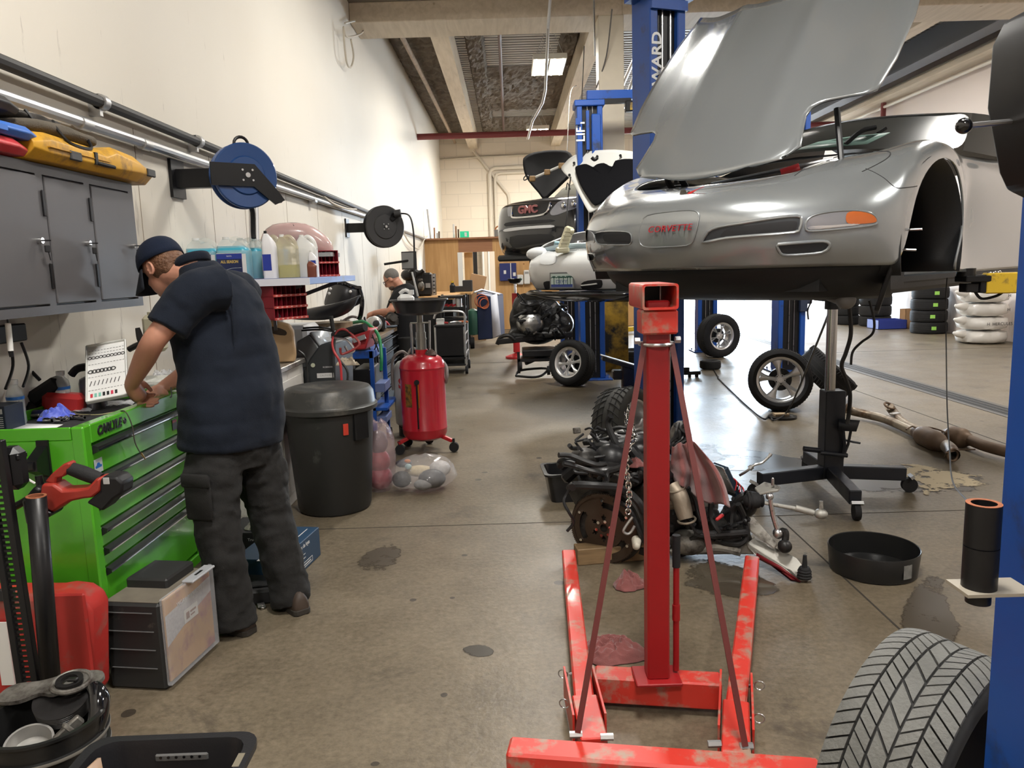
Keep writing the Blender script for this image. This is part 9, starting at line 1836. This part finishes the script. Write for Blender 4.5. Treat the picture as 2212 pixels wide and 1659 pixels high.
t=MB(); t.ball(atY(910,618,14),(.06,.06,.09),10,8); t.box(atY(908,605,14),(.08,.05,.05),.01); t.build('casting',dull_alu,eb); t=MB(); t.bx(atY(918,612,14).x,atY(928,612,14).x,14.08,14.1,atY(920,622,14).z,atY(920,612,14).z); t.build('label',mat('grey sticker',(.35,.35,.35),.5),eb)
tc2=thing('small_drawer_chest','silver fronted small drawer chest on the far bench','drawer chest',atY(937,630,14.6)); a=atY(928,640,14.6); b=atY(944,591,14.6); t=MB(); t.bx(a.x,b.x-.05,14.6,14.9,a.z,b.z,.006); t.build('case',satin_black,tc2)
for k in range(6): z=a.z+(b.z-a.z)*(k+.1)/6; t=MB(); t.bx(a.x+.01,b.x-.05,14.58,14.6,z,z+(b.z-a.z)*.12,.003); t.build('drawer',galv,tc2)
fb=thing('work_bench','cluttered far bench with pale top and tools','work bench',(-1.3,13.0,0)); za=atY(940,640,14).z; t=MB(); t.bx(XL+.02,-1.0,13.8,15.6,za-.06,za,.004); t.build('top',M_ply,fb); t=MB(); t.bx(XL+.03,-1.03,13.85,15.5,.02,za-.06); t.build('carcass',satin_black,fb)
b3=thing('work_bench','black topped bench with oil bottle before the plywood','work bench',(-.9,16.5,0)); z3=atY(980,632,16).z; t=MB(); t.bx(-1.7,-.80,16,17,z3-.05,z3,.004); t.build('top',M_ply,b3); t=MB(); t.bx(-1.65,-.85,16.03,16.95,.02,z3-.05); t.build('carcass',satin_black,b3)
ob=thing('oil_bottle','small dark oil bottle with yellow cap on the black bench','bottle',atY(977,628,16.2)); q=atY(978,632,16.1); q.z=z3; t=MB(); t.lathe([(0,0),(.06,0),(.06,.14),(.03,.18),(.03,.2),(0,.2)],q,n=14); t.build('bottle_body',black_plastic,ob); t=MB(); t.lathe([(.032,.2),(.032,.24),(0,.24)],q,n=12); t.build('cap',yellow_paint,ob)
for k,(px,lab) in enumerate(((992,'dark box at the right end of the black bench'),(1010,'black drawer box leaning beside the doorway'))):
    q=atY(px,632,16.3); t=MB(); t.bx(q.x-.1,q.x+.1,16.3,16.6,z3+.001,z3+.12+.12*k,.01); tag(t.build('parts_box',dark_plastic),lab,'box')
q=atY(1032,640,17); cbx=thing('cardboard_carton','tilted cardboard carton standing by the doorway','box',(q.x,17,0)); t=MB(); t.box((q.x,17.2,z3+.17),(.34,.3,.34),.004,Euler((0,R(14),0)).to_matrix()); t.bx(q.x-.15,q.x+.15,17.05,17.35,.0,z3+.0); t.build('carton',M_card,cbx)
# black service cart with casters
sc_=thing('service_cart','black three-shelf service cart with chrome rails and casters','cart',(-.85,11.6,0)); Ys=11.6
def s3(x,y,dy=0): return atY(x,y,Ys+dy)
x0_,x1_=s3(943,750).x,s3(1002,750).x; zz=[s3(970,702).z,s3(970,772).z,.16]
t=MB(); t.bx(x0_,x1_,Ys,Ys+.75,zz[1]+.02,zz[0]-.02,.006); t.build('cabinet',satin_black,sc_)
for k,z in enumerate(zz): t=MB(); t.bx(x0_-.02,x1_+.02,Ys-.02,Ys+.77,z-.03,z,.004); t.build('shelf',satin_black,sc_)
t=MB()
for y in (Ys,Ys+.75): t.tube([(x0_-.01,y,.12),(x0_-.01,y,zz[0])],.016,8)
t.bx(x0_-.02,x0_,Ys,Ys+.75,.3,.315); t.build('chrome_rail',galv,sc_)
t=MB()
for y in (Ys,Ys+.75): t.tube([(x1_+.02,y,.12),(x1_+.02,y,zz[0])],.016,8)
t.tube([(x1_+.02,Ys,zz[0]),(x1_+.03,Ys,zz[0]+.14),(x1_-.05,Ys,zz[0]+.20),(x0_+.05,Ys,zz[0]+.20),(x0_-.02,Ys,zz[0]+.1)],.016,8,3); 
for z in (.3,.45,.6,.75): t.tube([(x1_+.02,Ys,z),(x1_+.02,Ys+.75,z)],.012,6)
t.build('chrome_rail',galv,sc_)
for y in (Ys+.02,Ys+.7):
    for x in (x0_+.02,x1_+.03): t=MB(); t.cyl((x-.02,y,.065),(x+.02,y,.065),.063,n=18); t.bx(x-.012,x+.012,y-.03,y+.03,.06,.14); t.build('caster',rubber,sc_)
rr_=random.Random(17)
for k,lab in enumerate(['red handled tool on the service cart','white carton on the service cart','steel wrench on the service cart','orange tool on the service cart']):
    q=V((x0_+.08+.10*k,Ys+.12+.03*k,zz[0]+.001)); r=thing('cart_tool',lab,'tool',q); t=MB()
    if k==1: t.box(q+V((-.12,0,.045)),(.12,.08,.09),.004); t.build('carton',white_plastic,r)
    else: t.tube([q+V((-.08,0,.02)),q+V((.0,.03,.03)),q+V((.10,.02,.02))],.015,8,3); t.build('tool_body',[red_plastic,white_plastic,steel,mat('orange tool',(.5,.12,.03),.4)][k],r)
uc=thing('tool_cart','tall black cart with red tools on its shelves, behind the service cart','cart',(-.8,13.0,0)); Yu=13.0; xa,xb=atY(950,670,Yu).x,atY(1004,670,Yu).x; t=MB()
for z in (atY(970,640,Yu).z,atY(970,664,Yu).z,atY(970,688,Yu).z): t.bx(xa,xb,Yu,Yu+.6,z-.04,z,.004)
for x in (xa,xb):
    for y in (Yu,Yu+.6): t.bx(x-.02,x+.02,y-.02,y+.02,.1,atY(970,638,Yu).z)
t.build('frame',satin_black,uc); t=MB(); z=atY(970,664,Yu).z; 
for k in range(4): t.tube([(xa+.05+.08*k,Yu+.1,z+.02),(xa+.12+.08*k,Yu+.2,z+.04)],.018,6)
t.build('red_tools',red_plastic,uc); t=MB(); t.cyl((xb-.1,Yu+.1,z),(xb-.1,Yu+.1,z+.18),.05,n=12); t.build('clear_jar',galv,uc)
# tilted blue machine with orange hose and a green tank
bm2=thing('coolant_machine','tall blue machine with pale side and an orange hose coil before the plywood','machine',(-.5,15.5,0)); Yb2=15.4
def s4(x,y,dy=0): return atY(x,y,Yb2+dy)
pts=[(1029,632),(1060,640),(1064,732),(1032,735)]; a_=[s4(x,y) for x,y in pts]; t=MB(); t.add(a_+[p+V((.25,.7,.02)) for p in a_],[(3,2,1,0),(4,5,6,7),(0,1,5,4),(1,2,6,5),(2,3,7,6),(3,0,4,7)]); t.build('housing',mat('navy machine',(.012,.03,.10),.4),bm2,bevel=.02)
t=MB(); b_=[s4(1061,640,.0),s4(1074,634,.3),s4(1082,722,.3),s4(1066,730,0)]; t.add(b_,[(0,1,2,3)]); t.build('side_sheet',mat('pale blue sheet',(.55,.58,.66),.4),bm2,solid=.02); t=MB(); t.tube([s4(1024,632),s4(1040,626,.2),s4(1078,636,.4)],.02,8); t.build('top_bar',galv,bm2)
t=MB()
for k in range(3): t.torus(s4(1040+k*3,650+k*3,-.06-.02*k),(.2+.2*k,-1,.1),.13-.015*k,.010,22,6)
t.build('orange_hose',mat('orange hose',(.40,.10,.04),.5),bm2); t=MB(); c=s4(1022,700); t.lathe([(0,0),(.12,.02),(.13,.1),(.13,.42),(.1,.5),(.03,.54),(0,.54)],V((c.x,Yb2+.1,.25)),n=24); t.build('green_tank',mat('green tank',(.04,.13,.09),.4),bm2); t=MB(); c=s4(1020,728); t.cyl((c.x-.04,Yb2,.11),(c.x+.04,Yb2,.11),.11,n=22); t.build('wheel',rubber,bm2)
# trash bin and dolly far right of the column, garage clutter against the light
bn=thing('bin','grey green bin on a blue dolly between the column and the daylight','bin',atZ(1365,690)); q=atZ(1362,692); t=MB(); t.lathe([(0,.14),(.28,.14),(.33,.9),(.35,.92),(.31,.92),(.28,.2)],q+V((0,.35,0)),n=28,cap1=False); t.build('bin_body',mat('grey green bin',(.12,.14,.13),.5),bn); t=MB(); t.bx(q.x-.36,q.x+.36,q.y,q.y+.7,.10,.14); t.build('dolly',blue_lift,bn); t=MB()
for s in(-.3,.3): t.cyl((q.x+s,q.y+.05,.05),(q.x+s+.03,q.y+.05,.05),.05,n=12)
t.build('caster',rubber,bn)
# white jug in the catch pan
wj=thing('white_jug','white plastic jug standing in the black catch pan','jug',(-.86,6.66,1.25)); t=MB(); c=V((-.90,6.68,1.225)); t.box(c+V((0,0,.08)),(.14,.12,.15),.03); t.tube([c+V((-.05,0,.16)),c+V((.0,0,.19)),c+V((.06,0,.15))],.016,8,3); t.cyl(c+V((.05,0,.15)),c+V((.05,0,.19)),.022,n=12); t.build('jug_body',white_plastic,wj)
rd_=thing('suction_rod','steel suction rod leaning in the black catch pan','rod',(-.75,6.7,1.25)); t=MB(); t.cyl(atY(890,588,6.75),atY(903,640,6.6),.008,n=8); t.build('rod',steel,rd_)
